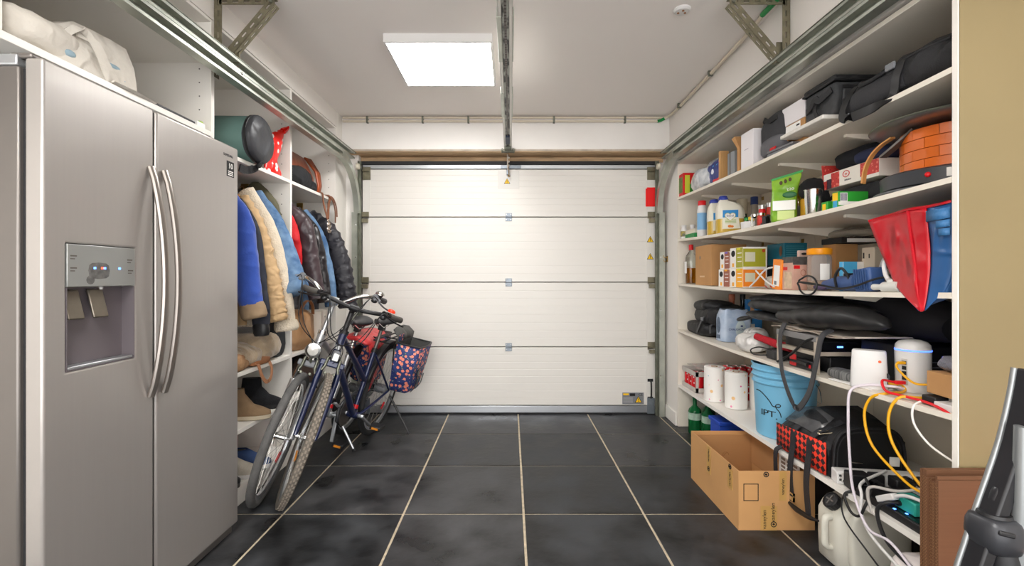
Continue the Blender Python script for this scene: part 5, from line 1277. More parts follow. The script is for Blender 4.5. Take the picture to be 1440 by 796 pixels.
o, d = sbox('medicine_box', 'small cream box with a green lower half on the second shelf', 'box', 2, 962, 976.5, 321, 0.07, mat('cream_card', 'E2D8C6', 0.6), X=1.352)
panel(o, d, 'a', 0, 1, 0, .5, mat('medicine_green', '2C8B4B', 0.5)); panel(o, d, 'c', 0, 1, 0, .5, mat('medicine_green', '2C8B4B', 0.5))
m_sky = mat('sky_print', '7FB2DA', 0.4)
bottle('spray_can', 'tall white and blue spray can with red cap on the second shelf', 'can', (1.385, 3.40, zs(2, 3.4)), 0.0335, 0.262, m_white, m_red, neck=0.72, cap=0.13, shoulder=0.74, lab=m_sky, labz=(0.2, 0.66))
bottle('cleaner_bottle', 'black necked white bottle behind the spray can', 'bottle', (1.41, 3.30, zs(2, 3.3)), 0.028, 0.225, m_white, m_black, neck=0.45, cap=0.25, shoulder=0.6, lab=mat('red_blue_label', 'A34049', 0.5, var=0.5, vs=30, col2='2E4A8C'), labz=(0.1, 0.5))
bottle('pump_bottle', 'small white pump bottle behind the spray can', 'bottle', (1.48, 3.34, zs(2, 3.3)), 0.028, 0.235, m_white, mat('navy_cap', '27396B', 0.4), neck=0.5, cap=0.1, shoulder=0.7)
m_oil = mat('yellow_oil', 'C9A63E', 0.2, coat=0.3); m_jug = mat('milky_jug', 'E5E1D2', 0.28, var=0.05)
m_bcap = mat('blue_cap', '2E3F9E', 0.4)
def rrect(hx_, hy, n=24, e=0.45):
    return [(hx_ * math.copysign(abs(math.cos(a)) ** e, math.cos(a)), hy * math.copysign(abs(math.sin(a)) ** e, math.sin(a))) for a in [2 * math.pi * j / n for j in range(n)]]
def oil_jug(c, rz, label):
    t = thing('oil_jug', label, 'jug', c, (0, 0, rz), group='jugs of frying oil on the second shelf')
    sec = lambda hx_, hy, ox, z: [(x + ox, y, z) for x, y in rrect(hx_, hy)]
    W, D, Hh = 0.082, 0.05, 0.235
    obj('body_lower', G().loft([sec(W * .95, D * .95, 0, 0), sec(W, D, 0, 0.008), sec(W, D, 0, 0.095)]), m_oil, t, sharp=50, label='part filled with yellow oil')
    obj('body_upper', G().loft([sec(W, D, 0, 0.0955), sec(W, D, 0, 0.135), sec(W * .93, D * .95, -0.004, 0.17), sec(W * .68, D * .8, -0.018, 0.198), sec(W * 0.36, D * 0.56, -0.036, 0.213), sec(W * 0.30, D * 0.5, -0.038, 0.222)]), m_jug, t, sharp=50)
    obj('cap', G().lathe([(0, 0.220), (0.030, 0.220), (0.030, 0.234), (0.027, 0.236), (0.024, 0.246), (0, 0.247)], 18, (-0.038, 0, 0)), m_bcap, t, sharp=40)
    obj('grip', G().tube(cr([(0.005, 0, 0.195), (0.045, 0, 0.19), (0.075, 0, 0.155), (0.083, 0, 0.11)], 5), 0.012, 8), m_jug, t, sharp=60)
    lb_ = obj('front_label', G().loft([[(-0.052, -D - 0.0012, 0.03), (0.055, -D - 0.0012, 0.03), (0.055, -D - 0.0004, 0.03), (-0.052, -D - 0.0004, 0.03)], [(-0.052, -D - 0.0012, 0.155), (0.035, -D - 0.0012, 0.155), (0.035, -D - 0.0004, 0.155), (-0.052, -D - 0.0004, 0.155)]]), mat('pale_label', 'E9E6D4', 0.5), t)
    obj('blue_band', G().box(-0.05, 0.042, -D - 0.0018, -D - 0.0011, 0.103, 0.150), mat('label_blue', '1E86CC', 0.5), lb_)
    ht = [(0.030 * math.sin(a) ** 3 * 1.05, 0.0019 * (13 * math.cos(a) - 5 * math.cos(2 * a) - 2 * math.cos(3 * a) - math.cos(4 * a))) for a in [2 * math.pi * j / 28 for j in range(28)]]
    obj('heart', G().prism([(x - 0.006, z * 1.0 + 0.108) for x, z in ht], -D - 0.0026, -D - 0.0017, 'y'), m_paper, lb_)
    obj('heart_rim', G().tube([(x - 0.006, -D - 0.0026, z + 0.108) for x, z in ht], 0.0016, 5, closed=True), mat('label_gold', 'B9B84A', 0.5), lb_)
    text('becel', 0.019, (-0.006, -D - 0.003, 0.113), '-y', mat('label_navy', '1E2A66', 0.5), lb_, sx=1.05, local=True)
    g = G()
    for x, z, r in ((-0.008, 0.046, 0.012), (0.006, 0.044, 0.010)): g.ell((x, -D - 0.0012, z), (r, 0.001, r * 0.75), 10, 6)
    obj('fruit_print', g, mat('label_orange', 'E57C1E', 0.5), lb_)
    g = G()
    for k in range(3): g.box(-0.036, 0.03, -D - 0.0019, -D - 0.0011, 0.066 + k * 0.009, 0.070 + k * 0.009)
    obj('green_script', g, mat('label_green', '93AF55', 0.5), lb_)
    return t
oil_jug((1.425, 3.06, zs(2, 3.06)), RAD(-14), 'nearer clear oil jug with a blue cap and heart label, half full')
oil_jug((1.43, 3.21, zs(2, 3.2)), RAD(-14), 'farther oil jug standing behind the labelled jug with heart')
bottle('vitamin_jar', 'cream capped jar with a green band at the back of the second shelf', 'jar', (1.66, 3.37, zs(2, 3.4)), 0.035, 0.27, mat('jar_green', '3B5B3F', 0.5), mat('cream_cap', 'CDBFA4', 0.5), neck=0.9, cap=0.4, shoulder=0.5, capr=0.036)
bottle('detergent_bottle', 'grey bottle with dark blue cap at the back of the second shelf', 'bottle', (1.68, 3.24, zs(2, 3.2)), 0.05, 0.27, mat('taupe_plastic', '9A8F82', 0.4), mat('navy_cap', '27396B', 0.4), neck=0.42, cap=0.2, shoulder=0.4)
rm = thing('ramekin', 'small white ribbed ramekin holding little jars on the second shelf', 'bowl', (1.385, 2.72, zs(2, 2.72)))
rings = []
for r, z in ((0.04, 0), (0.046, 0.002), (0.048, 0.036), (0.0495, 0.042), (0.046, 0.042), (0.044, 0.008), (0.0, 0.007)):
    rings.append([Vector((max(r, 0.0005) * (1 + (0.018 if (j % 2 and r > 0.0455 and z < 0.04) else 0)) * math.cos(2 * math.pi * j / 40), max(r, 0.0005) * (1 + (0.018 if (j % 2 and r > 0.0455 and z < 0.04) else 0)) * math.sin(2 * math.pi * j / 40), z)) for j in range(40)])
obj('bowl', G().loft(rings), m_white, rm, sharp=30)
for x, y, mm, lb_ in ((1.375, 2.735, mat('lid_green', '1F8A3C', 0.4), 'tiny jar with green lid in the white ramekin'), (1.402, 2.715, mat('lid_pink', 'B83A48', 0.4), 'tiny jar with pinkish red lid in the white ramekin'), (1.378, 2.695, mat('lid_yellow', 'E3B92B', 0.4), 'tiny jar with yellow lid in the white ramekin')):
    bottle('spice_jar', lb_, 'jar', (x, y, zs(2, 2.72) + 0.0075), 0.0125, 0.062, m_glass, mm, neck=0.95, cap=0.3, shoulder=0.6, liquid=(mat('spice_red', '8F2A1E', 0.6), 0.6), n=12)
for x, y, h_, mm, m2, lb_ in ((1.40, 2.615, 0.125, m_red, mat('chrome_lid', 'C9C9C9', 0.3, 0.8), 'red spice jar with yellow band beside the ramekin'), (1.435, 2.60, 0.135, mat('spice_orange', 'C4321F', 0.4), mat('chrome_lid', 'C9C9C9', 0.3, 0.8), 'tall red spice jar with silver lid'), (1.47, 2.575, 0.14, mat('label_pale_blue', 'B9CBD8', 0.4), mat('red_lid', 'B22222', 0.4), 'pale blue spice jar with red lid'), (1.372, 2.575, 0.075, mat('spice_orange', 'C4321F', 0.4), m_chrome, 'short red spice jar at the shelf edge'), (1.365, 2.63, 0.075, m_glass, m_chrome, 'short clear spice jar at the shelf edge')):
    bottle('spice_jar', lb_, 'jar', (x, y, zs(2, y)), 0.0185, h_, mm, m2, neck=0.92, cap=0.18, shoulder=0.72, n=14, lab=(m_yel if 'yellow band' in lb_ else None), labz=(0.45, 0.62))
vh = thing('small_gadget', 'small black and red gadget with a wire loop at the shelf edge', 'gadget', (1.365, 2.51, zs(2, 2.5)))
obj('case', G().box(1.345, 1.385, 2.49, 2.535, zs(2, 2.5), zs(2, 2.5) + 0.05), m_black, vh, w=True, bevel=0.006)
obj('red_cap', G().box(1.342, 1.36, 2.515, 2.54, zs(2, 2.5) + 0.012, zs(2, 2.5) + 0.045), m_red, vh, w=True, bevel=0.004)
obj('wire_loop', G().tube(cr([(1.35, 2.49, 1.50), (1.345, 2.45, 1.505), (1.345, 2.43, 1.485), (1.35, 2.44, 1.463)], 5), 0.004, 6), m_black, vh, w=True)
# green pouch
po = thing('pouch', 'bright green foil pouch with crimped top standing on second shelf', 'pouch', (1.395, 2.40, zs(2, 2.4)), (0, 0, RAD(-32)))
m_lime = mat('lime_foil', '9CC63B', 0.3, var=0.25, vs=9, col2='6FA22C', bump=0.15, bs=25, fold=(14, 0.35))
rings = []
for z, w_, t_, ox in ((0.0, .056, .034, 0), (0.01, .060, .036, 0), (0.06, .060, .036, 0), (0.11, .058, .030, 0), (0.15, .056, .020, 0.004), (0.19, .062, .012, 0.008), (0.225, .066, .004, 0.012), (0.242, .067, .0015, 0.013)):
    rings.append([(x + ox, y, z + 0.22 * x * max(0, (z - 0.12) / 0.12) ) for x, y in rrect(w_, t_, 24, 0.7)])
obj('bag', G().loft(rings).wrinkle(0.004, 22, 3), m_lime, po, sharp=70, sub=1)
def pouch_face(z): return -(0.038 if z < 0.08 else 0.035 if z < .11 else 0.028 if z < 0.16 else 0.016 if z < 0.2 else 0.009)
obj('top_seal', G().loft([[(-0.056, -0.006, 0.218), (0.082, -0.006, 0.250), (0.082, -0.004, 0.25), (-0.056, -0.004, 0.218)], [(-0.056, -0.005, 0.228), (0.083, -0.005, 0.261), (0.083, -0.003, 0.261), (-0.056, -0.003, 0.228)]]), mat('seal_green', '2E9A48', 0.4), po)
g = G()
for k in range(3): g.ell((-0.012 + k * 0.02, -0.014, 0.203 + k * 0.007), (0.007, 0.002, 0.010), 8, 6)
obj('bean_print', g, mat('bean_brown', '4A3722', 0.5), po)
obj('green_oval', G().ell((0.026, -0.029, 0.138), (0.032, 0.004, 0.016), 14, 6), mat('dark_green_print', '2A6B3A', 0.45), po)
obj('white_panel', G().obox((0.002, -0.0375, 0.085), (0.10, 0.004, 0.05), (RAD(-6), 0, 0)), mat('white_foil', 'EDEDE6', 0.3), po, bevel=0.002)
obj('cup_print', G().obox((0.01, -0.0385, 0.035), (0.075, 0.003, 0.045)), mat('pale_green_print', 'CFE08A', 0.4), po, bevel=0.002)
text('bio', 0.026, (0.03, -0.0225, 0.168), (RAD(80), 0, 0), m_paper, po, roll=RAD(12), local=True)
m_amber = mat('amber_glass', '9A7A1E', 0.08, trans=0.5); m_grng = mat('olive_glass', '6F8A2A', 0.08, trans=0.5)
bottle('oil_bottle', 'green glass oil bottle beside the lime green pouch', 'bottle', (1.475, 2.50, zs(2, 2.5)), 0.027, 0.205, m_grng, mat('lid_green2', '5A7A2A', 0.4), neck=0.45, shoulder=0.62)
bottle('oil_bottle', 'yellow glass oil bottle with dark label between pouch and steel cup', 'bottle', (1.485, 2.425, zs(2, 2.4)), 0.026, 0.195, m_amber, m_black, neck=0.45, shoulder=0.62, lab=mat('dark_label', '4A4438', 0.6), labz=(0.2, 0.45))
bottle('oil_bottle', 'amber bottle with orange label just behind the steel cup', 'bottle', (1.475, 2.345, zs(2, 2.3)), 0.025, 0.20, m_amber, m_yel, neck=0.45, shoulder=0.62, lab=mat('orange_label', 'D9A22A', 0.6), labz=(0.1, 0.55))
cup = single('mixing_cup', 'plain stainless steel mixing cup on the second shelf', 'cup', G().lathe([(0, 0), (0.029, 0), (0.031, 0.004), (0.0365, 0.118), (0.0385, 0.12), (0.036, 0.118), (0.029, 0.006), (0, 0.005)], 24, (1.385, 2.15, zs(2, 2.15) + 0.0005)), m_chrome, sharp=40)
single('glove', 'black glove bunched on top of the bottles behind the steel cup', 'glove', blob((1.48, 2.30, zs(2, 2.3) + 0.10), (0.13, 0.10, 0.10), e=0.9, amp=0.025, fr=16, seed=71).merge(blob((1.50, 2.26, zs(2, 2.3)), (0.06, 0.05, 0.14), amp=0.006, seed=2)), mat('black_wool', '141416', 0.9, fold=(12, 0.6)), sharp=80)
m_gbox = mat('box_green', '2FA036', 0.45)
o, d = sbox('carton', 'bright green flat carton with a barcode near the shelf edge', 'carton', 2, 1170, 1179, 269, 0.125, m_gbox, X=1.362)
panel(o, d, 'c', .06, .30, .42, .92, m_paper); panel(o, d, 'c', .0, 1, .22, .42, m_paper)
g = G()
for k in range(8): g.box(1.370 + k * 0.0035, 1.3718 + k * 0.0035, d[2] - 0.0016, d[2] - 0.0007, d[4] + .034, d[5] - .008)
obj('barcode', g, mat('barcode_ink', '4A4468', 0.6), o, w=True)
panel(o, d, 'a', .1, .9, .5, .95, m_yel); panel(o, d, 'a', .2, .8, .1, .5, mat('print_cyan', '3FA6D9', 0.5))
o, d = sbox('carton', 'small green and yellow carton behind the steel cup', 'carton', 2, 1155, 1164, 283, 0.06, m_gbox, X=1.375)
panel(o, d, 'a', .2, .7, .2, .8, m_yel)
single('dome_lid', 'clear plastic dome lid lying behind the green carton', 'lid', G().ell((1.50, 2.07, zs(2, 2.07) + 0.001), (0.105, 0.075, 0.085), 20, 10, 0.9).wrinkle(0.003, 20, 3, floor=zs(2, 2.07)), mat('clear_dome', 'E3E0D8', 0.15, trans=0.55, ior=1.2, alpha=0.7), sharp=60)
pbk = single('pouch_bag', 'black cloth pouch under the raspberry box', 'pouch', blob((1.64, 2.06, zs(2, 2.0)), (0.26, 0.44, 0.125), e=0.4, amp=0.008, fr=12, seed=73), mat('black_cloth', '26272A', 0.85), sharp=60)
zr_ = zs(2, 2.0) + 0.132
o, d = sbox('raspberry_box', 'long white tea box printed with red raspberries lying on a black pouch', 'box', 2, 1158, 1236, 0, 0.20, mat('ivory_card', 'EEE8DE', 0.5), X=1.50, zb=zr_, h=0.073)
m_rasp = pattern('raspberry_print', 'C93A34', [('E87A6A', 55.0, 0.30), ('9A1F22', 70.0, 0.2)], 55, 0.5)
panel(o, d, 'a', 0, .08, 0, .55, m_rasp); panel(o, d, 'a', .16, .32, .02, .95, m_rasp); panel(o, d, 'a', .70, 1, .2, .98, m_rasp)
panel(o, d, 'a', .07, .17, 0, .62, mat('plum_print', '4A3540', 0.5))
obj('flap', G().obox((1.56, 2.262, zr_ + 0.085), (0.12, 0.004, 0.075), (RAD(-8), 0, 0)), m_rasp, o, w=True)
g = G().tube([(1.4985, 2.10 + 0.02 * math.cos(a), zr_ + 0.048 + 0.014 * math.sin(a)) for a in [2 * math.pi * j / 18 for j in range(18)]], 0.0016, 5, closed=True)
obj('ring_mark', g, m_red, o, w=True)
text('pp', 0.014, (1.4985, 2.10, zr_ + 0.049), '-x', m_red, o)
text('infusion', 0.013, (1.4988, 2.09, zr_ + 0.021), '-x', mat('grey_print', '6A6A6E', 0.5), o)
hat = single('cap', 'black and navy caps piled on the raspberry box', 'cap', blob((1.62, 2.10, zr_ + 0.0735), (0.24, 0.30, 0.095), e=0.8, amp=0.022, fr=13, seed=75), mat('black_navy_cloth', '1D1E26', 0.8, var=0.3, vs=9, fold=(9, 0.7)), sharp=70)
single('navy_cloth', 'folded navy cloth lying on the near end of the raspberry box', 'cloth', blob((1.575, 1.99, zr_ + 0.0735), (0.16, 0.20, 0.06), e=0.7, amp=0.010, fr=14, seed=76), mat('navy_cloth', '2A3050', 0.85, var=0.2, vs=9), sharp=70)
# table oven with brick dome
CXo, CYo, zo = 1.575, 1.655, zs(2, 1.6)
ov = thing('pizza_oven', 'table top pizza oven with orange brick dome and black round base', 'oven', (CXo, CYo, zo))
m_dkg = mat('dark_grey_enamel', '3A3C40', 0.38, var=0.1)
obj('base', G().lathe([(0, 0.0), (0.17, 0.0), (0.215, 0.02), (0.218, 0.066), (0.21, 0.072), (0, 0.072)], 48), m_dkg, ov, sharp=40)
obj('base_tray', G().lathe([(0.16, -0.0), (0.235, 0.004), (0.238, 0.010), (0.16, 0.008)], 48), m_grey, ov, sharp=40)
av = RAD(207)
obj('red_button', G().ell((0.217 * math.cos(av), 0.217 * math.sin(av), 0.045), (0.009, 0.009, 0.009), 10, 8), m_red, ov)
a2 = RAD(228)
obj('rating_label', G().obox((0.2185 * math.cos(a2), 0.2185 * math.sin(a2), 0.045), (0.002, 0.065, 0.028), (0, 0, a2)), m_paper, ov)
m_terr = mat('terracotta_glaze', 'E06C1E', 0.25, var=0.15, vs=12, coat=0.5, rnd=True)
me_b = {}
core = obj('dome_core', G().lathe([(0, 0.0725), (0.153, 0.0725), (0.150, 0.22), (0.10, 0.235), (0, 0.235)], 40), mat('terracotta_joint', 'C65A1A', 0.5), ov, sharp=50)
nb = 12; proto = None
for row in range(4):
    for i in range(nb):
        a = 2 * math.pi * (i + 0.5 * (row % 2)) / nb
        if proto is None:
            g = G(); da = math.pi / nb * 0.98; r0, r1_ = 0.148, 0.160
            rr = []
            for t in (-da, -da / 2, 0, da / 2, da): rr.append([(r0 * math.cos(t), r0 * math.sin(t), 0.001), (r1_ * math.cos(t), r1_ * math.sin(t), 0.001), (r1_ * math.cos(t), r1_ * math.sin(t), 0.0355), (r0 * math.cos(t), r0 * math.sin(t), 0.0355)])
            proto = obj('brick', g.loft(rr), m_terr, ov, sharp=30); b_ = proto
        else:
            b_ = proto.copy(); COL.objects.link(b_); b_.parent = ov
        b_.location = (0, 0, 0.075 + row * 0.0368); b_.rotation_euler = (0, 0, a)
pan = thing('griddle_plate', 'round grey griddle plate resting on top of the orange brick oven', 'plate', (CXo, CYo, zo + 0.236))
obj('plate', G().lathe([(0, 0), (0.20, 0.0), (0.245, 0.006), (0.252, 0.014), (0.244, 0.012), (0.2, 0.007), (0, 0.006)], 48), mat('grey_griddle', '8A8886', 0.3, 0.7), pan, sharp=50)
obj('rim', G().tube([(0.248 * math.cos(a), 0.248 * math.sin(a), 0.013) for a in [2 * math.pi * j / 48 for j in range(48)]], 0.004, 6, closed=True), m_galvd, pan)
single('pan_lid', 'black domed lid lying on the grey griddle plate', 'lid', G().lathe([(0, 0.001), (0.18, 0.001), (0.185, 0.012), (0.16, 0.034), (0.09, 0.047), (0, 0.05)], 40, (CXo, CYo, zo + 0.2435)), mat('matt_black', '1F1F21', 0.5), sharp=50)
spt = thing('wooden_handle', 'bent tan wooden handle with black strap hooked beside the brick oven', 'handle', (1.36, 1.82, zo))
obj('bow', G().strap(cr([(1.395, 1.86, zo + 0.075), (1.40, 1.855, zo + 0.13), (1.405, 1.83, zo + 0.175), (1.41, 1.79, zo + 0.205), (1.415, 1.74, zo + 0.222)], 6), 0.020, 0.006, (1, 0.3, 0)), mat('beech', 'D09454', 0.45, var=0.15, vs=8), spt, w=True)
obj('strap', G().strap(cr([(1.41, 1.78, zo + 0.16), (1.415, 1.74, zo + 0.18), (1.425, 1.69, zo + 0.21), (1.43, 1.66, zo + 0.228)], 5), 0.03, 0.008, (1, 0.2, 0)), m_steeld, spt, w=True)

# ---------------------------------------------------------------- shelf 3
m_whisky = mat('whisky', 'C47A12', 0.05, trans=0.6, ior=1.34)
wb = bottle('whisky_bottle', 'clear whisky bottle with a red cap at the far end of third shelf', 'bottle', (1.39, 3.62, zs(3, 3.62)), 0.040, 0.30, m_glass, m_red, neck=0.36, cap=0.14, shoulder=0.66, liquid=(m_whisky, 0.40), capr=0.0165)
obj('paper_label', G().box(-0.0425, -0.0412, -0.022, 0.022, 0.08, 0.17), m_paper, wb)
o, d = sbox('carton', 'tall plain brown carton beside the whisky bottle', 'carton', 3, 978, 1000, 343.5, 0.24, m_card, X=1.36)
panel(o, d, 'a', .28, .34, .66, .74, m_steeld); panel(o, d, 'a', .3, .6, .2, .24, mat('pale_card_print', 'D9B892', 0.8))
m_pwhite = mat('pack_white', 'EFEBE6', 0.45)
m_brn = mat('pack_brown', '9C5A44', 0.5); m_lav = mat('pack_violet', '7A5BC0', 0.5); m_olv = mat('pack_olive', 'A6A42C', 0.5); m_ylw = mat('pack_lime_yellow', 'DDD52E', 0.5); m_org = mat('pack_orange', 'E8821E', 0.5); m_amb = mat('pack_amber', 'F2A916', 0.5)
def coffee(px0, px1, zb, h, c1, c2, c3, lab, depth=0.14):
    o, d = sbox('coffee_box', lab, 'box', 3, px0, px1, 0, depth, m_pwhite, X=1.36, group='coffee capsule boxes stacked in two columns', zb=zb, h=h)
    panel(o, d, 'a', .48, .98, .02, .98, c1); panel(o, d, 'a', .55, .8, .88, .985, c2, 'corner_mark', 0.0014)
    y1 = d[3] - (d[3] - d[2]) * .25; zc = d[4] + (d[5] - d[4]) * .72
    obj('round_mark', G().ell((d[0] - 0.0002, y1, zc), (0.0012, (d[3] - d[2]) * .16, h * .16), 14, 6), m_ink, o, w=True)
    obj('cup_print', G().box(d[0] - .0008, d[0], y1 - .012, y1 + .012, d[4] + .008, d[4] + .03), m_amb, o, w=True)
    g = G()
    for k in range(3): g.box(d[0] - .0016, d[0], d[3] - (d[3] - d[2]) * .9, d[3] - (d[3] - d[2]) * .6, d[4] + h * (.3 + .2 * k), d[4] + h * (.34 + .2 * k))
    obj('small_print', g, m_pwhite, o, w=True)
    panel(o, d, 'c', .0, .94, .06, .92, c3); panel(o, d, 'c', .08, .5, .3, .75, mat('pack_info', 'D3D0B8', 0.6), 'info_block', 0.0014)
    obj('cup_mark', G().ell((d[1] - 0.02, d[2] - 0.0004, d[5] - 0.022), (0.011, 0.0014, 0.011), 10, 6), mat('pack_cup', 'B9441E', 0.5), o, w=True)
    return o
zt3 = zs(3, 2.8) + 0.002
coffee(1010.5, 1026, zt3, 0.113, m_brn, m_amb, m_brn, 'lower brown and white coffee box of the farther stacked column')
coffee(1026.6, 1045, zt3, 0.116, m_amb, m_ylw, m_org, 'lower orange coffee box of the nearer stacked column')
coffee(1012.5, 1026, zt3 + 0.1135, 0.11, m_brn, m_lav, m_brn, 'upper brown coffee box with violet corner, farther column')
coffee(1026.6, 1045, zt3 + 0.1165, 0.123, m_olv, m_ylw, m_olv, 'upper olive green coffee box of the nearer stacked column')
o, d = sbox('carton', 'teal blue carton standing behind the coffee boxes', 'carton', 3, 1079, 1103, 341.5, 0.13, mat('teal_card', '1C6B80', 0.5), X=1.55)
panel(o, d, 'a', 0, 1, 0, .52, mat('dark_print', '2A2D33', 0.5)); obj('bear_print', G().ell((1.5495, d[2] + 0.035, d[5] - 0.045), (0.0015, 0.016, 0.03), 10, 6), mat('print_brown', '6A4A38', 0.6), o, w=True)
g = G()
for k in range(6): g.box(1.56, 1.66, d[2] - 0.0012, d[2], d[5] - 0.02 - k * 0.012, d[5] - 0.017 - k * 0.012)
obj('small_print', g, mat('pale_teal', '4F97A6', 0.5), o, w=True)
cx_ = thing('cable', 'stiff white cable crossing in front of the orange coffee box', 'cable', (1.36, 2.52, zs(3, 2.5)))
z3 = zs(3, 2.5)
obj('strand', G().tube(cr([(1.350, 2.66, z3 + 0.006), (1.350, 2.58, z3 + 0.05), (1.355, 2.52, z3 + 0.095), (1.365, 2.46, z3 + 0.115), (1.40, 2.40, z3 + 0.11)], 6), 0.0045, 7), m_white, cx_, w=True)
obj('strand', G().tube(cr([(1.357, 2.60, z3 + 0.10), (1.354, 2.54, z3 + 0.07), (1.353, 2.48, z3 + 0.04), (1.358, 2.42, z3 + 0.015)], 6), 0.0045, 7), m_white, cx_, w=True)
single('gift_box', 'small grey and red trinket packet behind the crossed white cable', 'packet', blob((1.43, 2.53, z3), (0.10, 0.09, 0.07), e=0.6, amp=0.008, fr=22, seed=3), pattern('trinket', 'B9B2A6', [('B0251E', 20.0, 0.3), ('3A3A3A', 26.0, 0.25)], 20, 0.4), sharp=60)
ob = thing('packet', 'orange packet with a white label leaning by the picture cartons', 'packet', (1.38, 2.41, z3), (RAD(6), 0, 0))
obj('pack', G().box(-0.018, 0.035, -0.035, 0.045, 0.001, 0.155), mat('bright_orange', 'F08A22', 0.4), ob, bevel=0.003)
obj('paper_label', G().box(-0.0192, -0.018, -0.022, 0.03, 0.02, 0.125), m_paper, ob)
obj('label_print', G().box(-0.0198, -0.019, 0.0, 0.02, 0.025, 0.045), m_grey, ob)
o, d = sbox('picture_carton', 'pinkish picture carton with a black top band on the third shelf', 'carton', 3, 1100, 1115, 361, 0.085, mat('pink_card', 'CFA391', 0.5, var=0.15, vs=20), X=1.37)
panel(o, d, 'a', 0, 1, .82, 1, mat('photo_grey', '55524F', 0.5, var=0.5, vs=60)); panel(o, d, 'c', 0, 1, .76, 1, mat('photo_grey', '55524F', 0.5)); panel(o, d, 'a', .1, .5, .6, .7, m_red); panel(o, d, 'c', .05, .4, .64, .74, m_red); panel(o, d, 'a', .2, .9, .05, .55, mat('photo_skin', 'D9BFA0', 0.5, var=0.3, vs=40))
obj('ring_print', G().tube([(1.42 + 0.012 * math.cos(a), d[2] - 0.0005, d[4] + 0.085 + 0.014 * math.sin(a)) for a in [2 * math.pi * j / 16 for j in range(16)]], 0.0012, 5, closed=True), m_brn, o, w=True)
pt_ = single('carton', 'pale pink carton with a hang hole standing behind the picture carton', 'carton', G().box(1.45, 1.53, 2.36, 2.38, zs(3, 2.35), 1.315), mat('hang_card', 'CDB2A6', 0.5), bevel=0.002)
obj('hang_hole', G().ell((1.475, 2.3595, 1.298), (0.016, 0.001, 0.006), 10, 6), m_ink, pt_, w=True)
jr = thing('storage_jar', 'clear plastic jar with an orange screw lid on the third shelf', 'jar', (1.455, 2.215, zs(3, 2.2)))
obj('body', G().lathe([(0, 0.001), (0.047, 0.001), (0.050, 0.008), (0.050, 0.155), (0.042, 0.168), (0.042, 0.17), (0, 0.17)], 24), mat('clear_jar', 'EADFD8', 0.08, trans=0.75, ior=1.15), jr, sharp=50)
obj('contents', G().lathe([(0, 0.004), (0.045, 0.004), (0.045, 0.045), (0, 0.05)], 18), mat('brown_grain', 'A5793F', 0.8, var=0.4, vs=70), jr, sharp=50)
obj('lid', G().lathe([(0, 0.168), (0.050, 0.168), (0.052, 0.172), (0.052, 0.194), (0.048, 0.198), (0, 0.198)], 28), mat('orange_lid', 'F29A12', 0.35), jr, sharp=40)
obj('paper_label', G().loft([[(0.0508 * math.cos(a), 0.0508 * math.sin(a), z) for a in [RAD(240 + 8 * j) for j in range(7)]] for z in (0.05, 0.125)], closed=False, cap=False), m_paper, jr)
o, d = sbox('carton', 'open brown carton at the back behind the orange lidded jar', 'carton', 3, 1157, 1175, 343, 0.11, m_card, X=1.60)
panel(o, d, 'c', .35, .62, .35, .42, m_cardd)
bkk = single('book', 'black and white boxed book lying on the open brown carton', 'book', G().box(1.60, 1.78, 2.27, 2.42, d[5] + 0.001, d[5] + 0.030), m_ink, bevel=0.002)
obj('pages', G().box(1.625, 1.765, 2.2692, 2.2702, d[5] + 0.006, d[5] + 0.024), m_paper, bkk, w=True)
single('plastic_wrap', 'crumpled clear plastic wrap at the back under the second shelf', 'wrap', blob((1.74, 2.38, d[5] + 0.031), (0.16, 0.30, 0.05), e=0.8, amp=0.02, fr=16, seed=81), mat('dull_film', 'CFC6B6', 0.2, trans=0.4, alpha=0.75), sharp=30)
o, d = sbox('carton', 'grey beige carton with small holes behind the blue power tool', 'carton', 3, 1212, 1230, 347, 0.10, mat('beige_card', 'BDAE9A', 0.6), X=1.56)
panel(o, d, 'a', .1, .2, .75, .88, m_ink); panel(o, d, 'a', .55, .62, .75, .85, m_ink)
o, d = sbox('medicine_box', 'white and cyan box behind the blue power tool', 'box', 3, 1180, 1186, 368, 0.11, m_pwhite, X=1.47)
panel(o, d, 'c', .0, .55, .55, 1, mat('cyan_print', '4FB0E0', 0.5)); panel(o, d, 'c', .12, .22, 0, .55, mat('cyan_print', '4FB0E0', 0.5)); panel(o, d, 'a', 0.1, .9, 0, 1, mat('cyan_print', '4FB0E0', 0.5))
z3 = zs(3, 1.9)
tl_ = thing('power_tool', 'blue handheld power tool with ribbed battery and black cord', 'tool', (1.39, 1.88, z3))
m_tool = mat('tool_blue', '3F5A8C', 0.5)
obj('motor', G().tube(cr([(1.40, 2.09, z3 + 0.025), (1.395, 2.0, z3 + 0.032), (1.39, 1.92, z3 + 0.034), (1.385, 1.86, z3 + 0.04)], 4), [0.018, 0.030, 0.033, 0.036], 14), m_tool, tl_, w=True, sharp=60)
bt = obj('battery', G().obox((1.385, 1.815, z3 + 0.047), (0.06, 0.085, 0.092), (RAD(-8), 0, 0)), m_tool, tl_, w=True, bevel=0.008)
g = G()
for k in range(6): g.obox((1.353, 1.787 + k * 0.012, z3 + 0.05), (0.006, 0.005, 0.078), (RAD(-8), 0, 0))
obj('rib', g, mat('tool_blue_dark', '34507F', 0.5), bt, w=True)
obj('trigger', G().box(1.365, 1.395, 1.90, 1.93, z3 + 0.062, z3 + 0.075), m_black, tl_, w=True, bevel=0.003)
obj('purple_cloth_tip', G().ell((1.39, 2.10, z3 + 0.014), (0.03, 0.04, 0.014), 10, 6), mat('dull_purple', '5F5070', 0.7), tl_, w=True)
loop = [(1.318 + 0.002 * math.sin(a), 2.085 + 0.062 * math.cos(a), z3 + 0.022 + 0.042 * math.sin(a)) for a in [RAD(20 + 30 * j) for j in range(13)]]
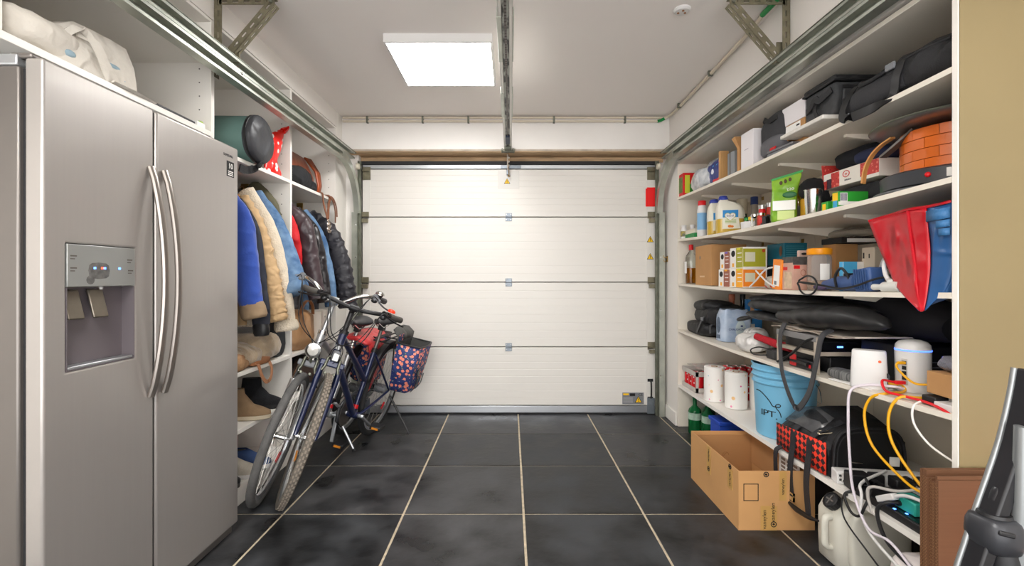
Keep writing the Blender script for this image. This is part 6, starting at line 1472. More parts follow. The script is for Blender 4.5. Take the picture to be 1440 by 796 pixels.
obj('cord', G().tube(cr([(1.335, 2.0, z3 + 0.022)] + loop + [(1.33, 1.98, z3 + 0.02), (1.335, 1.90, z3 + 0.012), (1.338, 1.82, z3 + 0.025), (1.345, 1.74, z3 + 0.05), (1.36, 1.70, z3 + 0.06)], 5), 0.0042, 7), m_black, tl_, w=True)
obj('cord', G().tube(cr([(1.36, 1.96, z3 + 0.01), (1.35, 1.955, z3 + 0.06), (1.355, 1.93, z3 + 0.095), (1.36, 1.90, z3 + 0.07), (1.36, 1.87, z3 + 0.02)], 5), 0.0055, 7), m_black, tl_, w=True)
hs = thing('water_hose', 'white bent hose with a grey tap fitting on the third shelf', 'hose', (1.38, 1.72, z3))
obj('tube', G().tube(cr([(1.42, 1.80, z3 + 0.10), (1.40, 1.76, z3 + 0.125), (1.39, 1.715, z3 + 0.135), (1.385, 1.67, z3 + 0.128), (1.40, 1.64, z3 + 0.10)], 6), 0.007, 8), m_white, hs, w=True)
obj('tube', G().tube(cr([(1.41, 1.65, z3 + 0.11), (1.385, 1.68, z3 + 0.122), (1.37, 1.72, z3 + 0.115), (1.355, 1.70, z3 + 0.07), (1.345, 1.665, z3 + 0.04)], 6), 0.007, 8), m_white, hs, w=True)
obj('tap_fitting', G().tube([(1.345, 1.74, z3 + 0.022), (1.345, 1.69, z3 + 0.022)], [0.012, 0.010], 10).tube([(1.345, 1.69, z3 + 0.022), (1.345, 1.62, z3 + 0.026)], 0.02, 12).tube([(1.345, 1.665, z3 + 0.026), (1.345, 1.66, z3 + 0.052)], 0.013, 10), mat('pale_grey_plastic', 'CFCFC8', 0.45), hs, w=True, sharp=50)
single('cable_tangle', 'tangle of black cables behind the white hose', 'cables', G().tube(cr([(1.46 + 0.07 * math.sin(i * 2.3), 1.72 + 0.09 * math.cos(i * 1.7), z3 + 0.02 + 0.045 * (1 + math.sin(i * 1.1))) for i in range(24)], 4), 0.005, 6), m_cable)
sup = thing('basket', 'black perforated plastic basket behind the red and blue bag', 'basket', (1.68, 1.66, zs(3, 1.6)))
g = G(); x0, x1, y0, y1 = 1.58, 1.83, 1.50, 1.83; zb0 = zs(3, 1.6) + 0.001; zt0 = 1.425
for (a, b) in (((x0, y0), (x1, y0)), ((x1, y0), (x1, y1)), ((x1, y1), (x0, y1)), ((x0, y1), (x0, y0))):
    for k in range(9):
        z = zb0 + 0.004 + (zt0 - zb0 - 0.008) * k / 8
        g.bar((a[0], a[1], z), (b[0], b[1], z), 0.004, 0.012)
    L = math.hypot(b[0] - a[0], b[1] - a[1]); nn_ = int(L / 0.03)
    for k in range(nn_ + 1):
        q = k / nn_; g.bar((a[0] + (b[0] - a[0]) * q, a[1] + (b[1] - a[1]) * q, zb0), (a[0] + (b[0] - a[0]) * q, a[1] + (b[1] - a[1]) * q, zt0), 0.005, 0.010, (b[0] - a[0], b[1] - a[1], 0))
g.box(x0, x1, y0, y1, zb0, zb0 + 0.004)
obj('lattice', g, m_black, sup, w=True)
# red and blue shopping bag
sg = thing('shopping_bag', 'shiny red and blue woven plastic bag slumping over the third shelf edge', 'bag', (1.36, 1.58, zs(3, 1.55)))
def col(*q): return [at(*p) for p in q]
c0 = col((1222, 311, 1.760), (1231, 335, 1.735), (1243, 363, 1.705), (1254, 386, 1.680), (1256, 396, 1.645), (1268, 412, 1.595), (1292, 437, 1.500))
c1 = col((1250, 303, 1.690), (1254, 328, 1.672), (1262, 356, 1.650), (1268, 382, 1.628), (1270, 398, 1.590), (1280, 414, 1.555), (1294, 437.5, 1.498))
c2 = col((1276, 295, 1.575), (1279, 322, 1.565), (1283, 350, 1.550), (1287, 380, 1.535), (1288, 400, 1.520), (1291, 417, 1.515), (1296, 438, 1.495))
c3 = col((1303, 291, 1.505), (1306, 320, 1.500), (1309, 350, 1.490), (1309, 380, 1.485), (1306, 402, 1.485), (1304, 418, 1.487), (1300, 437, 1.492))
c4 = col((1322, 287, 1.455), (1323, 318, 1.450), (1326, 350, 1.447), (1325, 382, 1.446), (1322, 402, 1.450), (1316, 418, 1.460), (1306, 432, 1.480))
c5 = col((1338, 283, 1.432), (1339, 315, 1.428), (1340, 350, 1.426), (1340, 382, 1.426), (1337, 398, 1.430), (1327, 412, 1.446), (1310, 428, 1.475))
bb_ = [[Vector((v.x + 0.20, 1.43, max(v.z, 1.19))) for v in c5], [Vector((v.x + 0.20, 1.74, max(v.z, 1.19))) for v in c0]]
m_rshine = mat('red_woven_plastic', 'C00A1E', 0.36, var=0.12, vs=7, bump=0.15, bs=22, coat=0.12, fold=(8, 0.8))
m_bshine = mat('blue_woven_plastic', '2C5C93', 0.35, var=0.2, vs=7, bump=0.15, bs=22, fold=(9, 0.7))
rs_ = obj('red_side', G().loft([c0, c1, c2, c3], closed=False, cap=False), m_rshine, sg, w=True, sub=2, sharp=80)
bs_ = obj('blue_side', G().loft([c3, c4, c5], closed=False, cap=False), m_bshine, sg, w=True, sub=2, sharp=80)
for o_ in (rs_, bs_):
    o_.modifiers['subd'].boundary_smooth = 'PRESERVE_CORNERS'
    md = o_.modifiers.new('solid', 'SOLIDIFY'); md.thickness = 0.003
obj('back', G().loft([c5, bb_[0], bb_[1], c0], closed=False, cap=False), m_bshine, sg, w=True, solid=0.003)
obj('seam', G().tube(cr(c2, 3), 0.0045, 6), mat('seam_red', 'B80F20', 0.35), sg, w=True)
obj('hem', G().tube(cr([c0[0], c1[0], c2[0], c3[0], c4[0], c5[0]], 4), 0.005, 6), m_rshine, sg, w=True)
obj('webbing', G().loft([[at(1303, 297, 1.497), at(1303, 312, 1.495)], [at(1320, 294, 1.448), at(1320, 309, 1.447)], [at(1336, 291, 1.426), at(1336, 306, 1.424)]], closed=False, cap=False).loft([[at(1316, 311, 1.452), at(1316, 321, 1.451)], [at(1336, 308, 1.423), at(1336, 318, 1.423)]], closed=False, cap=False).loft([[at(1320, 322, 1.446), at(1320, 332, 1.446)], [at(1336, 320, 1.422), at(1336, 330, 1.422)]], closed=False, cap=False), mat('blue_webbing', '3A6FA0', 0.5, bump=0.2, bs=200), sg, w=True, solid=0.004)
# ---------------------------------------------------------------- shelf 4
z4 = zs(4, 3.4)
bp = thing('backpack', 'black backpack lying at the far end of the fourth shelf', 'backpack', (1.48, 3.42, z4))
g = blob((1.46, 3.475, z4), (0.22, 0.42, 0.10), e=0.55, amp=0.014, fr=11, seed=91, n=28, m=14)
g.merge(blob((1.52, 3.38, z4 + 0.06), (0.30, 0.50, 0.17), e=0.75, amp=0.03, fr=9, seed=92, n=28, m=14))
obj('body', g, m_nylon, bp, w=True, sharp=60)
obj('top_flap', blob((1.48, 3.43, z4 + 0.17), (0.22, 0.34, 0.085), e=0.7, amp=0.02, fr=12, seed=93), m_nylon, bp, w=True, sharp=60)
obj('strap', G().strap(cr([(1.40, 3.32, z4 + 0.16), (1.36, 3.33, z4 + 0.13), (1.348, 3.36, z4 + 0.07), (1.345, 3.40, z4 + 0.02)], 5), 0.022, 0.004, (0, 1, 0.2)).strap(cr([(1.42, 3.25, z4 + 0.10), (1.37, 3.22, z4 + 0.09), (1.36, 3.20, z4 + 0.04)], 5), 0.02, 0.004, (0, 1, 0.2)), mat('webbing', '3B3B3E', 0.5), bp, w=True)
obj('buckle', G().obox((1.358, 3.335, z4 + 0.125), (0.01, 0.035, 0.025)), m_grey, bp, w=True, bevel=0.003)
z4 = zs(4, 3.1)
wp = thing('water_pack', 'shrink wrapped pack of pale blue water bottles on the fourth shelf', 'pack', (1.49, 3.19, z4))
m_wbt = mat('pale_blue_bottle', 'BCD0E6', 0.12, trans=0.35, ior=1.25)
m_wfilm = mat('blue_white_wrap', 'C7D5E8', 0.18, var=0.2, vs=18, col2='A9BCD8', alpha=0.8, bump=0.15, bs=30)
for i in range(3):
    for j in range(2):
        x, y = 1.432 + i * 0.062, 3.12 + j * 0.062
        b = obj('bottle', G().lathe([(0, 0.001), (0.029, 0.001), (0.03, 0.14), (0.026, 0.165), (0.013, 0.19), (0.013, 0.203), (0, 0.203)], 16, (x, y, z4)), m_wbt, wp, w=True, sharp=50)
        obj('cap', G().lathe([(0, 0.196), (0.0145, 0.196), (0.0145, 0.211), (0, 0.212)], 12, (x, y, z4)), m_bcap if (i, j) == (0, 0) else mat('pale_cap', 'DDE5EE', 0.4), b, w=True)
rings = []
for z, s, sc in ((0.004, 0, 1.0), (0.06, 0.003, 1.0), (0.15, 0.003, 1.0), (0.175, -0.004, 0.97), (0.195, -0.012, 0.90), (0.212, -0.02, 0.82)):
    rr = []
    for j in range(40):
        a = 2 * math.pi * j / 40
        bx = 1 + (0.05 * math.cos(math.pi * 3 * math.cos(a)) if sc < 0.99 else 0.015 * math.cos(6 * a))
        x = 0.098 * math.copysign(abs(math.cos(a)) ** .35, math.cos(a)) * sc; y = 0.066 * math.copysign(abs(math.sin(a)) ** .35, math.sin(a)) * sc
        rr.append((1.494 + x * (1 + .02 * math.cos(6 * a)), 3.151 + y, z4 + z + (0.006 * math.cos(math.pi * x / 0.031) if sc < 0.95 else 0)))
    rings.append(rr)
obj('shrink_wrap', G().loft(rings), m_wfilm, wp, w=True, sharp=60)
obj('oval_print', G().ell((1.51, 3.0825, z4 + 0.085), (0.034, 0.0025, 0.06), 18, 8), mat('grey_blue_print', 'B4C1C4', 0.4), wp, w=True)
text('CHAUDFONTAINE', 0.019, (1.505, 3.078, z4 + 0.085), '-y', mat('deep_blue_print', '1D2B6B', 0.4), wp, sx=0.95)
obj('drop_mark', G().ell((1.515, 3.079, z4 + 0.108), (0.009, 0.002, 0.006), 10, 6), mat('deep_blue_print', '1D2B6B', 0.4), wp, w=True)
g = G().box(1.485, 1.545, 3.079, 3.081, z4 + 0.035, z4 + 0.041).box(1.49, 1.53, 3.079, 3.081, z4 + 0.024, z4 + 0.029)
obj('small_print', g, mat('green_blue_print', '5E8792', 0.5), wp, w=True)
obj('side_label', G().ell((1.394, 3.15, z4 + 0.11), (0.003, 0.028, 0.055), 12, 6).box(1.3915, 1.394, 3.13, 3.17, z4 + 0.02, z4 + 0.045), mat('slate_print', '5E6F86', 0.5, var=0.4, vs=60), wp, w=True)
bottle('bottle', 'copper foil topped bottle at the back of the fourth shelf', 'bottle', (1.60, 3.40, zs(4, 3.4)), 0.034, 0.30, mat('copper_foil', 'B8694A', 0.4, var=0.2, vs=20), mat('copper_foil', 'B8694A', 0.4), neck=0.55, shoulder=0.42)
bottle('bottle', 'dark wine bottle with pale band at the back of the fourth shelf', 'bottle', (1.665, 3.37, zs(4, 3.4)), 0.036, 0.30, mat('dark_glass', '17231C', 0.1), m_black, neck=0.45, shoulder=0.5, lab=mat('cream_label', 'BFBFA8', 0.6), labz=(0.2, 0.4))
bottle('bottle', 'black bottle beside the wine bottle at the back of fourth shelf', 'bottle', (1.735, 3.34, zs(4, 3.4)), 0.037, 0.285, m_black, m_black, neck=0.5, shoulder=0.6)
o, d = sbox('packet', 'sky blue packet standing behind the water pack', 'packet', 4, 1047, 1051, 421, 0.10, mat('packet_blue', '2D7FC4', 0.4), X=1.60)
panel(o, d, 'c', .2, .45, .55, .85, mat('packet_print', 'C99A6A', 0.5)); panel(o, d, 'c', .2, .5, .15, .4, m_paper)
z4 = zs(4, 2.6)
wbg = single('plastic_bag', 'crumpled white plastic bag at the edge of the fourth shelf', 'bag', blob((1.40, 2.72, z4 + 0.0005), (0.15, 0.22, 0.105), e=0.85, amp=0.02, fr=17, seed=95).merge(blob((1.47, 2.82, z4 + 0.0005), (0.12, 0.18, 0.13), e=0.85, amp=0.02, fr=17, seed=96)), mat('white_bag_film', 'E3E0DC', 0.35, var=0.12, vs=14, bump=0.3, bs=30, fold=(14, 0.8)), sharp=50)
ctl = thing('charger_block', 'black adapter with thin wire loop on the fourth shelf edge', 'charger', (1.39, 2.50, z4))
obj('case', G().box(1.365, 1.46, 2.42, 2.52, z4, z4 + 0.055), mat('soft_black', '2A2A2C', 0.5), ctl, w=True, bevel=0.012)
obj('wire', G().tube(cr([(1.37, 2.46, z4 + 0.05), (1.345, 2.54, z4 + 0.055), (1.34, 2.62, z4 + 0.03), (1.338, 2.60, z4 + 0.01), (1.342, 2.54, z4 + 0.012), (1.355, 2.49, z4 + 0.02)], 6), 0.0035, 6), m_cable, ctl, w=True)
brs = thing('brush', 'red bristled round brush poking out above the black adapter', 'brush', (1.37, 2.50, z4 + 0.056))
obj('bristles', G().tube([(1.36, 2.60, z4 + 0.105), (1.385, 2.45, z4 + 0.085), (1.41, 2.36, z4 + 0.075)], [0.018, 0.021, 0.02], 12).wrinkle(0.003, 60, 2), mat('red_bristle', 'C11828', 0.8, var=0.3, vs=60, bump=0.5, bs=200), brs, w=True, sharp=60)
obj('stick', G().tube([(1.41, 2.36, z4 + 0.075), (1.46, 2.18, z4 + 0.06)], 0.006, 8), m_black, brs, w=True)
# rack
m_rack = mat('beige_rack_paint', 'B5A999', 0.5); m_rackg = mat('grey_rack_paint', '7C7A79', 0.5)
rk = thing('rack', 'beige and grey metal desk rack with black equipment in it', 'rack', (1.55, 2.10, zs(4, 2.1)))
za = zs(4, 2.1)
X0, X1, Ya, Yb = 1.342, 1.76, 2.065, 2.37
zt = za + 0.165
for x in (X0, X1 - 0.018):
    for y in (Ya, Yb - 0.018):
        obj('post', G().box(x, x + 0.018, y, y + 0.018, za + 0.001, zt), m_rack, rk, w=True, bevel=0.002)
obj('top_plate', G().box(X0, X1, Ya, Yb, zt, zt + 0.006).box(X0 - 0.002, X0, Ya, Yb, zt - 0.022, zt + 0.006), m_rackg, rk, w=True, bevel=0.001)
obj('middle_shelf', G().box(X0, X1, Ya, Yb, za + 0.088, za + 0.094).box(X0 - 0.002, X0, Ya, Yb, za + 0.082, za + 0.098).box(X0, X1, Ya - 0.002, Ya, za + 0.082, za + 0.1), m_rack, rk, w=True, bevel=0.001)
d1_ = thing('receiver', 'slim black receiver with a blue light on the rack middle shelf', 'receiver', (1.55, 2.2, za + 0.0945))
obj('case', G().box(1.38, 1.72, 2.09, 2.36, za + 0.0945, za + 0.142), m_black, d1_, w=True, bevel=0.004)
obj('front_panel', G().box(1.385, 1.715, 2.087, 2.09, za + 0.098, za + 0.138), mat('gloss_black', '121216', 0.15), d1_, w=True)
obj('blue_light', G().box(1.45, 1.475, 2.0845, 2.087, za + 0.116, za + 0.122), mat('blue_indicator', (70, 120, 255), 0.3, emit=2.5), d1_, w=True)
d2_ = thing('amplifier', 'black amplifier on the bottom of the metal rack', 'amplifier', (1.55, 2.1, za))
obj('case', G().box(1.42, 1.73, 2.09, 2.34, za + 0.0012, za + 0.072), m_black, d2_, w=True, bevel=0.004)
d3_ = thing('adapter', 'small black and red adapter with a plug in front of the amplifier', 'adapter', (1.37, 2.17, za))
obj('case', G().box(1.362, 1.395, 2.12, 2.30, za + 0.0012, za + 0.045), mat('soft_black', '2A2A2C', 0.5), d3_, w=True, bevel=0.004)
obj('red_front', G().box(1.359, 1.363, 2.24, 2.29, za + 0.006, za + 0.06).box(1.358, 1.362, 2.13, 2.145, za + 0.014, za + 0.03), m_red, d3_, w=True, bevel=0.002)
obj('plug', G().tube([(1.35, 2.27, za + 0.03), (1.352, 2.18, za + 0.034), (1.355, 2.14, za + 0.03)], [0.005, 0.009, 0.012], 10), m_black, d3_, w=True)
obj('cord', G().tube(cr([(1.349, 2.28, za + 0.03), (1.335, 2.34, za + 0.012), (1.33, 2.33, za + 0.015), (1.333, 2.24, za + 0.06), (1.333, 2.14, za + 0.13), (1.345, 2.08, za + 0.16)], 6), 0.006, 7), m_cable, d3_, w=True)
d4_ = thing('equipment_box', 'plain black equipment box behind the two white routers', 'equipment', (1.66, 1.92, za))
obj('case', G().box(1.52, 1.78, 1.80, 2.04, za + 0.0012, za + 0.160), m_black, d4_, w=True, bevel=0.004)
obj('vent_slots', G().box(1.54, 1.76, 1.799, 1.8, za + 0.10, za + 0.104).box(1.54, 1.76, 1.799, 1.8, za + 0.08, za + 0.084), m_grey, d4_, w=True)
# folded cloth and the big black bag on the rack
clo = thing('cloth', 'cream folded cloth between the rack top and black bag', 'cloth', (1.50, 2.1, zt + 0.006))
g = G()
for k, (xa, xb, ya, yb, zz_) in enumerate(((1.345, 1.74, 1.90, 2.42, 0.007), (1.35, 1.74, 1.84, 2.30, 0.014))):
    rings = []
    for i in range(13):
        y = yb + (ya - yb) * i / 12; wv = 0.005 * math.sin(i * 1.1 + k) + 0.005
        rings.append([(xa, y, zt + zz_ + wv), (xb, y, zt + zz_ + wv), (xb, y, zt + zz_ + 0.005 + wv), (xa - 0.004, y, zt + zz_ + 0.005 + wv)])
    g.loft(rings)
obj('layers', g, mat('cream_linen', 'D9CDBF', 0.9, var=0.1, vs=9), clo, w=True, sharp=60)
zb_ = zt + 0.03
bag = thing('duffel_bag', 'big folded black bag with hanging strap on the rack', 'bag', (1.52, 2.2, zb_))
m_bagk = mat('black_bag_fabric', '29292A', 0.42, var=0.25, vs=5, bump=0.1, bs=30, fold=(5, 0.9))
def roll(path, rads, asp, seed, nm='fold', m=m_bagk):
    obj(nm, G().tube(cr(path, 5), rads, 20, up=(0, 0, 1), asp=asp).wrinkle(0.020, 9, seed, 0.8), m, bag, w=True, sharp=60)
roll([(1.47, 2.69, zb_ + 0.080), (1.47, 2.55, zb_ + 0.082), (1.48, 2.3, zb_ + 0.080), (1.48, 2.05, zb_ + 0.080), (1.47, 1.93, zb_ + 0.075)], [0.034, 0.044, 0.044, 0.038, 0.02], 3.2, 101)
roll([(1.41, 2.46, zb_ + 0.040), (1.405, 2.36, zb_ + 0.045), (1.40, 2.2, zb_ + 0.050), (1.395, 2.05, zb_ + 0.060), (1.395, 1.90, zb_ + 0.066), (1.40, 1.79, zb_ + 0.060), (1.41, 1.75, zb_ + 0.052)], [0.012, 0.036, 0.045, 0.048, 0.044, 0.026, 0.006], 1.8, 102)
roll([(1.42, 2.72, zb_ + 0.025), (1.415, 2.62, zb_ + 0.022), (1.41, 2.45, zb_ + 0.018), (1.40, 2.32, zb_ + 0.012)], [0.018, 0.024, 0.020, 0.010], 3.0, 106)
roll([(1.44, 2.70, zb_ + 0.112), (1.44, 2.55, zb_ + 0.118), (1.45, 2.3, zb_ + 0.118), (1.47, 2.10, zb_ + 0.105)], [0.018, 0.024, 0.024, 0.008], 4.0, 103)
roll([(1.62, 2.60, zb_ + 0.08), (1.63, 2.2, zb_ + 0.08), (1.64, 1.85, zb_ + 0.07), (1.65, 1.72, zb_ + 0.05)], [0.06, 0.085, 0.085, 0.06], 1.3, 104, 'back_fold', mat('black_bag_matt', '1C1B20', 0.75, var=0.2, vs=5))
obj('handle_loop', G().tube(cr([(1.39, 2.68, zb_ + 0.01), (1.37, 2.76, zb_ - 0.012), (1.365, 2.82, zb_ - 0.02), (1.38, 2.79, zb_ - 0.005), (1.40, 2.70, zb_ + 0.005)], 5), 0.009, 8), m_black, bag, w=True)
stp_ = cr([(1.345, 2.305, zb_ + 0.01), (1.320, 2.30, zb_ - 0.05), (1.315, 2.29, zb_ - 0.14), (1.313, 2.27, zb_ - 0.23), (1.312, 2.21, zb_ - 0.325), (1.311, 2.16, zb_ - 0.362), (1.311, 2.12, zb_ - 0.345), (1.312, 2.06, zb_ - 0.26), (1.316, 2.02, zb_ - 0.12), (1.320, 1.995, zb_ - 0.02), (1.36, 1.99, zb_ + 0.012)], 6)
obj('strap', G().strap(stp_, 0.030, 0.005, (0.1, 1, 0.25)), mat('webbing', '3B3B3E', 0.5), bag, w=True)
obj('strap_clip', G().obox((1.310, 2.155, zb_ - 0.362), (0.008, 0.05, 0.02), (RAD(10), 0, 0)), m_black, bag, w=True, bevel=0.003)
# pouch, routers
z4n = zs(4, 1.85)
pc = thing('phone_pouch', 'grey ribbed pouch and folded black tube lying beside the white router', 'pouch', (1.40, 1.93, z4n))
obj('ribbed_pouch', blob((1.375, 1.945, z4n), (0.07, 0.13, 0.045), e=0.6, amp=0.008, fr=20, seed=6), mat('ribbed_grey', '8C8C8A', 0.5, var=0.5, vs=6, stretch=(1, 30, 1), col2='3A3A3A'), pc, w=True, sharp=60)
obj('black_tube', G().tube([(1.44, 1.95, z4n + 0.05), (1.43, 1.80, z4n + 0.04)], [0.02, 0.022], 12), m_grey, pc, w=True)
single('papers', 'few loose papers under the grey pouch by the router', 'papers', G().obox((1.38, 1.86, z4n + 0.003), (0.09, 0.20, 0.004), (0, 0, RAD(8))), m_paper)
def srect(hx_, hy, z, n=28, e=0.55, c=(0, 0)): return [(c[0] + x, c[1] + y, z) for x, y in rrect(hx_, hy, n, e)]
zr1 = zs(4, 1.72)
ra = thing('router', 'white tapered wifi router with a small orange dot', 'router', (1.372, 1.80, zr1), (0, 0, RAD(-40)))
g = G().loft([srect(.057, .030, 0), srect(.059, .031, 0.004), srect(.056, .029, .08), srect(.053, .027, .138), srect(.050, .024, .143)])
obj('case', g, m_white, ra, sharp=40)
obj('orange_dot', G().ell((0.034, -0.029, 0.105), (0.005, 0.002, 0.005), 10, 6), mat('orange_dot', 'F0622A', 0.4), ra)
obj('port', G().box(0.048, 0.0575, -0.018, -0.008, 0.045, 0.062).box(0.048, 0.058, -0.018, -0.006, 0.018, 0.034), m_ink, ra)
zr2 = zs(4, 1.66)
rb_ = thing('router', 'white tower router with glowing blue ring and cable ports', 'router', (1.485, 1.735, zr2))
g = G().lathe([(0, 0.0), (0.047, 0.0), (0.050, 0.006), (0.0525, 0.06), (0.0535, 0.150)], 36)
g.f = g.f[:-1]
obj('case', g, m_white, rb_, sharp=40)
obj('blue_ring', G().lathe([(0.050, 0.1505), (0.0540, 0.1505), (0.0540, 0.155), (0.050, 0.155)], 36), mat('blue_glow', (60, 95, 255), 0.3, emit=1.6), rb_, sharp=30)
obj('dome', G().lathe([(0.0535, 0.1555), (0.051, 0.172), (0.042, 0.183), (0.025, 0.189), (0.0, 0.191)], 36), m_white, rb_, sharp=60)
pv = RAD(203)
def onr(a, r, z): return (r * math.cos(a), r * math.sin(a), z)
pps = obj('port_strip', G().obox(onr(pv, 0.0518, 0.075), (0.004, 0.018, 0.095), (0, 0, pv)), mat('port_grey', 'BDBAB4', 0.4), rb_)
for k in range(4): obj('port', G().obox(onr(pv, 0.0532, 0.108 - k * 0.0185), (0.004, 0.013, 0.013), (0, 0, pv)), m_ink, pps)
# small carton
ct = thing('carton', 'small brown carton with a grey patterned label beside the tower router', 'carton', (1.42, 1.50, zs(4, 1.5) + 0.035), (0, 0, RAD(-4)))
obj('box', G().box(-0.045, 0.09, -0.045, 0.055, 0.0, 0.072), m_card, ct, bevel=0.002)
obj('paper_label', G().box(-0.022, 0.088, -0.0462, -0.045, 0.01, 0.071), m_paper, ct)
obj('pattern_print', G().box(-0.02, 0.085, -0.0472, -0.046, 0.012, 0.05), mat('grey_weave_print', '4A4A4C', 0.7, var=0.6, vs=90, col2='8C8C8A'), ct)
single('plastic_wrap', 'clear crinkled plastic wrap lying on the small brown carton', 'wrap', blob((1.46, 1.51, zs(4, 1.5) + 0.1085), (0.13, 0.12, 0.05), e=0.9, amp=0.02, fr=18, seed=111), mat('dark_film', 'A9A8B4', 0.12, trans=0.5, alpha=0.8), sharp=25)
hu = thing('network_hub', 'small black and white adapter under the small brown carton', 'adapter', (1.40, 1.50, zs(4, 1.5)))
obj('black_part', G().box(1.355, 1.40, 1.50, 1.55, zs(4, 1.5) + 0.0005, zs(4, 1.5) + 0.03), m_black, hu, w=True, bevel=0.003)
obj('white_part', G().box(1.345, 1.43, 1.43, 1.495, zs(4, 1.5) + 0.0005, zs(4, 1.5) + 0.022), m_white, hu, w=True, bevel=0.003)
mon = thing('monitor', 'flat black screen panel standing against the back of fourth shelf', 'monitor', (1.80, 1.83, zs(4, 1.8)))
obj('panel', G().obox((1.815, 1.80, zs(4, 1.8) + 0.150), (0.03, 0.66, 0.28), (0, RAD(4), 0)), mat('dark_violet_plastic', '2B2A33', 0.4), mon, w=True, bevel=0.004)
obj('top_bar', G().obox((1.80, 1.80, zs(4, 1.8) + 0.27), (0.02, 0.66, 0.035), (0, RAD(4), 0)), m_black, mon, w=True, bevel=0.003)
# network cables, each a thing
def cable(label, pts, r, m, extra=None, k=6):
    t = thing('cable', label, 'cable', pts[0])
    obj('wire', G().tube(cr(pts, k), r, 8), m, t, w=True, sharp=80)
    if extra:
        for nm, p, q, s_, mm in extra: obj(nm, G().bar(p, q, s_, s_ * 0.85), mm, t, w=True, bevel=0.002)
    return t
m_cy = mat('yellow_cable', 'E8A912', 0.4); m_crd = mat('red_cable', 'DA1622', 0.4); m_cw = mat('white_cable', 'E4DFDA', 0.4)
R2 = Vector((1.485, 1.735, zr2)); prt = lambda k: R2 + Vector(onr(pv, 0.057, 0.108 - k * 0.0185))
p0 = prt(0); p3 = R2 + Vector(onr(pv, 0.057, 0.036))
ze = zs(4, 1.6)
cable('red network cable from the tower router running to the near end panel', [p3, p3 + Vector((-0.03, 0.005, 0)), Vector((1.345, 1.70, ze + 0.045)), Vector((1.327, 1.66, ze + 0.016)), Vector((1.345, 1.60, ze + 0.012)), Vector((1.35, 1.52, ze + 0.012)), Vector((1.335, 1.45, ze + 0.008)), Vector((1.332, 1.42, ze + 0.0))], 0.0045, m_crd, [('plug', p3 + Vector((0.004, 0, 0)), p3 + Vector((-0.03, 0.004, 0)), 0.014, m_crd)])
cable('short yellow cable looping down the front of the tower router', [p0, p0 + Vector((-0.022, 0.0, 0)), p0 + Vector((-0.03, -0.01, -0.02)), p0 + Vector((-0.015, -0.06, -0.06)), Vector((1.44, 1.60, ze + 0.05)), Vector((1.46, 1.57, ze + 0.035))], 0.004, m_cy, [('plug', p0 + Vector((0.004, 0, 0)), p0 + Vector((-0.02, 0, 0)), 0.012, m_cy)])
RA = Vector((1.372, 1.80, zr1)) + Vector((0.046, -0.044, 0.026))
z5 = zs(5, 1.7)
cable('yellow cable from the white router hanging down towards the power strip', [RA, RA + Vector((0.02, -0.03, 0.0)), RA + Vector((0.01, -0.05, -0.02)), Vector((1.345, 1.68, zr1 + 0.006)), Vector((1.318, 1.72, zr1 - 0.02)), Vector((1.306, 1.735, zr1 - 0.09)), Vector((1.31, 1.70, zr1 - 0.19)), Vector((1.335, 1.59, zr1 - 0.27)), Vector((1.352, 1.52, z5 + 0.13)), Vector((1.37, 1.47, z5 + 0.06)), Vector((1.40, 1.44, z5 + 0.02))], 0.0048, m_cy, [('plug', RA + Vector((-0.006, 0.006, 0)), RA + Vector((0.016, -0.018, 0)), 0.013, m_cy)])
cable('second yellow cable dropping from shelf edge below the red cable', [Vector((1.44, 1.56, ze + 0.012)), Vector((1.37, 1.585, ze + 0.012)), Vector((1.328, 1.61, ze + 0.004)), Vector((1.307, 1.625, ze - 0.06)), Vector((1.308, 1.61, ze - 0.15)), Vector((1.332, 1.54, ze - 0.25)), Vector((1.355, 1.485, z5 + 0.13)), Vector((1.375, 1.45, z5 + 0.06)), Vector((1.41, 1.43, z5 + 0.02))], 0.0048, m_cy)
cable('thick white cable from the tower router hanging to the power strip', [R2 + Vector(onr(pv, 0.052, 0.012)), Vector((1.40, 1.72, ze + 0.018)), Vector((1.345, 1.78, ze + 0.010)), Vector((1.308, 1.81, ze - 0.02)), Vector((1.304, 1.815, ze - 0.12)), Vector((1.305, 1.81, ze - 0.26)), Vector((1.306, 1.79, ze - 0.40)), Vector((1.308, 1.72, ze - 0.50)), Vector((1.312, 1.62, z5 - 0.07)), Vector((1.318, 1.50, z5 - 0.13)), Vector((1.33, 1.40, z5 - 0.16))], 0.005, mat('lilac_white_cable', 'DCD3DC', 0.4))
cable('thin white cable arching from fourth shelf to the near end panel', [Vector((1.42, 1.55, ze + 0.010)), Vector((1.35, 1.545, ze + 0.010)), Vector((1.318, 1.54, ze - 0.01)), Vector((1.314, 1.53, ze - 0.06)), Vector((1.325, 1.49, ze - 0.11)), Vector((1.345, 1.44, ze - 0.14)), Vector((1.36, 1.418, ze - 0.15))], 0.0035, m_cw)
cable('grey cable rising from the power strip to the end panel', [Vector((1.325, 1.72, z5 - 0.02)), Vector((1.322, 1.74, z5 + 0.04)), Vector((1.33, 1.73, z5 + 0.075)), Vector((1.37, 1.66, z5 + 0.09)), Vector((1.41, 1.58, z5 + 0.135)), Vector((1.46, 1.50, z5 + 0.165)), Vector((1.52, 1.42, z5 + 0.21))], 0.0055, mat('grey_cable', 'B9B4AE', 0.45))

